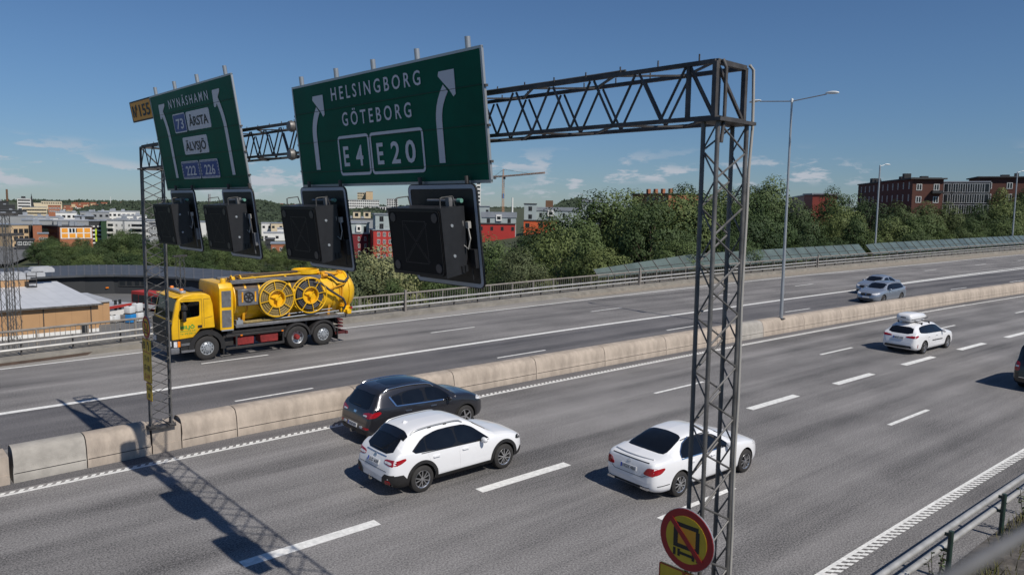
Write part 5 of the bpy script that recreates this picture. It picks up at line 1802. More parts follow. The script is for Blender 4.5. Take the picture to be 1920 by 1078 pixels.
c.panel('front', rnd([(-0.66, 1.02), (0.66, 1.02), (0.54, 1.34), (-0.54, 1.34)], 1), M['glass'], 'windscreen', 0.005, 0.012, 0.1)
c.panel('top', rnd([(0.70, -0.56), (0.70, 0.56), (1.36, 0.50), (1.36, -0.50)], 1), M['glass'], 'rear_window', 0.005, 0.012, 0.1)
for ax in ('near', 'far'):
    c.panel(ax, rnd([(1.08, 0.97), (1.95, 0.955), (1.92, 1.30), (1.55, 1.30), (1.2, 1.14)], 1), M['glass'], 'side_window', 0.005)
    c.panel(ax, rnd([(2.05, 0.955), (2.98, 0.93), (2.7, 1.15), (2.45, 1.27), (2.02, 1.31)], 1), M['glass'], 'side_window', 0.005)
for sg in (1, -1):
    f = (lambda p: p) if sg < 0 else mir
    c.panel('front', f(rnd([(-0.74, 0.62), (-0.44, 0.64), (-0.42, 0.73), (-0.72, 0.77)], 1)), M['whitelens'], 'headlamp', 0.01)
c.panel('front', rnd([(-0.38, 0.54), (0.38, 0.54), (0.40, 0.72), (-0.40, 0.72)], 1), BT, 'grille', 0.01)
c.panel('front', rnd([(-0.60, 0.28), (0.60, 0.28), (0.56, 0.38), (-0.56, 0.38)], 1), BT, 'lower_intake', 0.01)
c.plate('front', 0.0, 0.46, '')
c.add_wheels('five')
c.mirror(2.8, 0.96, M['s_paint'])

# ---------------------------------------------------------------- black van cut off by the right edge
KP = M['k_paint']
c = Car('van', 'black van cut off by the right edge of the photo', RM4 @ Matrix.Translation((35.45, 7.95, 0)) @ Matrix.Rotation(-0.055, 4, 'Z'), 5.1, 1.93,
        top=[(0, 0.62), (0.02, 0.8), (0.05, 1.0), (0.10, 1.2), (0.2, 1.55), (0.28, 1.78), (0.36, 1.85), (0.8, 1.90), (2.5, 1.91), (3.1, 1.86), (3.4, 1.75), (3.9, 1.40), (4.2, 1.18), (4.4, 1.08), (4.8, 0.95), (5.0, 0.78), (5.1, 0.6)],
        belt=[(0, 1.1), (0.5, 1.18), (3.0, 1.12), (4.0, 1.05), (5.1, 0.75)],
        hw=[(0, 0.80), (0.05, 0.88), (0.15, 0.93), (0.5, 0.96), (3.6, 0.965), (4.4, 0.92), (4.9, 0.78), (5.1, 0.6)],
        thw=[(0, 0.76), (0.2, 0.80), (0.5, 0.74), (3.0, 0.72), (3.6, 0.72), (4.3, 0.78), (5.1, 0.5)],
        zb=[(0, 0.36), (0.12, 0.28), (0.5, 0.22), (4.6, 0.22), (5.1, 0.3)], wheels=(1.0, 4.1), wr=0.34, paint=KP)
c.panel('rear', rnd([(-0.70, 1.18), (0.70, 1.18), (0.62, 1.70), (-0.62, 1.70)], 1), M['glass'], 'rear_window', 0.006, 0.012, 0.1)
for ax in ('near', 'far'):
    c.panel(ax, rnd([(0.55, 1.22), (1.7, 1.2), (1.7, 1.68), (0.6, 1.68)], 1), M['glass'], 'side_window', 0.005)
    c.panel(ax, rnd([(1.8, 1.2), (2.9, 1.18), (2.85, 1.68), (1.8, 1.68)], 1), M['glass'], 'side_window', 0.005)
c.panel('front', rnd([(-0.7, 1.2), (0.7, 1.2), (0.6, 1.74), (-0.6, 1.74)], 1), M['glass'], 'windscreen', 0.005, 0.012, 0.1)
for sg in (1, -1):
    f = (lambda p: p) if sg < 0 else mir
    tl = c.panel('rear', f(rnd([(-0.90, 1.20), (-0.72, 1.16), (-0.70, 0.82), (-0.90, 0.80)], 1)), M['redlens'], 'tail_lamp', 0.008)
    c.panel('rear', f([(-0.85, 1.02), (-0.74, 1.02), (-0.74, 0.96), (-0.85, 0.96)]), M['whitelens'], 'reversing_lens', 0.013, parent=tl)
c.strip('rear', [(-0.7, 0.56), (0.7, 0.56)], 0.03, M['chrome'], 'bumper_strip', 0.01)
c.plate('rear', 0.0, 0.96, 'SWE 719')
c.add_wheels('five')
# ================================================================== YELLOW SUCTION TRUCK
def see_glass(name, tintc, alpha):
    m = bpy.data.materials.new(name)
    m.use_nodes = True
    nt = m.node_tree
    N, L = nt.nodes, nt.links
    N.clear()
    o = N.new('ShaderNodeOutputMaterial')
    tr = N.new('ShaderNodeBsdfTransparent'); tr.inputs[0].default_value = (*tintc, 1)
    gl = N.new('ShaderNodeBsdfGlossy'); gl.inputs['Roughness'].default_value = 0.03
    fr = N.new('ShaderNodeFresnel'); fr.inputs[0].default_value = 1.5
    mx = N.new('ShaderNodeMixShader')
    L.new(fr.outputs[0], mx.inputs[0]); L.new(tr.outputs[0], mx.inputs[1]); L.new(gl.outputs[0], mx.inputs[2])
    L.new(mx.outputs[0], o.inputs[0])
    MATS[name] = m
    return m
M['cabglass'] = see_glass('clear_cab_glass', (0.55, 0.62, 0.6), 0.5)
TRX, TRY = 10.72, 33.18
tr = thing('suction_truck', 'yellow suction tanker truck with two hose reels, driving left on the far carriageway', 'truck', road_mw(TRX, TRY, 0.0))
YW = M['yellow']
def bev(mb, name, m, parent, w=0.04, seg=2, smooth=40):
    o = mb.build(name, m, parent)
    bm = bmesh.new(); bm.from_mesh(o.data)
    bmesh.ops.remove_doubles(bm, verts=bm.verts, dist=1e-4)
    bmesh.ops.dissolve_limit(bm, angle_limit=R(2), verts=bm.verts, edges=bm.edges)
    bmesh.ops.bevel(bm, geom=[e for e in bm.edges if len(e.link_faces) == 2 and e.calc_face_angle(0) > R(12)], offset=w, segments=seg, affect='EDGES', profile=0.6)
    bmesh.ops.recalc_face_normals(bm, faces=bm.faces)
    bm.to_mesh(o.data); bm.free()
    o.data.shade_smooth()
    o.data.set_sharp_from_angle(angle=R(smooth))
    return o
XZ = lambda u, v, d: Vector((u, d, v))         # outline in side view, d along y (0 = near side)
# --- cab
prof = [(0.0, 1.02), (0.0, 1.55), (0.05, 1.86), (0.20, 2.55), (0.30, 2.76), (0.52, 2.90), (0.95, 2.96), (1.45, 2.94), (1.66, 2.82), (1.76, 2.45), (1.83, 1.40), (1.20, 1.40), (0.88, 1.06)]
mb = MB()
mb.prism(prof, 0.0, 2.44, XZ)
cab = bev(mb, 'cab', [YW, M['seat']], tr, 0.06, 3, 35)
cab.data.polygons.foreach_set('material_index', [0] * len(cab.data.polygons))
cut = []
def cutter(fn):
    q = MB(); fn(q)
    q.mi = [1] * len(q.mi)
    o = q.build('cutter', [YW, M['seat']])
    cut.append(o)
    return o
cutter(lambda q: q.prism([(0.10, 1.45), (0.16, 1.90), (0.34, 2.68), (0.6, 2.80), (1.5, 2.80), (1.62, 2.4), (1.68, 1.45)], 0.09, 2.35, XZ))
SW = [(0.32, 1.90), (0.34, 2.1), (0.42, 2.60), (0.50, 2.64), (1.15, 2.62), (1.18, 2.58), (1.17, 2.02), (1.12, 1.97)]
cutter(lambda q: q.prism(SW, -0.3, 2.8, XZ))
cutter(lambda q: q.prism([(-0.3, 1.86), (0.3, 1.86), (0.42, 2.74), (-0.1, 2.74)], 0.14, 2.30, XZ))
bpy.context.view_layer.update()
for o in cut:
    o.matrix_world = tr.matrix_world
cut_mesh(cab, cut)
cab.data.shade_smooth(); cab.data.set_sharp_from_angle(angle=R(35))
for d in (0.035, 2.405):
    mb = MB(); mb.prism(SW, d - 0.004, d + 0.004, XZ); mb.build('side_window', M['cabglass'], tr)
mb = MB(); mb.prism([(0.085, 1.86), (0.27, 2.74), (0.28, 2.74), (0.095, 1.86)], 0.14, 2.30, XZ); mb.build('windscreen', M['cabglass'], tr)
# door outline, front panel, grille, lamps, bumper
def ribs(mb, poly, d0, d1):
    mb.prism(poly, d0, d1, XZ)
mb = MB()
for a, b in (((0.28, 1.06), (0.28, 1.9)), ((1.27, 1.42), (1.27, 2.70)), ((1.27, 2.70), (0.40, 2.72)), ((0.28, 1.9), (0.38, 2.68)), ((1.27, 1.42), (1.15, 1.40)), ((1.36, 1.5), (1.36, 2.7)), ((1.36, 2.7), (1.62, 2.7)), ((1.40, 1.86), (1.72, 1.92))):
    mb.bar((a[0], -0.002, a[1]), (b[0], -0.002, b[1]), 0.012, 0.012)
mb.build('door_seam', M['oil'], cab)
mb = MB(); mb.prism(rrect(1.08, 1.46, 1.26, 1.58, 0.03), -0.012, 0.01, XZ); mb.build('door_handle', M['trim'], cab)
YZ = lambda u, v, d: Vector((-d, u, v))
mb = MB(); mb.prism(rrect(0.06, 1.04, 2.38, 1.80, 0.08), -0.05, 0.03, YZ); mb.build('front_panel', M['blackpaint'], tr)
for i in range(4):
    mb = MB(); mb.prism(rrect(0.35, 1.08 + 0.15 * i, 2.09, 1.17 + 0.15 * i, 0.03), 0.03, 0.05, YZ); mb.build('grille_slat', M['trim'], tr)
mb = MB(); mb.box2((-0.06, 0.0, 0.42), (0.30, 2.44, 0.70)); bev(mb, 'bumper', M['steelgrey'], tr, 0.05, 2)
mb = MB(); mb.box2((-0.02, 0.03, 0.70), (0.30, 2.41, 1.04)); mb.build('bumper_backing', M['trim'], tr)
for y in (0.05, 1.96):
    mb = MB(); mb.prism(rrect(y, 0.74, y + 0.43, 0.98, 0.05), 0.02, 0.05, YZ); mb.build('headlamp', M['whitelens'], tr)
mb = MB(); mb.prism(rrect(0.06, 0.72, 0.20, 0.96, 0.02), -0.008, 0.03, XZ); mb.build('corner_lamp', M['whitelens'], tr)
mb = MB(); mb.prism(rrect(0.22, 0.72, 0.33, 0.96, 0.02), -0.010, 0.03, XZ); mb.build('indicator_lamp', M['amber'], tr)
mb = MB()
for z in (0.50, 0.80):
    mb.box2((0.36, -0.02, z - 0.05), (0.92, 0.35, z + 0.05))
mb.box2((0.34, 0.02, 0.45), (0.92, 0.4, 1.04), 1)
mb.build('boarding_step', [M['steelgrey'], M['trim']], tr)
# fender over the front wheel
def fender(xc, r0, r1, a0, a1, name, y1=0.62):
    mb = MB()
    A = [R(a0 + (a1 - a0) * i / 20) for i in range(21)]
    poly = [(xc + r1 * math.cos(a), 0.53 + r1 * math.sin(a)) for a in A] + [(xc + r0 * math.cos(a), 0.53 + r0 * math.sin(a)) for a in reversed(A)]
    mb.prism(poly, -0.03, y1, XZ)
    return mb.build(name, M['chassis'] if 'rear' in name else M['trim'], tr, 40)
fender(1.46, 0.60, 0.80, -8, 178, 'front_fender', 0.5)
fender(5.70, 0.60, 0.70, 4, 172, 'rear_fender')
fender(7.04, 0.60, 0.70, 6, 174, 'rear_fender')
mb = MB(); mb.box2((2.16, -0.01, 0.16), (2.20, 0.45, 0.55)); mb.build('mud_flap', M['tyre'], tr)
mb = MB(); mb.box2((7.80, -0.01, 0.2), (7.84, 0.55, 0.75)); mb.build('mud_flap', M['tyre'], tr)
# cab roof: visor, beacon bar, hatch, mirror
mb = MB(); mb.box2((0.12, 0.10, 2.80), (0.40, 2.34, 2.86)); bev(mb, 'sun_visor', M['yellow'], tr, 0.02, 1).rotation_euler = (0, 0, 0)
mb = MB(); mb.box2((0.95, 0.5, 2.95), (1.55, 1.9, 3.02)); bev(mb, 'roof_hatch', M['trim'], tr, 0.03, 1)
mb = MB(); mb.box2((0.55, 0.45, 2.92), (0.80, 2.0, 3.05)); bev(mb, 'beacon_bar', M['pole'], tr, 0.03, 1)
for y in (0.62, 1.83):
    mb = MB(); mb.lathe([(0.08, 0.0), (0.08, 0.05), (0.06, 0.08), (0, 0.085)], 14); o = mb.build('beacon', M['amber'], tr, 40); o.location = (0.66, y, 3.05)
mb = MB()
mb.path([(0.40, 0.0, 2.62), (0.42, -0.22, 2.64), (0.46, -0.26, 2.55), (0.46, -0.26, 1.80), (0.42, -0.22, 1.80), (0.40, 0.0, 1.84)], 0.018, 8)
mi = mb.build('mirror_arm', M['trim'], tr, 40)
mb = MB(); mb.box2((0.36, -0.40, 1.84), (0.50, -0.17, 2.28)); bev(mb, 'mirror', M['trim'], mi, 0.05, 2)
mb = MB(); mb.lathe([(0, 0.0), (0.12, 0.02), (0.14, 0.10), (0.11, 0.22), (0, 0.27)], 14); o = mb.build('mirror', M['trim'], mi, 50); o.location = (0.44, -0.29, 2.30)
# lettering on the door
def ytext(txt, u, v, h, u1, m, bold, name):
    vs, fs = text_mesh(txt, h, bold=bold, width=u1 - u)
    q = MB(); q.add([(p.x + u, -0.006, p.y + v) for p in vs], fs)
    q.build(name, m, cab)
ytext('MILJÖ', 0.34, 1.47, 0.15, 0.95, M['greentext'], 0.03, 'door_lettering')
ytext('SERVICE AB', 0.34, 1.35, 0.055, 0.98, M['greentext'], 0.01, 'door_lettering')
ytext('Tel. 070 340 14', 0.34, 1.235, 0.065, 0.98, M['greentext'], 0.01, 'door_lettering')
# --- wheels
def truck_wheel(x, y, style, dual, side):
    r = 0.535
    mb = MB()
    w = 0.29
    def ty(yo):
        mb.lathe([(0.30, yo), (0.34, yo - 0.012), (0.46, yo - 0.012), (0.515, yo + 0.01), (r, yo + 0.05), (r, yo + w - 0.05), (0.515, yo + w - 0.01), (0.46, yo + w), (0.30, yo + w), (0.28, yo + w / 2), (0.30, yo)], 44, axis='y', closed=True)
    ty(0)
    if dual:
        ty(0.33)
    T = Matrix.Translation((x, y, r)) @ Matrix.Rotation(math.pi if side < 0 else 0, 4, 'Z')
    tw = mb.build('wheel', M['tyre'], tr, 40)
    tw.matrix_local = T
    rm = MB()
    if style == 'flat':                        # front and trailing wheels: bulged disc with nuts
        rm.lathe([(0.305, 0.0), (0.29, 0.02), (0.24, 0.02), (0.20, -0.015), (0.11, -0.02), (0.10, -0.06), (0.0, -0.065)], 32, axis='y', closed=True)
        for k in range(10):
            a = 2 * math.pi * k / 10
            rm.tube((0.155 * math.cos(a), -0.02, 0.155 * math.sin(a)), (0.155 * math.cos(a), -0.06, 0.155 * math.sin(a)), 0.018, 6)
            a += 0.31
            rm.tube((0.225 * math.cos(a), 0.0, 0.225 * math.sin(a)), (0.225 * math.cos(a), -0.008, 0.225 * math.sin(a)), 0.03, 10, 1)
    else:                                      # driven wheel: deep dish with red hub
        rm.lathe([(0.305, 0.0), (0.28, 0.02), (0.265, 0.15), (0.21, 0.17), (0.13, 0.17)], 32, axis='y', closed=True)
        rm.lathe([(0.13, 0.17), (0.125, 0.0), (0.09, -0.05), (0.0, -0.06)], 20, 2, axis='y', closed=True)
        for k in range(8):
            a = 2 * math.pi * k / 8
            rm.tube((0.24 * math.cos(a), 0.16, 0.24 * math.sin(a)), (0.24 * math.cos(a), 0.15, 0.24 * math.sin(a)), 0.032, 10, 1)
    rm.build('rim', [M['pole'], M['rimdark'], M['chassis_red']], tw, 40)
for x, st, du in ((1.46, 'flat', 0), (5.70, 'dish', 1), (7.04, 'flat', 0)):
    truck_wheel(x, 0.0, st, du, 1)
    truck_wheel(x, 2.44, st, du, -1)
# --- chassis
mb = MB()
for y in (0.82, 1.62):
    mb.box2((0.5, y - 0.04, 0.86), (8.35, y + 0.04, 1.18))
for x in (1.46, 5.7, 7.04):
    mb.box2((x - 0.09, 0.3, 0.45), (x + 0.09, 2.14, 0.63))
mb.box2((1.9, 0.9, 0.6), (2.9, 1.55, 1.1))
for x in (3.0, 4.6, 6.3, 7.9):
    mb.box2((x - 0.05, 0.3, 1.0), (x + 0.05, 2.14, 1.25))
mb.build('chassis_frame', M['chassis'], tr)
for z in (0.95, 0.38):
    mb = MB(); mb.box2((2.30, 0.0, z - 0.06), (5.05, 0.08, z + 0.06)); bev(mb, 'side_guard_rail', M['chassis'], tr, 0.02, 1)
    mb = MB(); mb.box2((2.30, 2.36, z - 0.06), (5.05, 2.44, z + 0.06)); mb.build('side_guard_rail', M['chassis'], tr)
for x in (2.78, 5.0):
    mb = MB(); mb.box2((x - 0.04, 0.02, 0.38), (x + 0.04, 0.07, 0.95)); mb.build('guard_upright', M['chassis'], tr)
for x0, x1 in ((2.80, 3.62), (3.92, 4.78)):
    mb = MB(); mb.box2((x0, 0.09, 0.46), (x1, 0.70, 0.86)); bev(mb, 'side_tank', M['chassis_red'], tr, 0.03, 1)
mb = MB(); mb.box2((2.25, 0.2, 0.45), (2.72, 0.9, 1.05)); bev(mb, 'battery_box', M['chassis'], tr, 0.03, 1)
mb = MB(); mb.box2((2.4, 0.12, 1.02), (5.2, 0.6, 1.14)); mb.build('hose_tray', M['chassis'], tr)
mb = MB()
mb.box2((7.75, 0.1, 0.42), (8.40, 0.22, 0.54)); mb.box2((7.75, 2.2, 0.42), (8.40, 2.32, 0.54)); mb.box2((8.30, 0.05, 0.40), (8.42, 2.39, 0.54))
for z in (0.76, 0.92, 1.08):
    mb.box2((7.9, 0.1, z), (8.18, 0.5, z + 0.07))
mb.build('rear_underrun_bar', mat('dark_red_chassis', (0.09, 0.014, 0.014), 0.7, var=0.5, vscale=4), tr)
mb = MB(); mb.box2((2.75, 0.0, 1.27), (8.0, 2.44, 1.41)); bev(mb, 'deck', M['steelgrey'], tr, 0.015, 1)
for x in (4.9, 2.95):
    mb = MB(); mb.box2((x, -0.012, 0.9), (x + 0.09, 0.0, 0.96)); mb.build('marker_lamp', M['amber'], tr)
# --- tall cabinet behind the cab
mb = MB()
YZX = lambda u, v, d: Vector((d, u, v))
mb.prism([(0.0, 1.24), (0.0, 3.10), (0.14, 3.30), (2.30, 3.30), (2.44, 3.10), (2.44, 1.24)], 2.05, 2.66, YZX)
cb = bev(mb, 'equipment_cabinet', YW, tr, 0.035, 2)
for z0, z1 in ((1.36, 2.12), (2.26, 2.98)):
    mb = MB(); mb.prism(rrect(2.14, z0, 2.56, z1, 0.02), -0.014, 0.0, XZ)
    d = mb.build('cabinet_door', M['steelgrey'], cb)
    mb = MB(); mb.box2((2.50, -0.03, (z0 + z1) / 2 - 0.03), (2.54, -0.012, (z0 + z1) / 2 + 0.05)); mb.build('latch', M['pole'], d)
mb = MB(); mb.prism(rrect(2.10, 1.20, 2.64, 1.26, 0.01), -0.02, 0.02, XZ); mb.build('cabinet_sill', M['pole'], cb)
for (x, y) in ((2.35, 0.35), (2.95, 0.75)):
    mb = MB(); mb.lathe([(0.12, 0), (0.12, 0.16), (0.09, 0.22), (0, 0.23)], 14); o = mb.build('breather_cap', M['yellow'], tr, 40); o.location = (x, y, 3.28)
# --- tank
CY, CZ, RT = 1.24, 2.42, 1.0
mb = MB()
T = Matrix.Translation((0, CY, CZ))
mb.lathe([(0.0, 2.70), (0.7, 2.74), (RT - 0.03, 2.86), (RT, 2.98), (RT, 7.75), (RT + 0.035, 7.76), (RT + 0.035, 7.90), (RT, 7.91), (RT, 8.60), (RT + 0.045, 8.61), (RT + 0.045, 8.73), (RT - 0.02, 8.75), (0.93, 8.87), (0.75, 9.05), (0.45, 9.17), (0, 9.21)], 56, axis='x', T=T, closed=True)
tank = mb.build('tank', YW, tr, 30)
for x in (3.4, 4.05, 5.55):
    mb = MB(); mb.lathe([(RT + 0.002, x - 0.05), (RT + 0.012, x - 0.045), (RT + 0.012, x + 0.045), (RT + 0.002, x + 0.05)], 56, axis='x', T=T, closed=True); mb.build('tank_band', M['yellow_worn'] if x < 4 else YW, tank, 30)
mb = MB()                                      # stained walkway area on the upper flank
n = 14
pts0, pts1 = [], []
for i in range(n + 1):
    a = R(200 - 62 * i / n)
    pts0.append((3.1, CY + (RT + 0.006) * math.cos(a) , CZ + (RT + 0.006) * -math.sin(a)))
vs, fs = [], []
xs_ = (2.9, 4.0, 5.2, 6.4, 7.2)
for x in xs_:
    for i in range(n + 1):
        a = R(178 - 62 * i / n - 22)
        vs.append((x, CY + (RT + 0.008) * math.cos(a), CZ + (RT + 0.008) * math.sin(a)))
for q in range(len(xs_) - 1):
    for i in range(n):
        fs.append((q * (n + 1) + i, q * (n + 1) + i + 1, (q + 1) * (n + 1) + i + 1, (q + 1) * (n + 1) + i))
mb.add(vs, fs); mb.build('stained_flank', M['oil'], tank, 40)
mb = MB(); mb.lathe([(0.66, 0), (0.66, 0.18), (0.60, 0.20), (0.60, 0.05)], 28, closed=True); mb.lathe([(0, 0.10), (0.6, 0.10)], 28); o = mb.build('manway_collar', YW, tr, 40); o.location = (6.82, CY + 0.1, CZ + RT - 0.02)
for y, z in ((0.42, 3.29), (1.95, 3.29)):
    mb = MB(); mb.box2((2.70, y - 0.07, z - 0.09), (7.15, y + 0.07, z + 0.09)); bev(mb, 'top_beam', M['steelgrey'], tr, 0.015, 1)
mb = MB(); mb.path([(2.8, 0.95, 3.40), (3.2, 0.95, 3.52), (6.2, 0.95, 3.54)], 0.055, 10); mb.build('boom_pipe', M['oil'], tr, 40)
mb = MB(); mb.path([(3.3, 0.62, 3.40), (6.2, 0.62, 3.48)], 0.035, 8); mb.build('boom_pipe', M['yellow'], tr, 40)
for x in (2.85, 3.25):
    mb = MB(); mb.path([(x, 0.65, 3.35)] + [(x + 0.0, 0.65 + 0.13 * math.cos(a), 3.42 + 0.13 * math.sin(a)) for a in (3.1, 2.4, 1.57, 0.8, 0.1)], 0.03, 8); mb.build('lifting_loop', M['yellow'], tr, 40)
mb = MB(); mb.box2((2.90, 0.05, 2.24), (3.86, 0.55, 2.98)); fb = bev(mb, 'fan_box', M['steelgrey'], tr, 0.02, 1)
mb = MB()
mb.lathe([(0.24, -0.0), (0.24, -0.03), (0.19, -0.03), (0.19, 0.0)], 24, 0, axis='y', closed=True, T=Matrix.Translation((3.40, 0.05, 2.62)))
mb.lathe([(0.05, -0.03), (0.05, 0.0)], 12, 0, axis='y', T=Matrix.Translation((3.40, 0.05, 2.62)))
for k in range(6):
    a = R(60 * k + 15)
    mb.bar((3.40, 0.035, 2.62), (3.40 + 0.2 * math.cos(a), 0.035, 2.62 + 0.2 * math.sin(a)), 0.012, 0.045)
mb.build('fan_grille', M['trim'], fb)
for x in (3.10, 3.70):
    mb = MB(); mb.box2((x - 0.035, 0.03, 2.40), (x + 0.035, 0.05, 2.86)); mb.build('box_handle', M['yellow_worn'], fb)
# --- hose reels
def reel(x, z, hose_m, r_h0, r_h1, rows, tilt=0.0):
    mb = MB()
    rr = 0.83
    Y0 = -0.06
    T = Matrix.Translation((x, 0, z))
    for yy in (Y0, Y0 + 0.30):
        mb.path([T @ Vector((rr * math.cos(a), yy, rr * math.sin(a))) for a in [2 * math.pi * i / 40 for i in range(40)]], 0.030, 8, closed=True)
        mb.path([T @ Vector((0.40 * math.cos(a), yy, 0.40 * math.sin(a))) for a in [2 * math.pi * i / 28 for i in range(28)]], 0.022, 8, closed=True)
        for k in range(8):
            a = R(45 * k + 10)
            mb.bar(T @ Vector((0.40 * math.cos(a), yy - 0.01, 0.40 * math.sin(a))), T @ Vector((rr * math.cos(a), yy - 0.01, rr * math.sin(a))), 0.035, 0.03)
    rl = mb.build('hose_reel', M['yellow'], tr, 40)
    mb = MB()
    mb.lathe([(0.40, Y0 + 0.30), (0.40, Y0 + 0.02), (0.36, Y0), (0.36, Y0 + 0.16), (0.0, Y0 + 0.16)], 32, axis='y', T=T, closed=True)
    mb.lathe([(0.10, Y0 + 0.16), (0.09, Y0 - 0.02), (0, Y0 - 0.03)], 14, axis='y', T=T, closed=True)
    for k in range(3):
        a = R(120 * k + 40)
        mb.bar(T @ Vector((0, Y0 + 0.08, 0)), T @ Vector((0.36 * math.cos(a), Y0 + 0.12, 0.36 * math.sin(a))), 0.05, 0.03)
    mb.build('reel_hub', M['yellow'], rl, 40)
    mb = MB()
    for q in range(rows):
        rad = r_h0 + (r_h1 - r_h0) * q / max(1, rows - 1)
        for lay in (0, 1):
            mb.path([T @ Vector((rad * math.cos(a), Y0 + 0.09 + 0.11 * lay, rad * math.sin(a))) for a in [2 * math.pi * i / 36 for i in range(36)]], 0.052, 8, closed=True)
    mb.build('coiled_hose', hose_m, rl, 60)
    mb = MB(); mb.box2((x - 0.12, 0.15, z - 0.12), (x + 0.12, 0.45, z + 0.12)); mb.build('reel_axle', M['yellow'], rl)
reel(4.69, 2.45, M['hose_tan'], 0.47, 0.78, 4)
reel(6.38, 2.48, M['hose'], 0.46, 0.64, 3)
mb = MB()
mb.path([(6.55, -0.02, 3.08), (6.95, -0.05, 3.0), (7.4, 0.0, 2.66), (7.85, 0.05, 2.38), (8.2, 0.08, 2.16), (8.36, 0.14, 1.86), (8.30, 0.25, 1.62)], 0.055, 10)
mb.build('delivery_hose', M['hose'], tr, 60)
mb = MB()
mb.path([(7.4, 0.75, 3.42), (7.7, 0.35, 3.32), (8.0, 0.15, 3.06), (8.35, 0.2, 2.98), (8.7, 0.5, 3.12), (8.75, 0.8, 3.30)], 0.07, 10)
mb.build('suction_hose', M['hose'], tr, 60)
mb = MB()
mb.path([(7.2, 0.85, 3.44), (7.5, 0.6, 3.46), (7.9, 0.55, 3.36), (8.3, 0.8, 3.36)], 0.05, 8)
mb.tube((7.35, 0.6, 3.2), (7.35, 0.6, 3.5), 0.11, 12); mb.tube((8.45, 0.9, 3.3), (8.45, 0.9, 3.5), 0.13, 12)
mb.tube((7.3, 0.5, 3.32), (7.55, 0.5, 3.32), 0.08, 10)
mb.build('valve_piping', M['yellow_worn'], tr, 40)
mb = MB()
mb.bar((7.55, 0.20, 2.66), (8.35, 0.18, 2.92), 0.06, 0.05)
mb.bar((8.22, 0.22, 2.75), (8.2, 0.2, 1.85), 0.07, 0.06)
mb.tube((8.10, 0.25, 2.7), (8.16, 0.25, 1.9), 0.05, 10)
mb.build('door_ram', M['yellow_worn'], tr, 40)
mb = MB()
mb.box2((8.2, 0.35, 1.42), (8.75, 0.9, 1.75)); mb.box2((8.45, 0.15, 1.35), (8.7, 0.5, 1.6))
bev(mb, 'rear_valve_block', M['yellow'], tr, 0.03, 1)
mb = MB(); mb.box2((8.62, 0.12, 1.62), (8.72, 0.25, 1.72)); mb.build('tail_lamp', M['redlens'], tr)
mb = MB()
mb.path([(2.85, 0.12, 1.55), (3.3, 0.08, 1.46), (4.4, 0.1, 1.47), (5.6, 0.12, 1.46), (6.6, 0.1, 1.5)], 0.045, 8)
mb.path([(3.0, 0.3, 1.47), (4.2, 0.25, 1.50), (6.2, 0.28, 1.46)], 0.04, 8)
mb.build('loose_hose', M['hose_tan'], tr, 60)
mb = MB()
mb.tube((4.6, 0.03, 1.52), (7.9, 0.03, 1.60), 0.03, 8)
mb.tube((5.0, 0.14, 1.66), (7.6, 0.14, 1.72), 0.025, 8)
mb.build('deck_pipe', M['pole'], tr, 40)
mb = MB(); mb.box2((2.80, 0.04, 1.42), (3.1, 0.3, 1.6)); mb.box2((2.9, 0.1, 1.6), (3.0, 0.2, 1.7)); mb.build('pump_fitting', M['pole'], tr)
for x in (3.3, 5.5, 7.6):
    mb = MB()
    mb.prism([(CY - 0.75, 1.41), (CY + 0.75, 1.41), (CY + 0.85, 1.9), (CY - 0.85, 1.9)], x - 0.06, x + 0.06, YZX)
    mb.build('tank_saddle', M['yellow_worn'], tr)

# --- the driver at the wheel
def skin_body(name, joints, edges, m, mw, root=0, sub=1):
    me = bpy.data.meshes.new(name)
    me.from_pydata([j[:3] for j in joints], edges, [])
    o = link(name, me)
    sk = o.modifiers.new('skin', 'SKIN')
    for i, j in enumerate(joints):
        me.skin_vertices[0].data[i].radius = (j[3], j[4] if len(j) > 4 else j[3])
    me.skin_vertices[0].data[root].use_root = True
    sb = o.modifiers.new('sub', 'SUBSURF'); sb.levels = sub
    bpy.context.view_layer.update()
    nm = bpy.data.meshes.new_from_object(o.evaluated_get(bpy.context.evaluated_depsgraph_get()))
    o.modifiers.clear()
    o.data = nm
    nm.materials.clear(); nm.materials.append(m)
    nm.shade_smooth()
    o.matrix_world = mw
    return o
J = [(0.95, 0, 1.50, .15, .13), (0.98, 0, 1.78, .15, .17), (0.96, 0, 1.98, .12, .19), (0.95, 0, 2.08, .06, .07), (0.93, 0, 2.14, .055), (0.91, 0, 2.24, .095, .08), (0.91, 0, 2.33, .08, .07),
     (0.95, -.20, 1.99, .065), (0.82, -.27, 1.76, .05), (0.58, -.18, 1.82, .038), (0.52, -.16, 1.84, .035), (0.95, .20, 1.99, .065), (0.82, .27, 1.76, .05), (0.58, .18, 1.82, .038), (0.52, .16, 1.84, .035),
     (0.75, -.11, 1.52, .09), (0.52, -.12, 1.55, .07), (0.75, .11, 1.52, .09), (0.52, .12, 1.55, .07)]
Eg = [(0, 1), (1, 2), (2, 3), (3, 4), (4, 5), (5, 6), (2, 7), (7, 8), (8, 9), (9, 10), (2, 11), (11, 12), (12, 13), (13, 14), (0, 15), (15, 16), (0, 17), (17, 18)]
dmw = tr.matrix_world @ Matrix.Translation((0, 0.62, 0))
drv = skin_body('person', J, Eg, M['skin'], dmw)
tag(drv, 'truck driver in a green shirt seen through the side window of the yellow truck', 'person')
JS = [(0.95, 0, 1.52, .165, .145), (0.98, 0, 1.78, .165, .185), (0.96, 0, 1.98, .135, .205), (0.955, 0, 2.06, .08, .09), (0.95, -.20, 1.99, .08), (0.84, -.262, 1.79, .065), (0.95, .20, 1.99, .08), (0.84, .262, 1.79, .065)]
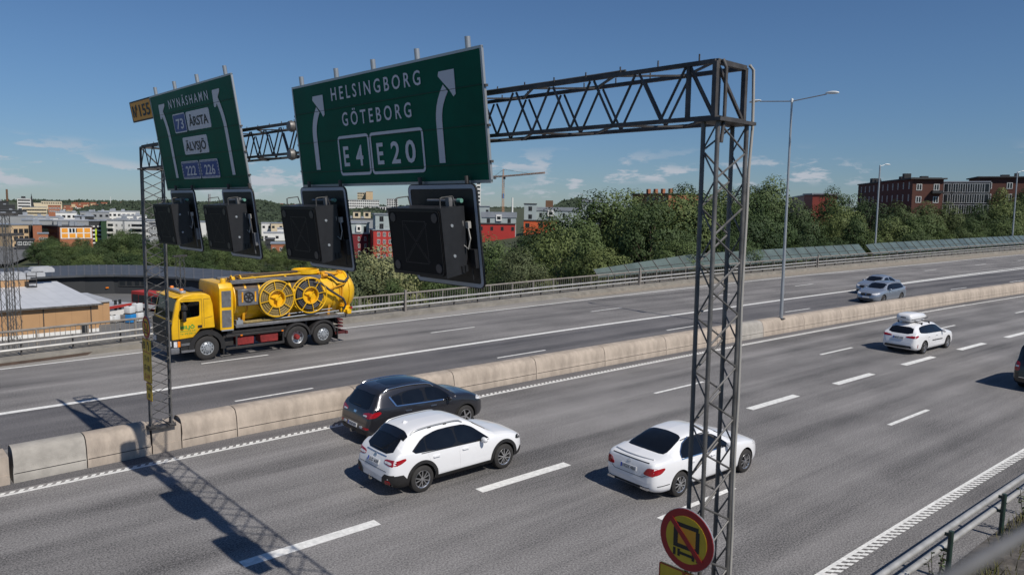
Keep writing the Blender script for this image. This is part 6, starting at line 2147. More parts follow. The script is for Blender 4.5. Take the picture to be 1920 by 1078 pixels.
sh = skin_body('shirt', JS, [(0, 1), (1, 2), (2, 3), (2, 4), (4, 5), (2, 6), (6, 7)], M['shirtgreen'], Matrix.Identity(4))
sh.parent = drv
mb = MB()
mb.lathe([(0.0, 0.13), (0.07, 0.115), (0.1, 0.06), (0.105, -0.01), (0.09, -0.05)], 14, T=Matrix.Translation((0.93, 0, 2.28)) @ Matrix.Diagonal((1.05, 0.9, 1, 1)))
mb.build('hair', M['hair'], drv, 50)
mb = MB(); mb.path([(0.50 + 0.06 * math.sin(a), 0.62 + 0.21 * math.cos(a), 1.84 + 0.2 * math.sin(a)) for a in [2 * math.pi * i / 24 for i in range(24)]], 0.016, 6, closed=True); mb.tube((0.50, 0.62, 1.84), (0.3, 0.62, 1.6), 0.025, 8)
mb.build('steering_wheel', M['trim'], tr, 40)
mb = MB(); mb.box2((0.92, 0.36, 1.46), (1.22, 0.88, 1.56)); mb.box2((1.12, 0.36, 1.5), (1.24, 0.88, 2.15)); mb.build('driver_seat', M['seat'], tr)
# ================================================================== TERRAIN
def sstep(a, b, x):
    t = min(1, max(0, (x - a) / (b - a)))
    return t * t * (3 - 2 * t)
VALLEY = -10.0
def terrain(wx, wy):
    """height of the natural ground (world z)"""
    p = RM.transposed() @ Vector((wx, wy, 0))
    x, y = p.x, p.y
    zr = TX * min(x, 170) + TY * min(y, 70)
    e = y - yK(min(max(x, -60), 260)) - 1.9
    rng = math.hypot(wx, wy)
    az = math.degrees(math.atan2(y, x))
    right = sstep(62, 30, az)                   # 0 towards the valley, 1 towards the wooded hill
    n = noise.noise(Vector((wx * 0.013, wy * 0.013, 3))) * 1.2 + noise.noise(Vector((wx * 0.05, wy * 0.05, 7))) * 0.3
    if e < 0:
        if y < 4.7:
            return zr - 0.3 + 0.0
        return zr - 1.6
    left_z = zr - 0.6 + (VALLEY - zr + 0.6) * sstep(0, 26, e)
    right_z = zr - 0.8 - 3.0 * sstep(0, 10, e) + 7.0 * sstep(12, 150, e)
    z = left_z * (1 - right) + right_z * right + n * sstep(0, 15, e) * (0.15 + 0.85 * right)
    far = sstep(450, 1800, rng) * (1 - right)
    z += far * 9.5 + sstep(1500, 2600, rng) * 6
    return z
mb = MB()
rad = [2.0]
while rad[-1] < 7000:
    rad.append(rad[-1] * 1.045 + 0.25)
azs = [R(-35 + 165 * i / 170) for i in range(171)]
for r_ in rad:
    for a in azs:
        X, Y = r_ * math.cos(a), r_ * math.sin(a)
        mb.v.append((X, Y, terrain(X, Y)))
k = len(azs)
for i in range(len(rad) - 1):
    for j in range(k - 1):
        mb.f.append((i * k + j, (i + 1) * k + j, (i + 1) * k + j + 1, i * k + j + 1))
mb.mi = [0] * len(mb.f)
tag(mb.build('ground', M['earth'], None, 180), kind='structure')
def sheet_px(name, pts, z, m):
    q = MB()
    P = [onz(px, py, z) for px, py in pts]
    q.add(P, [tuple(range(len(P)))])
    return tag(q.build(name, m), kind='structure')
sheet_px('yard', [(-120, 720), (560, 650), (520, 538), (300, 535), (-120, 512)], VALLEY + 0.75, M['yard'])
sheet_px('valley_road', [(-60, 497), (20, 495), (62, 478), (45, 466), (150, 463), (150, 458), (-60, 460)], VALLEY + 0.9, M['yard'])

# rocky verge on the near side
mb = MB()
ss, dd = frange(1, 9, 0.4) + frange(9.1, 32, 0.11) + frange(32.4, 60, 0.4), frange(5.2, 1.0, 0.11) + frange(0.7, -7, 0.35)
for s in ss:
    for d in dd:
        t = 5.2 - d
        nz = noise.noise(Vector((s * 0.55, d * 0.55, 1))) * 0.5 + noise.noise(Vector((s * 1.6, d * 1.6, 5))) * 0.24 + (0.35 - abs(noise.noise(Vector((s * 0.8, d * 0.8, 9))))) * 0.9 + (0.25 - abs(noise.noise(Vector((s * 2.3, d * 2.3, 4))))) * 0.55 - 0.35 * sstep(0.1, 0.0, abs(noise.noise(Vector((s * 1.1, d * 1.4, 2)))))
        amp = sstep(0.0, 0.7, t)
        z = 0.02 + amp * (0.30 + t * 0.16 + nz * 1.2)
        z = min(z, 4.2)
        if s < 9:
            z *= sstep(0, 9, s)
        mb.v.append(tuple(arcw(s, d, z)))
k = len(dd)
for i in range(len(ss) - 1):
    for j in range(k - 1):
        mb.f.append((i * k + j, (i + 1) * k + j, (i + 1) * k + j + 1, i * k + j + 1))
mb.mi = [0] * len(mb.f)
vr = mb.build('rock_verge', M['rock'], None, 22)
tag(vr, kind='structure')
vbv = BVHTree.FromPolygons([v.co.copy() for v in vr.data.vertices], [tuple(p.vertices) for p in vr.data.polygons])
# grass and weeds on it (uncountable)
M['grass'] = mat('dry_grass', (0.085, 0.095, 0.022), 0.9, var=0.6, vscale=2.5, col2=(0.15, 0.12, 0.04))
mb = MB()
rg = random.Random(3)
cl = [(rg.uniform(8, 45), rg.uniform(-4, 4.7), rg.uniform(0.3, 1.1)) for _ in range(70)] + [(24 + rg.uniform(-5, 10), rg.uniform(3.2, 4.95), 0.9) for _ in range(60)]
for cs, cd, cr in cl:
    for _ in range(int(120 * cr)):
        s, d = cs + rg.gauss(0, cr * 0.6), cd + rg.gauss(0, cr * 0.4)
        if d > 5.1:
            continue
        p0 = arcw(s, d, 0)
        hit = vbv.ray_cast(p0 + Vector((0, 0, 8)), Vector((0, 0, -1)))[0]
        if hit is None:
            continue
        a = rg.uniform(0, 6.28)
        hh = rg.uniform(0.10, 0.34)
        w = Vector((math.cos(a), math.sin(a), 0)) * 0.012
        ln = Vector((rg.gauss(0, 0.3), rg.gauss(0, 0.3), 1)) * hh
        mb.add([hit - w, hit + w, hit + ln * 0.6 + w * 0.6, hit + ln], [(0, 1, 2, 3)])
tag(mb.build('grass', M['grass']), kind='stuff')
M['weed'] = mat('weed_leaf', (0.06, 0.085, 0.025), 0.8, var=0.5, vscale=9)
def weed(s, d, hgt, label):
    p0 = arcw(s, d, 0)
    hit = vbv.ray_cast(p0 + Vector((0, 0, 8)), Vector((0, 0, -1)))[0] or p0
    t = thing('weed', label, 'weed', up_mw(hit), 'weeds behind the near guard rail')
    g = random.Random(int(s * 100))
    st, lf = MB(), MB()
    for q in range(5):
        a = g.uniform(0, 6.28)
        b = Vector((math.cos(a) * 0.14, math.sin(a) * 0.14, hgt * g.uniform(0.7, 1)))
        st.path([(0, 0, -0.05), b * 0.5 + Vector((0, 0, 0.03)), b], 0.007, 5)
        for i in range(13):
            c = b * g.uniform(0.35, 1.05)
            u = Vector((g.gauss(0, 1), g.gauss(0, 1), g.gauss(0, .6))).normalized()
            v = u.cross(Vector((g.gauss(0, 1), g.gauss(0, 1), g.gauss(0, 1)))).normalized()
            L = g.uniform(0.05, 0.11)
            lf.add([c, c + u * L * .5 + v * L * .3, c + u * L, c + u * L * .5 - v * L * .3], [(0, 1, 2, 3)])
    st.build('stem', M['bark'], t)
    lf.build('leaves', M['weed'], t)
weed(14.6, 4.7, 1.15, 'weed poking up through the guard rail nearest the bottom edge')
weed(19.8, 4.75, 1.1, 'tall weed beside the second green guard rail post')
weed(21.2, 4.7, 1.25, 'tall weed in front of the right edge of the guard rail')
weed(12.9, 4.6, 0.8, 'small weed at the bottom edge beside the lower pipe')

# ================================================================== TREES
def leafmat(name, c, c2):
    m = mat(name, c, 0.65, var=0.6, vscale=26, vdetail=3, col2=c2, objrand=0.35, spec=0.25)
    nt = m.node_tree
    b = nt.nodes['Principled BSDF']
    out = nt.nodes['Material Output']
    tr_ = nt.nodes.new('ShaderNodeBsdfTranslucent')
    mx = nt.nodes.new('ShaderNodeMixShader')
    mx.inputs[0].default_value = 0.13
    src = b.inputs['Base Color'].links[0].from_socket
    nt.links.new(src, tr_.inputs[0])
    nt.links.new(b.outputs[0], mx.inputs[1]); nt.links.new(tr_.outputs[0], mx.inputs[2])
    nt.links.new(mx.outputs[0], out.inputs[0])
    return m
M['leaf'] = leafmat('green_foliage', (0.115, 0.15, 0.05), (0.04, 0.062, 0.02))
M['leaf_dark'] = leafmat('dark_green_foliage', (0.075, 0.105, 0.037), (0.027, 0.045, 0.016))
M['leaf_pale'] = leafmat('pale_olive_foliage', (0.18, 0.19, 0.09), (0.06, 0.075, 0.03))
def crown_mesh(seed, n, lobes, leaf, shape):
    """leaf clusters spread through a set of boughs; unit height, crown from 0.1 to 1.0"""
    g = random.Random(seed)
    L = []
    for i in range(lobes):
        t = (i + 0.5) / lobes
        z = 0.16 + 0.74 * t
        w = shape(t)
        a = i * 2.39996 + g.uniform(-0.5, 0.5)
        r = w * g.uniform(0.62, 1.0)
        s = (0.08 + 0.27 * w) * g.uniform(0.7, 1.3) * 0.9
        L.append((Vector((r * math.cos(a), r * math.sin(a), z + g.uniform(-0.05, 0.05))), s, s * g.uniform(0.6, 0.85)))
    for i in range(5):
        L.append((Vector((g.uniform(-.08, .08), g.uniform(-.08, .08), 0.35 + 0.13 * i)), 0.16, 0.14))
    vs, fs = [], []
    tot = sum(l[1] ** 2 for l in L)
    for c, rx, rz in L:
        k = int(n * rx * rx / tot)
        for _ in range(k):
            d = Vector((g.gauss(0, 1), g.gauss(0, 1), g.gauss(0, 1))).normalized()
            q = 1 - abs(g.gauss(0, 0.13))
            p = c + Vector((d.x * rx, d.y * rx, d.z * rz)) * q
            cd = Vector((p.x * 1.6, p.y * 1.6, (p.z - 0.5) * 1.3))
            nrm = (d * 0.7 + cd * 1.6 + Vector((g.gauss(0, .38), g.gauss(0, .38), g.gauss(0, .38) + 0.1))).normalized()
            u = nrm.orthogonal().normalized()
            u = Matrix.Rotation(g.uniform(0, 6.28), 3, nrm) @ u
            v = nrm.cross(u)
            s = leaf * g.uniform(0.6, 1.4)
            o = len(vs)
            vs += [p - u * s, p - v * s * 0.55, p + u * s, p + v * s * 0.55]
            fs.append((o, o + 1, o + 2, o + 3))
    me = bpy.data.meshes.new('crown')
    me.from_pydata([tuple(v) for v in vs], [], fs)
    return me
def trunk_mesh(seed):
    g = random.Random(seed)
    mb = MB()
    mb.path([(0, 0, -0.05), (0.006, 0, 0.2), (0.0, 0.008, 0.45), (0.01, 0, 0.75)], 0.026, 8, 0, 0.008)
    for i in range(7):
        a = g.uniform(0, 6.28)
        z = 0.18 + 0.06 * i
        d = Vector((math.cos(a), math.sin(a), 0.8))
        mb.path([(0, 0, z), tuple(Vector((0, 0, z)) + d * 0.12), tuple(Vector((0, 0, z)) + d * 0.25 + Vector((0, 0, 0.05)))], 0.012, 6, 0, 0.003)
    o = mb.build('trunk', M['bark'], None, 60)
    me = o.data
    bpy.data.objects.remove(o)
    return me
round_ = lambda t: 0.40 * math.sin(math.pi * (0.12 + 0.80 * t)) ** 0.75
cone_ = lambda t: 0.33 * (1 - t) ** 0.6 + 0.06
wide_ = lambda t: 0.50 * math.sin(math.pi * (0.10 + 0.82 * t)) ** 0.6
CROWNS = {}
def crowns(kind):
    if kind not in CROWNS:
        m = {'leaf': M['leaf'], 'dark': M['leaf_dark'], 'pale': M['leaf_pale']}[kind]
        CROWNS[kind] = []
        for i, sh in enumerate((round_, wide_, cone_, round_)):
            me = crown_mesh(11 * i + hash(kind) % 1 + {'leaf': 1, 'dark': 2, 'pale': 3}[kind], 11000, 30, 0.0135, sh)
            me.materials.append(m)
            CROWNS[kind].append(me)
    return CROWNS[kind]
TRUNKS = [trunk_mesh(i) for i in range(3)]
TREES = []
def tree(base, hgt, kind, label, group, wide=1.0, name='tree'):
    g = random.Random(int(base.x * 31 + base.y * 17))
    t = thing(name, label, 'tree', Matrix.Translation(base) @ Matrix.Rotation(g.uniform(0, 6.28), 4, 'Z') @ Matrix.Diagonal((hgt * wide, hgt * wide, hgt, 1)), group)
    c = link('crown', g.choice(crowns(kind)), t)
    link('trunk', g.choice(TRUNKS), t)
    TREES.append(t)
    return t
def tree_px(px, ytop, rng, kind, label, group, wide=1.0, minh=3.0):
    p = at(px, ytop, rng)
    zb = terrain(p.x, p.y) - 0.2
    return tree(Vector((p.x, p.y, zb)), max(minh, (p.z - zb) * 1.05), kind, label, group, wide)
fR = interp([(-200, 40), (0, 40), (267, 41), (640, 45), (912, 52), (1304, 70), (1640, 106), (1900, 157), (2100, 220)])
fTop = interp([(560, 470), (640, 470), (700, 466), (800, 470), (880, 455), (930, 432), (1000, 425), (1050, 402), (1095, 380), (1140, 361), (1190, 361), (1220, 373), (1260, 360), (1310, 360),
               (1350, 352), (1400, 352), (1445, 336), (1478, 350), (1495, 384), (1550, 382), (1575, 356), (1610, 358), (1640, 374), (1700, 380), (1760, 376), (1800, 384), (1850, 378), (1890, 352), (1930, 350), (2050, 345)])
fPar = interp([(560, 572), (640, 566), (912, 536), (1304, 500), (1640, 468), (1900, 450), (2100, 440)])
gT = 'trees on the slope behind the far railing'
g = random.Random(21)
# back row: carries the skyline
def step(rng, m):
    return m / rng * 1435
px = 905
while px < 2010:
    R0 = fR(px) + g.uniform(26, 46)
    zone = 'left of the right gantry mast' if px < 1310 else ('between mast and single lamp' if px < 1640 else 'below the brick buildings')
    kind = g.choice(['leaf', 'dark', 'leaf', 'dark'])
    tree_px(px, fTop(px) + g.uniform(-3, 8), R0, kind, ('dark' if kind == 'dark' else 'mid') + ' green skyline tree ' + zone, gT, g.uniform(0.66, 0.86))
    px += step(R0, g.uniform(4.2, 6.4))
# middle and front rows
for row, (fr, dr0, dr1, m) in enumerate(((0.26, 17, 24, 6.8), (0.50, 9, 14, 6.6), (0.74, 5.0, 7, 5.0))):
    px = 600 + 13 * row if row else 800
    while px < 2000:
        yt = fTop(px) + (fPar(px) - fTop(px)) * (fr + g.uniform(-0.13, 0.13))
        kind = g.choice(['leaf', 'leaf', 'dark'])
        if row == 2 and (900 < px < 1030 or 640 < px < 730):
            kind = 'pale'
        zone = 'left of the right gantry mast' if px < 1310 else ('between mast and single lamp' if px < 1640 else 'above the right glass screens')
        kn = {'leaf': 'mid green', 'dark': 'dark green', 'pale': 'pale olive'}[kind]
        R0 = fR(px) + g.uniform(dr0, dr1)
        tree_px(px, yt, R0, kind, f'{kn} ' + ('upslope tree ', 'bushy tree ', 'low bush at the railing ')[row] + zone, gT, g.uniform(0.72, 0.95) * (1.25 if row == 2 else 1))
        px += step(R0, m * g.uniform(0.75, 1.3))
tree_px(655, 478, 58, 'pale', 'pale olive leafed bush behind the rear end of the yellow truck', gT, 1.0)
tree_px(700, 470, 62, 'pale', 'pale olive tree below the red houses, between two lane signals', gT, 1.0)
tree_px(975, 468, 60, 'pale', 'large pale olive bush beside the largest lane signal', gT, 1.05)
tree_px(1165, 363, 92, 'leaf', 'large round tree left of the brick chimneys', gT, 0.85)
tree_px(1222, 383, 86, 'dark', 'dark tree in front of the brick building with chimneys', gT, 0.8)
tree_px(1278, 362, 92, 'leaf', 'tall tree close to the left side of the right mast', gT, 0.8)
tree_px(1440, 336, 128, 'leaf', 'tall round tree rising highest on the skyline left of the lamp post', gT, 0.8)
# valley trees behind the depot
gV = 'trees in the valley behind the dark depot'
for row, (yt, r0, r1, stp) in enumerate(((448, 245, 285, 22), (464, 212, 235, 24), (483, 184, 198, 26))):
    px = 20 if row else 70
    while px < 660:
        y = yt + g.uniform(-9, 10) + (12 if px < 180 else (-8 if 212 < px < 262 else 2)) + (10 if px > 470 else 0)
        kind = g.choice(['leaf', 'dark', 'dark'])
        if px < 70 and row < 2:
            px += stp
            continue
        zone = 'left of the left mast' if px < 265 else 'between the left mast and the truck'
        tree_px(px, y, g.uniform(r0, r1), kind, ('dark' if kind == 'dark' else 'mid') + ' green tree behind the depot ' + zone, gV, g.uniform(0.95, 1.35))
        px += g.uniform(0.7, 1.25) * stp
for px, y, r_, w in ((222, 434, 300, 0.9), (240, 440, 290, 1.0), (252, 436, 300, 0.9), (84, 446, 290, 1.0), (96, 444, 290, 1.0), (150, 446, 285, 0.9), (162, 449, 285, 0.9)):
    tree_px(px, y, r_, 'dark', 'dark tree before the orange and white blocks', gV, w)
# wooded hills far away: read as one mass
def wood(name, px0, px1, ftop, rng, depth, size, n, m, zb=-8):
    q = MB()
    gg = random.Random(int(px0))
    for _ in range(n):
        t, u = gg.random(), gg.random() ** 0.8
        px = px0 + (px1 - px0) * t
        Rr = rng + depth * u
        yt = ftop(px)
        top = at(px, yt, rng + depth).z
        z = zb + (top - zb) * (u ** 0.7) * gg.uniform(0.86, 1.0)
        v = at(px, yt, Rr)
        c = Vector((v.x, v.y, z))
        s = size * gg.uniform(0.5, 1.3)
        nr = Vector((gg.gauss(0, .7) - CD.x, gg.gauss(0, .7) - CD.y, gg.gauss(0.6, .6))).normalized()
        a = nr.orthogonal().normalized()
        a = Matrix.Rotation(gg.uniform(0, 6.28), 3, nr) @ a
        b = nr.cross(a)
        q.add([c - a * s, c - b * s * 0.7, c + a * s, c + b * s * 0.7], [(0, 1, 2, 3)])
    return tag(q.build(name, m), kind='stuff')
M['wood'] = mat('distant_wood', (0.045, 0.065, 0.035), 0.9, var=0.5, vscale=0.03, col2=(0.022, 0.034, 0.022))
wood('wooded_hill', 128, 300, interp([(128, 400), (180, 388), (215, 384), (250, 380), (300, 378)]), 900, 500, 4.5, 9000, M['wood'])
wood('wooded_hill', 290, 560, interp([(290, 378), (330, 376), (380, 381), (430, 377), (470, 376), (500, 378), (520, 384), (560, 390)]), 700, 500, 3.6, 16000, M['wood'])
wood('distant_wood', -20, 1300, interp([(-20, 381), (60, 377), (75, 378), (300, 380), (500, 385), (700, 388), (900, 391), (1050, 393), (1300, 396)]), 2300, 1200, 12, 9000, M['wood'], -5)
wood('distant_wood', 1035, 1130, interp([(1035, 388), (1060, 376), (1085, 372), (1110, 378), (1130, 386)]), 420, 80, 1.6, 5000, M['wood'], -4)
wood('distant_wood', 640, 720, interp([(640, 398), (670, 392), (700, 391), (720, 396)]), 560, 80, 2.2, 2500, M['wood'], -6)

# ================================================================== BUILDINGS
BM = {}
def wallm(name, c, rough=0.8, var=0.12):
    return mat(name, c, rough, var=var, vscale=0.25, vdetail=8)
W_ = {
 'white': wallm('white_render', (0.72, 0.71, 0.68)), 'cream': wallm('cream_render', (0.62, 0.52, 0.36)), 'beige': wallm('beige_render', (0.55, 0.40, 0.24)),
 'grey': wallm('grey_cladding', (0.28, 0.29, 0.30)), 'dark': wallm('charcoal_cladding', (0.03, 0.032, 0.035)), 'green': wallm('dark_green_cladding', (0.02, 0.055, 0.022)),
 'red': wallm('bright_red_render', (0.40, 0.03, 0.025)), 'darkred': wallm('deep_red_cladding', (0.16, 0.012, 0.018)), 'orangered': wallm('orange_red_render', (0.55, 0.10, 0.03)),
 'paleblue': wallm('pale_grey_green_boards', (0.34, 0.39, 0.39)), 'tan': seams('tan_wall_panels', (0.42, 0.25, 0.125), (0.34, 0.20, 0.10), 0.55, 0, 0.03),
 'orange': wallm('orange_panel', (0.78, 0.32, 0.03)), 'rust': wallm('brown_cladding', (0.14, 0.075, 0.04)),
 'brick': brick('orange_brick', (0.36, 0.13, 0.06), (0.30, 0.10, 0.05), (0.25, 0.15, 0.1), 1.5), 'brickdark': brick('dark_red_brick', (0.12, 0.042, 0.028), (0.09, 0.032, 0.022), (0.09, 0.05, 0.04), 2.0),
 'roofgrey': mat('grey_sheet_roof', (0.30, 0.32, 0.35), 0.45, 0.2, var=0.2, vscale=0.3), 'rooflight': mat('pale_roof', (0.40, 0.41, 0.43), 0.6, var=0.3, vscale=0.2), 'roofdark': mat('dark_felt_roof', (0.06, 0.06, 0.062), 0.8, var=0.3, vscale=0.3), 'rooftile': mat('red_tile_roof', (0.30, 0.10, 0.055), 0.8, var=0.3, vscale=0.5),
 'redhouse': seams('falu_red_boards', (0.24, 0.045, 0.03), (0.16, 0.03, 0.02), 2.0, 0, 0.08)}
M['winframe'] = mat('white_window_frame', (0.7, 0.7, 0.68), 0.6)
M['winglass'] = mat('window_glass', (0.02, 0.025, 0.03), 0.08, var=0.5, vscale=0.4)
M['darkframe'] = mat('dark_window_frame', (0.05, 0.05, 0.05), 0.6)
WIN = {}
def win_mesh(w, h_, fr='winframe', tf=0.10):
    key = (round(w, 2), round(h_, 2), fr)
    if key not in WIN:
        q = MB()
        t = min(w, h_) * tf
        q.box2((-w / 2, -0.03, 0), (w / 2, 0.05, h_), 1)
        for a, b in (((-w / 2, -0.06, 0), (-w / 2 + t, 0.0, h_)), ((w / 2 - t, -0.06, 0), (w / 2, 0, h_)), ((-w / 2 + t, -0.06, 0), (w / 2 - t, 0, t)), ((-w / 2 + t, -0.06, h_ - t), (w / 2 - t, 0, h_)), ((-t / 2, -0.055, t), (t / 2, 0, h_ - t))):
            q.box2(a, b, 0)
        o = q.build('window', [M[fr], M['winglass']])
        WIN[key] = o.data
        bpy.data.objects.remove(o)
    return WIN[key]
class Block:
    """box building: front face between two ground points, local x along the front, y away, z up"""
    def __init__(s, px0, px1, ytop, R0, label, R1=None, zb=VALLEY, depth=14, wall='white', roof='roofgrey', cat='building', name='building', group=None, ov=0.25, rh=0.3, parapet=True):
        R1 = R0 if R1 is None else R1
        a, b = at(px0, ytop, R0), at(px1, ytop, R1)
        pm = at((px0 + px1) / 2, ytop, (R0 + R1) / 2)
        s.H = pm.z - zb
        d = Vector((b.x - a.x, b.y - a.y, 0))
        s.w = d.length
        s.root = thing(name, label, cat, up_mw(Vector((a.x, a.y, zb)), math.atan2(d.y, d.x)), group)
        s.depth = depth
        q = MB()
        q.box2((0, 0, 0), (s.w, depth, s.H - rh))
        s.wall = q.build('wall', W_[wall], s.root)
        q = MB()
        q.box2((-ov, -ov, s.H - rh), (s.w + ov, depth + ov, s.H))
        s.roof = q.build('roof', W_[roof], s.root)
    def windows(s, cols, z0, rows, dz, w, h_, x0=None, x1=None, fr='winframe', skip=()):
        x0 = w * 0.9 if x0 is None else x0
        x1 = s.w - w * 0.9 if x1 is None else x1
        me = win_mesh(w, h_, fr)
        for r_ in range(rows):
            for c_ in range(cols):
                if (r_, c_) in skip:
                    continue
                o = link('window', me, s.root)
                o.location = (x0 + (x1 - x0) * (c_ / (cols - 1) if cols > 1 else 0.5), -0.02, z0 - r_ * dz)
    def box(s, a, b, m, name, parent=None):
        q = MB()
        q.box2(a, b)
        return q.build(name, m if not isinstance(m, str) else W_[m], parent or s.root)
    def roofbits(s, n, seed=1, m='roofgrey'):
        g_ = random.Random(seed)
        for i in range(n):
            x, y = g_.uniform(0.1, 0.9) * s.w, g_.uniform(0.2, 0.8) * s.depth
            a, c_ = g_.uniform(0.4, 1.2), g_.uniform(0.5, 1.6)
            s.box((x - a, y - a, s.H), (x + a, y + a, s.H + c_), m, 'roof_vent', s.roof)
def on_hill(px, rng):
    p = at(px, 400, rng)
    return terrain(p.x, p.y) - 0.5

# --- tan shed and the yard in the near valley
zb = VALLEY + 0.7
a, b = onz(-60, 645, zb), onz(184, 622, zb)
def hdist(p): return math.hypot(p.x - CAM.x, p.y - CAM.y)
S = Block(-60, 184, 575, hdist(a), 'low tan panelled shed with a pale sheet roof at the left edge', hdist(b), zb, 22, 'tan', 'rooflight', 'shed', 'shed', ov=0.35, rh=0.25)
# sloping roof plane
bpy.data.objects.remove(S.roof)
q = MB()
q.add([(-0.4, -0.5, S.H - 0.3), (S.w + 0.4, -0.5, S.H - 0.3), (S.w + 0.4, 20.5, S.H + 1.0), (-0.4, 20.5, S.H + 1.0), (-0.4, -0.5, S.H - 0.12), (S.w + 0.4, -0.5, S.H - 0.12), (S.w + 0.4, 20.5, S.H + 1.2), (-0.4, 20.5, S.H + 1.2)],
      [(0, 1, 2, 3), (7, 6, 5, 4), (0, 4, 5, 1), (1, 5, 6, 2), (2, 6, 7, 3), (3, 7, 4, 0)])
S.roof = q.build('roof', seams('pale_standing_seam_roof', (0.50, 0.51, 0.53), (0.42, 0.43, 0.45), 0.6, 0, 0.05, 0.5), S.root)
S.box((0, 17, S.H - 1), (S.w - 4, 20, S.H + 2.0), 'tan', 'rear_wall')
S.box((-0.2, 16.9, S.H + 2.0), (S.w - 3.8, 20.2, S.H + 2.25), 'rooflight', 'coping')
S.box((0, -0.03, 0), (S.w, 0.0, 0.5), 'white', 'wall_plinth')
S.box((-0.5, -0.56, S.H - 0.30), (S.w + 0.5, -0.5, S.H - 0.08), M['galv'], 'gutter')
for x in (S.w * 0.55, S.w - 0.9):
    q = MB(); q.tube((x, -0.06, 0), (x, -0.06, S.H - 0.2), 0.06, 8); q.build('downpipe', M['galv_dark'], S.root)
S.windows(1, S.H - 4.4, 1, 1, 0.8, 1.6, S.w - 1.7, S.w - 1.7, 'darkframe')
S.box((S.w, 6, 0), (S.w + 3.2, 17, S.H - 0.7), 'tan', 'annex')
S.box((S.w - 0.2, 5.8, S.H - 0.7), (S.w + 3.5, 17.2, S.H - 0.45), 'rooflight', 'annex_roof')
for k, (px, w) in enumerate(((50, 1.6), (100, 1.2), (116, 1.5))):
    t_ = S.w * (px + 60) / 244 + 2
    q = MB()
    q.prism([(-w, 0), (w, 0), (w, 0.45), (w * 0.75, 0.8), (-w * 0.75, 0.8), (-w, 0.45)], -1.0, 1.0, lambda u, v, d: Vector((t_ + u, 19 + d, S.H + 2.2 + v + (0.6 if k == 2 else 0))))
    q.build('roof_vent', W_['rooflight'], S.roof)
q = MB()
for z in (0, 0.5, 1.0, 1.5):
    q.box2((S.w * 0.68, 15.5, S.H + 1.0 + z), (S.w * 0.68 + 1.2, 16.2, S.H + 1.08 + z))
for x in (0, 1.2):
    q.tube((S.w * 0.68 + x, 15.8, S.H + 0.8), (S.w * 0.68 + x, 15.8, S.H + 3), 0.05, 6)
q.build('roof_ladder', M['galv_dark'], S.roof)

# --- dark curved bus depot
pts_b = [(-40, 566), (29, 560), (100, 555), (160, 552), (215, 551), (272, 552), (330, 556), (400, 563), (470, 571), (540, 580)]
dep = thing('depot_building', 'long dark curved depot with a grey ribbed roof behind the shed', 'depot', up_mw(onz(160, 552, zb)))
inv = dep.matrix_world.inverted()
base = [inv @ onz(px, py, zb) for px, py in pts_b]
camL = inv @ CAM
q, rf, rb_ = MB(), MB(), MB()
fine_ = []
for a, b in zip(base[:-1], base[1:]):
    fine_ += [a + (b - a) * (i / 4) for i in range(4)]
fine_.append(base[-1])
Hd = 3.3
outw = []
for i, p in enumerate(fine_):
    v = Vector((p.x - camL.x, p.y - camL.y, 0)).normalized()
    outw.append(v)
k = len(fine_)
q.add([p for p in fine_] + [p + Vector((0, 0, Hd)) for p in fine_], [(i, i + 1, k + i + 1, k + i) for i in range(k - 1)])
q.add([p + v * 12 for p, v in zip(fine_, outw)] + [p + v * 12 + Vector((0, 0, Hd + 0.4)) for p, v in zip(fine_, outw)], [(i, i + 1, k + i + 1, k + i) for i in range(k - 1)])
q.build('wall', W_['dark'], dep)
A = [p - v * 0.8 + Vector((0, 0, Hd)) for p, v in zip(fine_, outw)]
Bq = [p + v * 12.5 + Vector((0, 0, Hd + 0.9)) for p, v in zip(fine_, outw)]
rf.add(A + Bq + [p + Vector((0, 0, 0.35)) for p in A] + [p + Vector((0, 0, 0.35)) for p in Bq],
       [(i, i + 1, k + i + 1, k + i) for i in range(k - 1)] + [(2 * k + i, 2 * k + i + 1, 3 * k + i + 1, 3 * k + i) for i in range(k - 1)] + [(i, i + 1, 2 * k + i + 1, 2 * k + i) for i in range(k - 1)])
droof = rf.build('roof', mat('dark_ribbed_roof', (0.085, 0.09, 0.098), 0.5, 0.2, var=0.25, vscale=0.4), dep)
for i in range(1, k - 1):
    for f_ in ((0.0,) if i % 2 else (0.0, 0.5)):
        a, b = A[i], Bq[i]
        rb2 = MB()
        rb2.bar(a + Vector((0, 0, 0.37)), b + Vector((0, 0, 0.37)), 0.22, 0.10)
        if f_ == 0:
            rb2.build('roof_rib', M['galv'], droof)
for i in (17, 18, 19):
    p = fine_[i] + (fine_[i + 1] - fine_[i]) * 0.5
    o = link('window', win_mesh(2.6, 1.0, 'darkframe'), dep)
    o.location = p - outw[i] * 0.08 + Vector((0, 0, 1.5))
    d = fine_[i + 1] - fine_[i]
    o.rotation_euler = (0, 0, math.atan2(d.y, d.x))
q = MB(); q.box((0, 0, 0), (0.5, 0.1, 0.22)); o = q.build('wall_lamp', M['amber'], dep); o.location = fine_[15] - outw[15] * 0.15 + Vector((0, 0, 1.2))

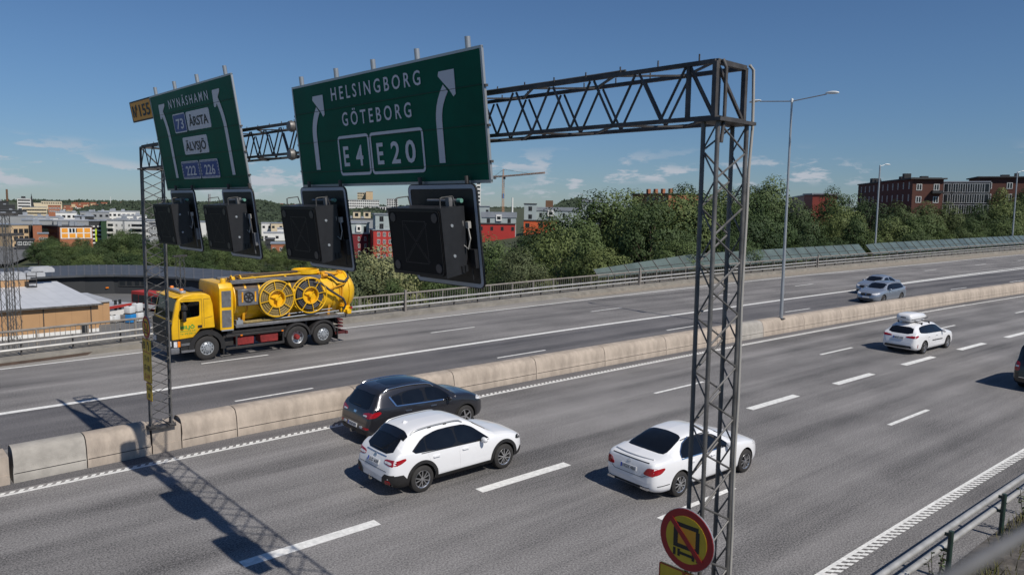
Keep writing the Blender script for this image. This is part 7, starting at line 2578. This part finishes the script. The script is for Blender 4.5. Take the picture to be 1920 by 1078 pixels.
# --- hut, bus and containers in the yard
S2 = Block(196, 243, 571, 127, 'white site hut with a red roof edge in the yard behind the shed', 131, zb, 5, 'white', 'rooflight', 'hut', 'site_hut')
S2.box((-0.3, -0.3, S2.H - 0.45), (S2.w + 0.3, -0.22, S2.H - 0.05), W_['red'], 'fascia')
S2.windows(2, 0.9, 1, 1, 0.5, 1.5, S2.w * 0.42, S2.w * 0.6, 'darkframe')
bus = thing('bus', 'red and white city bus parked in the yard left of the mast', 'bus', up_mw(Vector((*at(247, 590, 136).xy, zb)), math.atan2((at(272, 590, 133) - at(247, 590, 136)).y, (at(272, 590, 133) - at(247, 590, 136)).x)))
q = MB(); q.box2((0, 0, 0.35), (9, 2.5, 3.0)); bev(q, 'body', W_['red'], bus, 0.15, 2)
for i in range(5):
    q = MB(); q.box2((0.4 + 1.7 * i, -0.03, 1.3), (1.9 + 1.7 * i, 0.0, 2.5)); q.build('window', M['winglass'], bus)
q = MB(); q.box2((0.1, -0.02, 0.5), (8.9, 0.0, 1.15)); q.build('white_band', W_['white'], bus)
q = MB(); q.box2((9.0, 0.2, 1.1), (9.03, 2.3, 2.7)); q.build('windscreen', M['winglass'], bus)
for x in (1.8, 6.8):
    q = MB(); q.lathe([(0, 0), (0.48, 0), (0.48, 0.3), (0, 0.3)], 20, axis='y'); o = q.build('wheel', M['tyre'], bus, 40); o.location = (x, -0.02, 0.48)
M['ibc'] = mat('white_container_plastic', (0.65, 0.66, 0.66), 0.5)
M['bluebox'] = mat('blue_crate_plastic', (0.02, 0.22, 0.55), 0.5)
def ibc(px, py, r_, label, z, m, hgt=1.1):
    p = at(px, py, r_)
    t = thing('liquid_container', label, 'container', up_mw(Vector((p.x, p.y, zb + z)), 0.6), 'containers in the yard')
    q = MB(); q.box2((-0.55, -0.5, 0.15), (0.55, 0.5, hgt)); bev(q, 'tank', m, t, 0.08, 2)
    q = MB(); q.box2((-0.6, -0.55, 0), (0.6, 0.55, 0.14)); q.build('pallet', M['galv_dark'], t)
    q = MB(); q.lathe([(0, 0.1), (0.14, 0.1), (0.14, 0)], 10); o = q.build('lid', M['trim'], t); o.location = (0, 0, hgt)
ibc(245, 590, 120, 'blue crate under the white containers in the yard', 0, M['bluebox'], 1.3)
ibc(243.5, 590, 120.2, 'white plastic container on top of the blue crate', 1.3, M['ibc'])
ibc(259, 590, 121, 'lower white plastic container right of the blue crate', 0, M['ibc'], 1.35)
ibc(258, 590, 121.3, 'upper white plastic container stacked right of the blue crate', 1.36, M['ibc'], 1.3)
ibc(206, 598, 121, 'white container beside the shed corner, leftmost in the yard', 0, M['ibc'])
ibc(215, 598, 121, 'white container in front of the white hut', 0, M['ibc'])

# --- thin lattice masts in the valley
def pylon(px, ytop, r_, w, label):
    p = at(px, ytop, r_)
    t = thing('lattice_pylon', label, 'pylon', up_mw(Vector((p.x, p.y, zb)), 0.4), 'thin lattice pylons in the valley')
    H_ = p.z - zb
    q = MB()
    for x in (-w, w):
        for y in (-w, w):
            q.bar((x, y, 0), (x * 0.7, y * 0.7, H_), 0.04)
    n_ = int(H_ / 0.9)
    for i in range(n_):
        z0, z1 = H_ * i / n_, H_ * (i + 1) / n_
        for s_ in (-w, w):
            q.bar((-w, s_, z0), (w, s_, z1), 0.018)
            q.bar((s_, -w, z0), (s_, w, z1), 0.018)
            q.bar((w, s_, z0), (-w, s_, z1), 0.018)
    q.build('lattice', M['galv'], t)
    q = MB(); q.box2((-0.9, -0.15, H_ - 0.1), (0.9, 0.15, H_ + 0.1)); q.build('top_platform', M['galv_dark'], t)
pylon(6, 402, 62, 0.35, 'thin lattice pylon at the left edge, left of its twin')
pylon(19, 440, 66, 0.35, 'shorter thin lattice pylon at the left edge in front of the shed')
pylon(337, 480, 92, 0.40, 'thin lattice pylon in front of the depot, above the truck cab')

# --- orange and white city blocks
gC = None
B_ = Block(17, 60, 420.5, 340, 'cream block of flats with dark windows at the far left', 344, depth=16, wall='beige', roof='roofgrey')
B_.windows(3, B_.H - 3.4, 1, 3, 1.5, 1.7, 2.2, 6.0, 'darkframe'); B_.windows(3, B_.H - 6.2, 1, 3, 1.5, 1.7, 2.2, 6.0, 'darkframe'); B_.windows(3, B_.H - 9.0, 1, 3, 1.5, 1.7, 2.2, 6.0, 'darkframe')
B_.box((6.9, -1.0, 0), (B_.w, 0, B_.H - 0.6), 'dark', 'stair_tower')
B_ = Block(30, 64, 449, 318, 'low black building in front of the cream block', depth=10, wall='dark', roof='roofdark')
B_.windows(3, 2.5, 1, 3, 1.2, 1.2)
B_ = Block(61, 78, 420, 336, 'brick stair block left of the orange panelled building', depth=12, wall='brick')
B_.roofbits(2, 3)
B_ = Block(71, 90, 437, 322, 'low brick wing with small windows in front of the brick stair block', depth=8, wall='brick')
B_.windows(4, B_.H - 2.6, 1, 3, 0.6, 1.0)
B_ = Block(78, 111, 423, 352, 'dark long side wing with ribbon windows beside the orange building', 334, depth=2.5, wall='brickdark', roof='roofdark')
for i in range(3):
    B_.box((0.5, -0.05, B_.H - 2.6 - 2.4 * i), (B_.w - 0.5, 0.0, B_.H - 1.3 - 2.4 * i), M['winglass'], 'window')
B_ = Block(111, 173, 424, 332, 'brick building with two rows of orange panels', 334, depth=20, wall='brick', roof='roofdark')
B_.box((0.3, -0.12, B_.H - 4.7), (B_.w - 0.3, 0.0, B_.H - 0.6), 'white', 'panel_frame')
for i in range(4):
    for j in range(2):
        x0 = 0.7 + i * (B_.w - 1.0) / 4
        x1 = x0 + (B_.w - 1.0) / 4 - 0.5
        if (i, j) == (1, 1):
            for q_ in range(3):
                B_.box((x0 + q_ * 1.1, -0.16, B_.H - 0.9 - 1.5), (x0 + 0.7 + q_ * 1.1, -0.12, B_.H - 0.9), M['winglass'], 'window')
            continue
        B_.box((x0, -0.17, B_.H - 4.4 + 2.0 * j), (x1, -0.12, B_.H - 2.8 + 2.0 * j), 'orange', 'orange_panel')
B_.windows(2, B_.H - 7.0, 1, 3, 0.8, 1.0, B_.w * 0.75, B_.w * 0.83)
B_.roofbits(7, 5)
B_ = Block(166, 190, 413.5, 372, 'dark grey tower of flats with pale balconies', depth=14, wall='dark')
for i in range(6):
    for x in (0.3, 3.2):
        B_.box((x, -0.9, B_.H - 2.8 - 1.75 * i), (x + 1.9, 0, B_.H - 2.2 - 1.75 * i), 'white', 'balcony')
B_.box((2.3, -0.1, B_.H - 9), (2.9, 0, B_.H - 3.6), mat('lime_stripe', (0.45, 0.6, 0.03), 0.6), 'lime_stripe')
B_ = Block(189, 199.5, 413, 366, 'narrow dark green tower beside the white flats', depth=12, wall='green')
B_ = Block(199, 285, 412, 378, 'long white apartment block with rows of balconies left of the mast', 368, depth=14, wall='white', roof='rooflight')
dzr = 2.3
for i in range(5):
    z = B_.H - 3.0 - dzr * i
    for x0, x1 in ((0.6, 3.0), (B_.w * 0.55, B_.w * 0.55 + 4.6)):
        B_.box((x0, -0.08, z), (x1, 0.0, z + 1.1), M['winglass'], 'window')
        B_.box((x0 - 0.1, -1.0, z - 0.75), (x1 + 0.1, 0, z - 0.1), 'white', 'balcony')
    B_.windows(2, z, 1, 3, 0.9, 1.1, 4.6, 7.2)
    B_.windows(1, z, 1, 3, 0.9, 1.1, B_.w * 0.5, B_.w * 0.5)
    B_.windows(3, z, 1, 3, 0.9, 1.1, B_.w * 0.55 + 6, B_.w - 1.2)
B_.box((B_.w * 0.36, -0.06, 0), (B_.w * 0.40, 0, B_.H - 0.5), 'grey', 'stair_window')
B_.roofbits(5, 9)
B_ = Block(280, 300, 418, 350, 'slate grey block of flats behind the left mast', depth=12, wall='grey', roof='roofdark')
B_.windows(3, B_.H - 3.0, 4, 2.6, 1.0, 1.2)
for (px0, px1, yt, r_, wl, rf_, lb, cols) in (
    (-20, 62, 404, 440, 'grey', 'rooflight', 'long low grey industrial roof at the left edge', 0), (62, 118, 407, 470, 'white', 'roofgrey', 'white low block behind the orange building', 7),
    (104, 144, 398, 520, 'white', 'rooflight', 'white office with a dark window band', 4), (40, 100, 412, 400, 'grey', 'roofgrey', 'grey flat roofed hall directly behind the cream block', 0), (100, 166, 413, 395, 'grey', 'rooflight', 'pale roofed hall behind the orange building', 0),
    (140, 176, 405, 430, 'dark', 'roofgrey', 'dark gabled hall left of the green tower', 0), (150, 205, 397, 540, 'grey', 'roofgrey', 'grey glassy office wing with a sloping roof', 5), (184, 262, 396, 560, 'white', 'rooflight', 'long pale office block behind the white flats', 9),
    (225, 275, 404, 500, 'white', 'rooflight', 'white penthouse row behind the white flats', 6)):
    B_ = Block(px0, px1, yt, r_, lb, depth=22, wall=wl, roof=rf_)
    if cols:
        B_.windows(cols, B_.H - 3.2, 2, 3.0, 1.6, 1.4, fr='darkframe')
    B_.roofbits(4, int(px0))
# --- far skyline on the left
hz = lambda px, r_: on_hill(px, r_) - 2
B_ = Block(32, 57.5, 372, 1000, 'white high rise on the left skyline', zb=-8, depth=16, wall='white')
for i in range(5):
    B_.box((0.6, -0.1, B_.H - 3.0 - 3.2 * i), (B_.w - 0.6, 0, B_.H - 1.4 - 3.2 * i), M['winglass'], 'window')
B_.box((B_.w * 0.3, 3, B_.H), (B_.w * 0.62, 9, B_.H + 2.2), 'dark', 'roof_house', B_.roof)
B_ = Block(41, 88, 388, 800, 'long yellowish slab of flats below the white high rise', zb=-9, depth=14, wall='cream')
B_.windows(14, B_.H - 3.4, 3, 2.9, 1.2, 1.3, fr='darkframe')
B_ = Block(90, 114, 385, 880, 'red brick block with a dark roof right of the yellowish slab', zb=-9, depth=14, wall='brick', roof='rooftile')
B_.windows(6, B_.H - 3.6, 2, 3.0, 1.3, 1.5)
B_ = Block(77, 116, 377.3, 1350, 'low cream building on the left skyline', zb=-4, depth=14, wall='cream')
B_.windows(9, B_.H - 4, 1, 3, 2.0, 1.8, fr='darkframe')
B_ = Block(57, 78, 380, 1250, 'small cream house row right of the white high rise', zb=-5, depth=14, wall='cream', roof='roofgrey')
for (px0, px1, yt, r_) in ((-10, 16, 377, 700), (4, 28, 384, 660), (-10, 50, 394, 610)):
    B_ = Block(px0, px1, yt, r_, ('dark stepped warehouse at the left edge of the skyline', 'dark lower warehouse in front of the stepped one', 'wide dark warehouse roof at the left edge')[(px0 == 4) + 2 * (px1 == 50)], zb=-10, depth=30, wall='dark', roof='roofdark')
    B_.roofbits(2, px1)
def stack(px, yt, r_, rad_, label, m, name='chimney', top=0.8, taper=0.75):
    p = at(px, yt, r_)
    q = MB()
    hh = p.z + 12
    q.lathe([(rad_, 0), (rad_ * taper, hh * top), (rad_ * taper * 0.98, hh), (0.0, hh)] if name != 'spire' else [(rad_, 0), (rad_, hh * 0.4), (0.0, hh)], 12)
    o = q.build(name, m, None, 40)
    o.location = (p.x, p.y, -12)
    tag(o, label, name)
stack(12.5, 355, 1150, 1.5, 'tall brick chimney on the far left skyline', W_['rust'])
stack(58.6, 362, 1150, 2.6, 'dark pointed church spire right of the white high rise', W_['dark'], 'spire')
stack(961, 371, 1200, 1.6, 'slim white chimney right of the tower crane', W_['white'])
stack(392.5, 364, 1900, 3.2, 'distant grey television tower between two lane signals', W_['grey'], 'tower', 0.75, 0.9)
stack(207, 369, 1700, 0.6, 'tiny white mast on the left skyline', W_['white'], 'antenna_mast')
g = random.Random(77)
cols_ = ['cream', 'beige', 'brick', 'white', 'brick', 'beige']
for i in range(40):
    px = g.uniform(112, 246)
    yt = 378.5 + g.uniform(0, 15) * (1 - (px - 112) / 190) + (px > 180) * 0.5
    wpx = g.uniform(7, 17)
    r_ = 1700 - (yt - 378) * 38
    wl, rf_ = g.choice(cols_), g.choice(['rooftile', 'rooftile', 'roofdark', 'rooftile'])
    B_ = Block(px, px + wpx, yt, r_, f'distant {wl} house with {"red" if rf_ == "rooftile" else "dark"} roof on left skyline', zb=-9, depth=12, wall=wl, roof=rf_, cat='house', name='house', group='distant houses on the left skyline', rh=2.2)
    if wpx > 12:
        B_.windows(4, B_.H - 5.2, 1, 3, 1.5, 1.5, fr='darkframe')
for i in range(16):
    px = g.uniform(480, 640)
    B_ = Block(px, px + g.uniform(5, 10), 383 + g.uniform(-1.5, 4), 1700, 'tiny house on the skyline above the truck', zb=-9, depth=12, wall=g.choice(cols_), roof='rooftile', cat='house', name='house', group='tiny houses on the middle skyline', rh=2)

# --- seen between the lane signals
B_ = Block(386, 396, 415, 400, 'white gable of a block seen between the two left lane signals', 412, depth=12, wall='white')
B_.windows(2, B_.H - 4, 4, 2.8, 0.9, 1.2, fr='darkframe')
for (px0, px1, yt, r_, wl, rf_, lb) in ((490, 520, 418, 460, 'white', 'rooflight', 'white terrace block right of the second lane signal'), (508, 545, 418, 450, 'cream', 'roofgrey', 'pale flat with a dark window behind the third lane signal'), (494, 545, 436, 400, 'white', 'rooflight', 'long white roof above the small brick block'),
                                     (520, 548, 428, 420, 'white', 'rooflight', 'white stair house on the white terrace'), (497, 515, 448, 330, 'dark', 'roofdark', 'dark gable left of the small brick block')):
    B_ = Block(px0, px1, yt, r_, lb, depth=14, wall=wl, roof=rf_)
    B_.windows(3, B_.H - 3.0, 1, 3, 1.4, 1.3, fr='darkframe')
B_ = Block(508, 560, 456, 300, 'small orange brick block with white windows behind the third lane signal', depth=12, wall='brick')
B_.windows(4, B_.H - 2.9, 3, 2.7, 1.1, 1.3)
# --- red houses in the middle gap
Z0 = VALLEY
B_ = Block(652, 690, 437, 262, 'deep red apartment house between the two right lane signals', 263, Z0, 12, 'darkred', 'roofgrey', 'house')
B_.windows(2, B_.H - 2.6, 4, 2.35, 0.7, 1.4, B_.w * 0.55, B_.w * 0.86)
B_.box((-0.5, 0.6, B_.H), (B_.w + 0.5, 11, B_.H + 3.2), 'paleblue', 'attic_wall')
B_.box((-0.7, 0.3, B_.H + 3.2), (B_.w + 0.7, 11.4, B_.H + 3.6), 'roofgrey', 'attic_roof')
B_.box((B_.w * 0.42, -0.3, B_.H + 0.4), (B_.w * 0.66, 1.0, B_.H + 2.6), 'white', 'dormer')
B_.box((B_.w * 0.48, -0.36, B_.H + 1.0), (B_.w * 0.6, -0.3, B_.H + 2.0), M['winglass'], 'window')
B_.box((B_.w * 0.80, 0.5, B_.H + 0.3), (B_.w * 0.92, 0.6, B_.H + 2.2), M['winglass'], 'window')
B_ = Block(689, 701, 437, 264, 'dark glazed stairwell between the deep red and bright red houses', 264, Z0, 8, 'dark', 'roofgrey', 'stairwell')
for i in range(4):
    B_.box((0.1, -0.05, B_.H - 2.6 - 2.4 * i), (B_.w - 0.1, 0, B_.H - 0.6 - 2.4 * i), M['winglass'], 'window')
B_ = Block(700, 748, 430.5, 254, 'bright red apartment house between the two right lane signals', 255, Z0, 12, 'red', 'roofgrey', 'house')
B_.windows(4, B_.H - 2.3, 4, 2.35, 0.95, 1.4, 1.7, B_.w - 1.0)
B_.box((0.8, 1.2, B_.H), (5.2, 9, B_.H + 4.8), 'paleblue', 'upper_wall')
B_.box((0.4, 0.9, B_.H + 4.8), (5.6, 9.3, B_.H + 5.2), 'roofgrey', 'upper_roof')
for z in (0.2, 2.6):
    o = link('window', win_mesh(1.3, 1.7, 'darkframe'), B_.root); o.location = (2.8, 1.17, B_.H + z)
B_.box((5.2, 1.8, B_.H), (B_.w, 9, B_.H + 3.0), 'paleblue', 'attic_wall')
q = MB()
for i in range(14):
    q.tube((0.1 + i * (B_.w - 0.2) / 13, 0.1, B_.H), (0.1 + i * (B_.w - 0.2) / 13, 0.1, B_.H + 1.0), 0.025, 5)
q.tube((0.1, 0.1, B_.H + 1.0), (B_.w, 0.1, B_.H + 1.0), 0.03, 5)
q.build('terrace_railing', M['galv'], B_.root)
for px0, px1, lb in ((662, 676, 'left one of two small pale roof houses above the deep red house'), (681.5, 695, 'right one of two small pale roof houses above the deep red house')):
    B_ = Block(px0, px1, 396, 430, lb, zb=Z0, depth=10, wall='cream', roof='roofdark')
    B_.box((B_.w * 0.25, -0.1, B_.H - 2.8), (B_.w * 0.7, 0, B_.H - 1.0), M['winglass'], 'window')
B_ = Block(640, 705, 410, 400, 'grey roof terrace building behind the deep red house', zb=Z0, depth=16, wall='grey', roof='roofdark')
B_.roofbits(4, 8)
def slab(px0, px1, yt, r_, rows, dz, label, wl='white', zb_=-10, cols=0):
    B = Block(px0, px1, yt, r_, label, zb=zb_, depth=14, wall=wl)
    for i in range(rows):
        if cols:
            cw = B.w / cols
            for c_ in range(cols):
                B.box((c_ * cw + cw * 0.15, -0.15, B.H - 2.4 - dz * i), (c_ * cw + cw * 0.85, 0, B.H - 1.0 - dz * i), M['winglass'], 'window')
        else:
            B.box((0.4, -0.15, B.H - 2.4 - dz * i), (B.w - 0.4, 0, B.H - 1.0 - dz * i), M['winglass'], 'window')
    return B
slab(640, 711, 374.5, 900, 4, 2.9, 'long pale slab of flats with window bands below the tower block', cols=18)
slab(670, 687, 361, 1000, 4, 3.0, 'left part of the tall pale tower block above the red houses', 'cream', cols=5)
slab(686, 699, 359, 990, 0, 3.0, 'tan right part of the tall tower block above the red houses', 'beige')
slab(698, 733, 387, 700, 4, 1.5, 'white office slab with window bands above the bright red house', cols=7)
slab(725, 746, 372.5, 800, 4, 2.2, 'white office with a dark slanted end beside the largest lane signal', cols=5)
slab(893.5, 901.5, 340, 640, 13, 3.1, 'slim white tower with dark bands just right of the large sign', cols=1)
# --- pale houses right of the sign
zp = -8.5
B_ = Block(884, 918, 386, 305, 'pale boarded house half hidden beside the largest lane signal', zb=zp, depth=10, wall='paleblue', roof='roofgrey', cat='house')
B_.windows(2, B_.H - 3, 2, 3.0, 1.0, 1.5, fr='darkframe')
B_ = Block(903, 968, 398, 290, 'long pale boarded house with a grey roof left of the crane', zb=zp, depth=10, wall='paleblue', roof='roofgrey', cat='house', rh=2.0)
B_.box((B_.w * 0.42, -0.5, B_.H - 3.3), (B_.w * 0.58, 0.5, B_.H - 0.9), 'white', 'dormer')
B_.box((B_.w * 0.45, -0.56, B_.H - 2.7), (B_.w * 0.55, -0.5, B_.H - 1.6), M['winglass'], 'window')
B_.windows(2, B_.H - 4.0, 1, 3, 1.2, 1.6, B_.w * 0.2, B_.w * 0.8, 'darkframe')
B_ = Block(898, 966, 419, 282, 'bright red lower storey below the long pale house', zb=zp, depth=8, wall='red', roof='roofdark', cat='house')
B_.windows(4, B_.H - 2.6, 1, 3, 1.0, 1.4, fr='darkframe')
B_ = Block(983, 1006, 381.5, 300, 'tall pale boarded gable house right of the crane', zb=zp, depth=10, wall='paleblue', roof='roofdark', cat='house')
B_.windows(1, B_.H - 2.9, 2, 3.1, 1.4, 1.7, B_.w * 0.5, B_.w * 0.5, 'darkframe')
B_ = Block(1005, 1093, 389, 306, 'pale row house with a long grey roof above the orange wall', zb=zp, depth=10, wall='paleblue', roof='roofgrey', cat='house', rh=1.4)
B_.box((B_.w * 0.25, -0.6, B_.H - 3.6), (B_.w * 0.38, 0.5, B_.H - 1.2), 'white', 'dormer')
B_.box((B_.w * 0.28, -0.66, B_.H - 3.0), (B_.w * 0.36, -0.6, B_.H - 1.9), M['winglass'], 'window')
B_.windows(3, B_.H - 4.0, 1, 3, 0.9, 1.7, B_.w * 0.1, B_.w * 0.6, 'darkframe')
B_.box((B_.w * 0.2, 3, B_.H), (B_.w * 0.36, 7, B_.H + 2.7), 'rust', 'roof_house', B_.roof)
B_ = Block(982, 1046, 413, 292, 'orange red lower storey under the pale row houses', zb=zp, depth=8, wall='orangered', roof='roofdark', cat='house')
B_.windows(3, B_.H - 2.8, 1, 3, 1.6, 1.6, fr='darkframe')
B_ = Block(1092, 1130, 375, 255, 'pale house with a ribbed grey roof among the tree tops', zb=-7, depth=10, wall='paleblue', roof='roofgrey', cat='house', rh=0.8)
B_.windows(1, B_.H - 3.6, 1, 3, 1.4, 1.8, B_.w * 0.45, B_.w * 0.45, 'darkframe')
# --- brick buildings on the wooded hill
B_ = Block(1186, 1254, 363, 240, 'red brick building with chimneys between tree tops left of the mast', 228, 1.0, 12, 'brick', 'roofdark')
B_.windows(4, B_.H - 2.4, 2, 2.4, 0.9, 1.4, B_.w * 0.45, B_.w * 0.92)
for i in range(4):
    B_.box((B_.w * (0.25 + 0.2 * i), 2, B_.H), (B_.w * (0.25 + 0.2 * i) + 0.9, 3, B_.H + 1.4), 'brick', 'chimney', B_.roof)
B_ = Block(1480, 1524, 367, 236, 'red boarded building right of the lamp post, long shaded side', 182, 3.0, 5, 'redhouse', 'roofgrey')
B_ = Block(1524, 1560, 363, 182, 'lit red gable end with one window right of the lamp post', 184, 3.0, 4, 'redhouse', 'roofgrey')
B_.windows(1, B_.H - 1.7, 1, 3, 0.9, 0.9, B_.w * 0.35, B_.w * 0.35)
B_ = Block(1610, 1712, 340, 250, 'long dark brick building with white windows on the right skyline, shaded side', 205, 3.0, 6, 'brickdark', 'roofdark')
B_.windows(11, B_.H - 2.6, 2, 2.9, 0.75, 1.6, B_.w * 0.08, B_.w * 0.95)
B_.roofbits(3, 4, 'dark')
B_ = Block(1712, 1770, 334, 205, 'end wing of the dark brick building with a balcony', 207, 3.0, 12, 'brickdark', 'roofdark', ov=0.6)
B_.windows(2, B_.H - 2.9, 2, 2.9, 1.2, 1.5, B_.w * 0.22, B_.w * 0.78)
B_.box((B_.w * 0.62, -1.0, B_.H - 3.6), (B_.w * 0.95, 0, B_.H - 2.9), 'dark', 'balcony')
B_.roofbits(2, 6, 'dark')
B_ = Block(1769, 1858, 340, 222, 'glazed link with white posts between the two dark brick buildings', 222, 3.0, 5, 'dark', 'rooflight', ov=0.1)
me_ = win_mesh(2.1, 2.25, 'winframe', 0.05)
for i in range(6):
    for j in range(3):
        o = link('window', me_, B_.root); o.location = (1.2 + i * (B_.w - 2.4) / 5, -0.05, B_.H - 2.8 - 2.6 * j)
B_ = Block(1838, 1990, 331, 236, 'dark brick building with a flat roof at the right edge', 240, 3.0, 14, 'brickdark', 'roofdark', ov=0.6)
B_.windows(4, B_.H - 3.2, 2, 2.9, 1.3, 1.6, B_.w * 0.12, B_.w * 0.9)
B_.roofbits(2, 7, 'dark')
# --- tower crane
cr = thing('tower_crane', 'orange tower crane on the skyline right of the large sign', 'crane', up_mw(Vector((*at(943, 390, 900).xy, -8)), math.atan2((at(1020, 390, 860) - at(943, 390, 900)).y, (at(1020, 390, 860) - at(943, 390, 900)).x)))
M['crane'] = mat('orange_crane_paint', (0.50, 0.27, 0.15), 0.6)
zt = at(943, 331, 900).z + 8
za = at(943, 318, 900).z + 8
def truss(q, p0, p1, w, n_, r_=0.3):
    p0, p1 = Vector(p0), Vector(p1)
    t_ = (p1 - p0).normalized()
    a = t_.orthogonal().normalized(); b = t_.cross(a)
    for s1, s2 in ((-1, -1), (-1, 1), (1, 1), (1, -1)):
        q.bar(p0 + (a * s1 + b * s2) * w, p1 + (a * s1 + b * s2) * w, r_)
    for i in range(n_):
        u0, u1 = p0 + (p1 - p0) * (i / n_), p0 + (p1 - p0) * ((i + 1) / n_)
        for o1, o2 in ((a + b, a - b), (a - b, -a - b), (-a - b, -a + b), (-a + b, a + b)):
            q.bar(u0 + o1 * w, u1 + o2 * w, r_ * 0.7)
q = MB(); truss(q, (0, 0, 0), (0, 0, zt), 1.0, 22, 0.42); q.build('mast', M['crane'], cr)
q = MB(); truss(q, (0, 0, zt), (62, 0, zt + 3.0), 0.6, 30, 0.35); q.build('jib', M['crane'], cr)
q = MB(); truss(q, (0, 0, zt), (-16, 0, zt), 0.6, 8, 0.35); q.build('counter_jib', M['crane'], cr)
q = MB(); truss(q, (0, 0, zt), (0, 0, za), 0.6, 4, 0.35); q.build('apex', M['crane'], cr)
q = MB(); q.tube((0, 0, za), (40, 0, zt + 2.4), 0.16, 5); q.tube((0, 0, za), (-14, 0, zt + 0.5), 0.16, 5); q.build('stay_cable', M['galv_dark'], cr)
q = MB(); q.box2((-15, -1, zt - 3), (-12, 1, zt - 0.3)); q.build('counterweight', M['concrete_grey'], cr)
q = MB(); q.box2((0.8, -1, zt - 3.2), (2.6, 1, zt - 0.8)); q.build('operator_cab', M['trim'], cr)
q = MB(); q.box2((-1.1, -1.1, zt * 0.52), (1.1, 1.1, zt * 0.62)); q.build('blue_banner', M['bluebox'], cr)
# --- small crane behind the slabs
# --- slanted glass noise screens behind the far railing
M['screen'] = mat('grey_green_screen_glass', (0.11, 0.14, 0.125), 0.2, var=0.35, vscale=0.5, spec=0.7)
def noise_screen(x0, x1, label):
    t = thing('noise_screen', label, 'noise screen', RM4, 'slanted glass noise screens')
    n_ = int((x1 - x0) / 2.0)
    for i in range(n_):
        a, b = x0 + i * 2.0 + 0.04, x0 + (i + 1) * 2.0 - 0.04
        g0, g1 = min(1, (0.5 if x0 < 60 else 0.9) + i * 0.07), min(1, (0.5 if x0 < 60 else 0.9) + (i + 1) * 0.07)
        q = MB()
        f_ = lambda x, v: Vector((x, yK(x) + 1.6 + 1.15 * v * (g0 + (g1 - g0) * (x - a) / (b - a)), 0.95 + 1.2 * v * (g0 + (g1 - g0) * (x - a) / (b - a))))
        q.add([f_(a, 0), f_(b, 0), f_(b, 1), f_(a, 1)] + [f_(a, 0) + Vector((0, .03, -.03)), f_(b, 0) + Vector((0, .03, -.03)), f_(b, 1) + Vector((0, .03, -.03)), f_(a, 1) + Vector((0, .03, -.03))],
              [(0, 1, 2, 3), (7, 6, 5, 4), (0, 4, 5, 1), (1, 5, 6, 2), (2, 6, 7, 3), (3, 7, 4, 0)])
        gp = q.build('glass_pane', M['screen'], t)
        q = MB()
        q.bar(f_(a - 0.04, 0) + Vector((0, -.02, .02)), f_(a - 0.04, 1) + Vector((0, -.02, .02)), 0.07, 0.05)
        q.bar(f_(a, 0.45) + Vector((0, -.02, .02)), f_(b, 0.45) + Vector((0, -.02, .02)), 0.04, 0.03)
        q.bar((a - 0.04, yK(a) + 1.6, -0.6), (a - 0.04, yK(a) + 1.6, 0.97), 0.08)
        q.build('frame', M['galv'], gp)
noise_screen(45.3, 91.3, 'long row of slanted glass screens left of the single armed lamp')
noise_screen(92.6, 150.6, 'long row of slanted glass screens right of the single armed lamp')
noise_screen(152, 176, 'short row of slanted glass screens at the right edge')
# low wall under the screens
ribbon('gravel_strip', M['gravel'], frange(40, 250, 3), lambda x: Vector((x, yK(x) - 1.0 - min(1.2, max(0, x - 40) * 0.02), 0)), lambda x: Vector((x, yK(x) + 0.02, 0)), 0.012)
# look-alikes that share a wording get their place in the row added
bpy.context.view_layer.update()
ONES = 'first second third fourth fifth sixth seventh eighth ninth tenth eleventh twelfth thirteenth fourteenth fifteenth sixteenth seventeenth eighteenth nineteenth'.split()
def ordinal(n):
    if n < 20:
        return ONES[n - 1]
    t = {2: 'twent', 3: 'thirt', 4: 'fort', 5: 'fift'}[n // 10]
    return t + 'ieth' if n % 10 == 0 else t + 'y-' + ONES[n % 10 - 1]
same = {}
for o in scene.objects:
    if o.parent is None and o.get('label'):
        same.setdefault(o['label'], []).append(o)
for lb, objs in same.items():
    if len(objs) < 2:
        continue
    def across(o):
        v = o.matrix_world.translation - CAM
        return v.dot(CR) / max(v.dot(CD), 0.1)
    for i, o in enumerate(sorted(objs, key=across)):
        o['label'] = f'{lb}, {ordinal(i + 1)} from left'
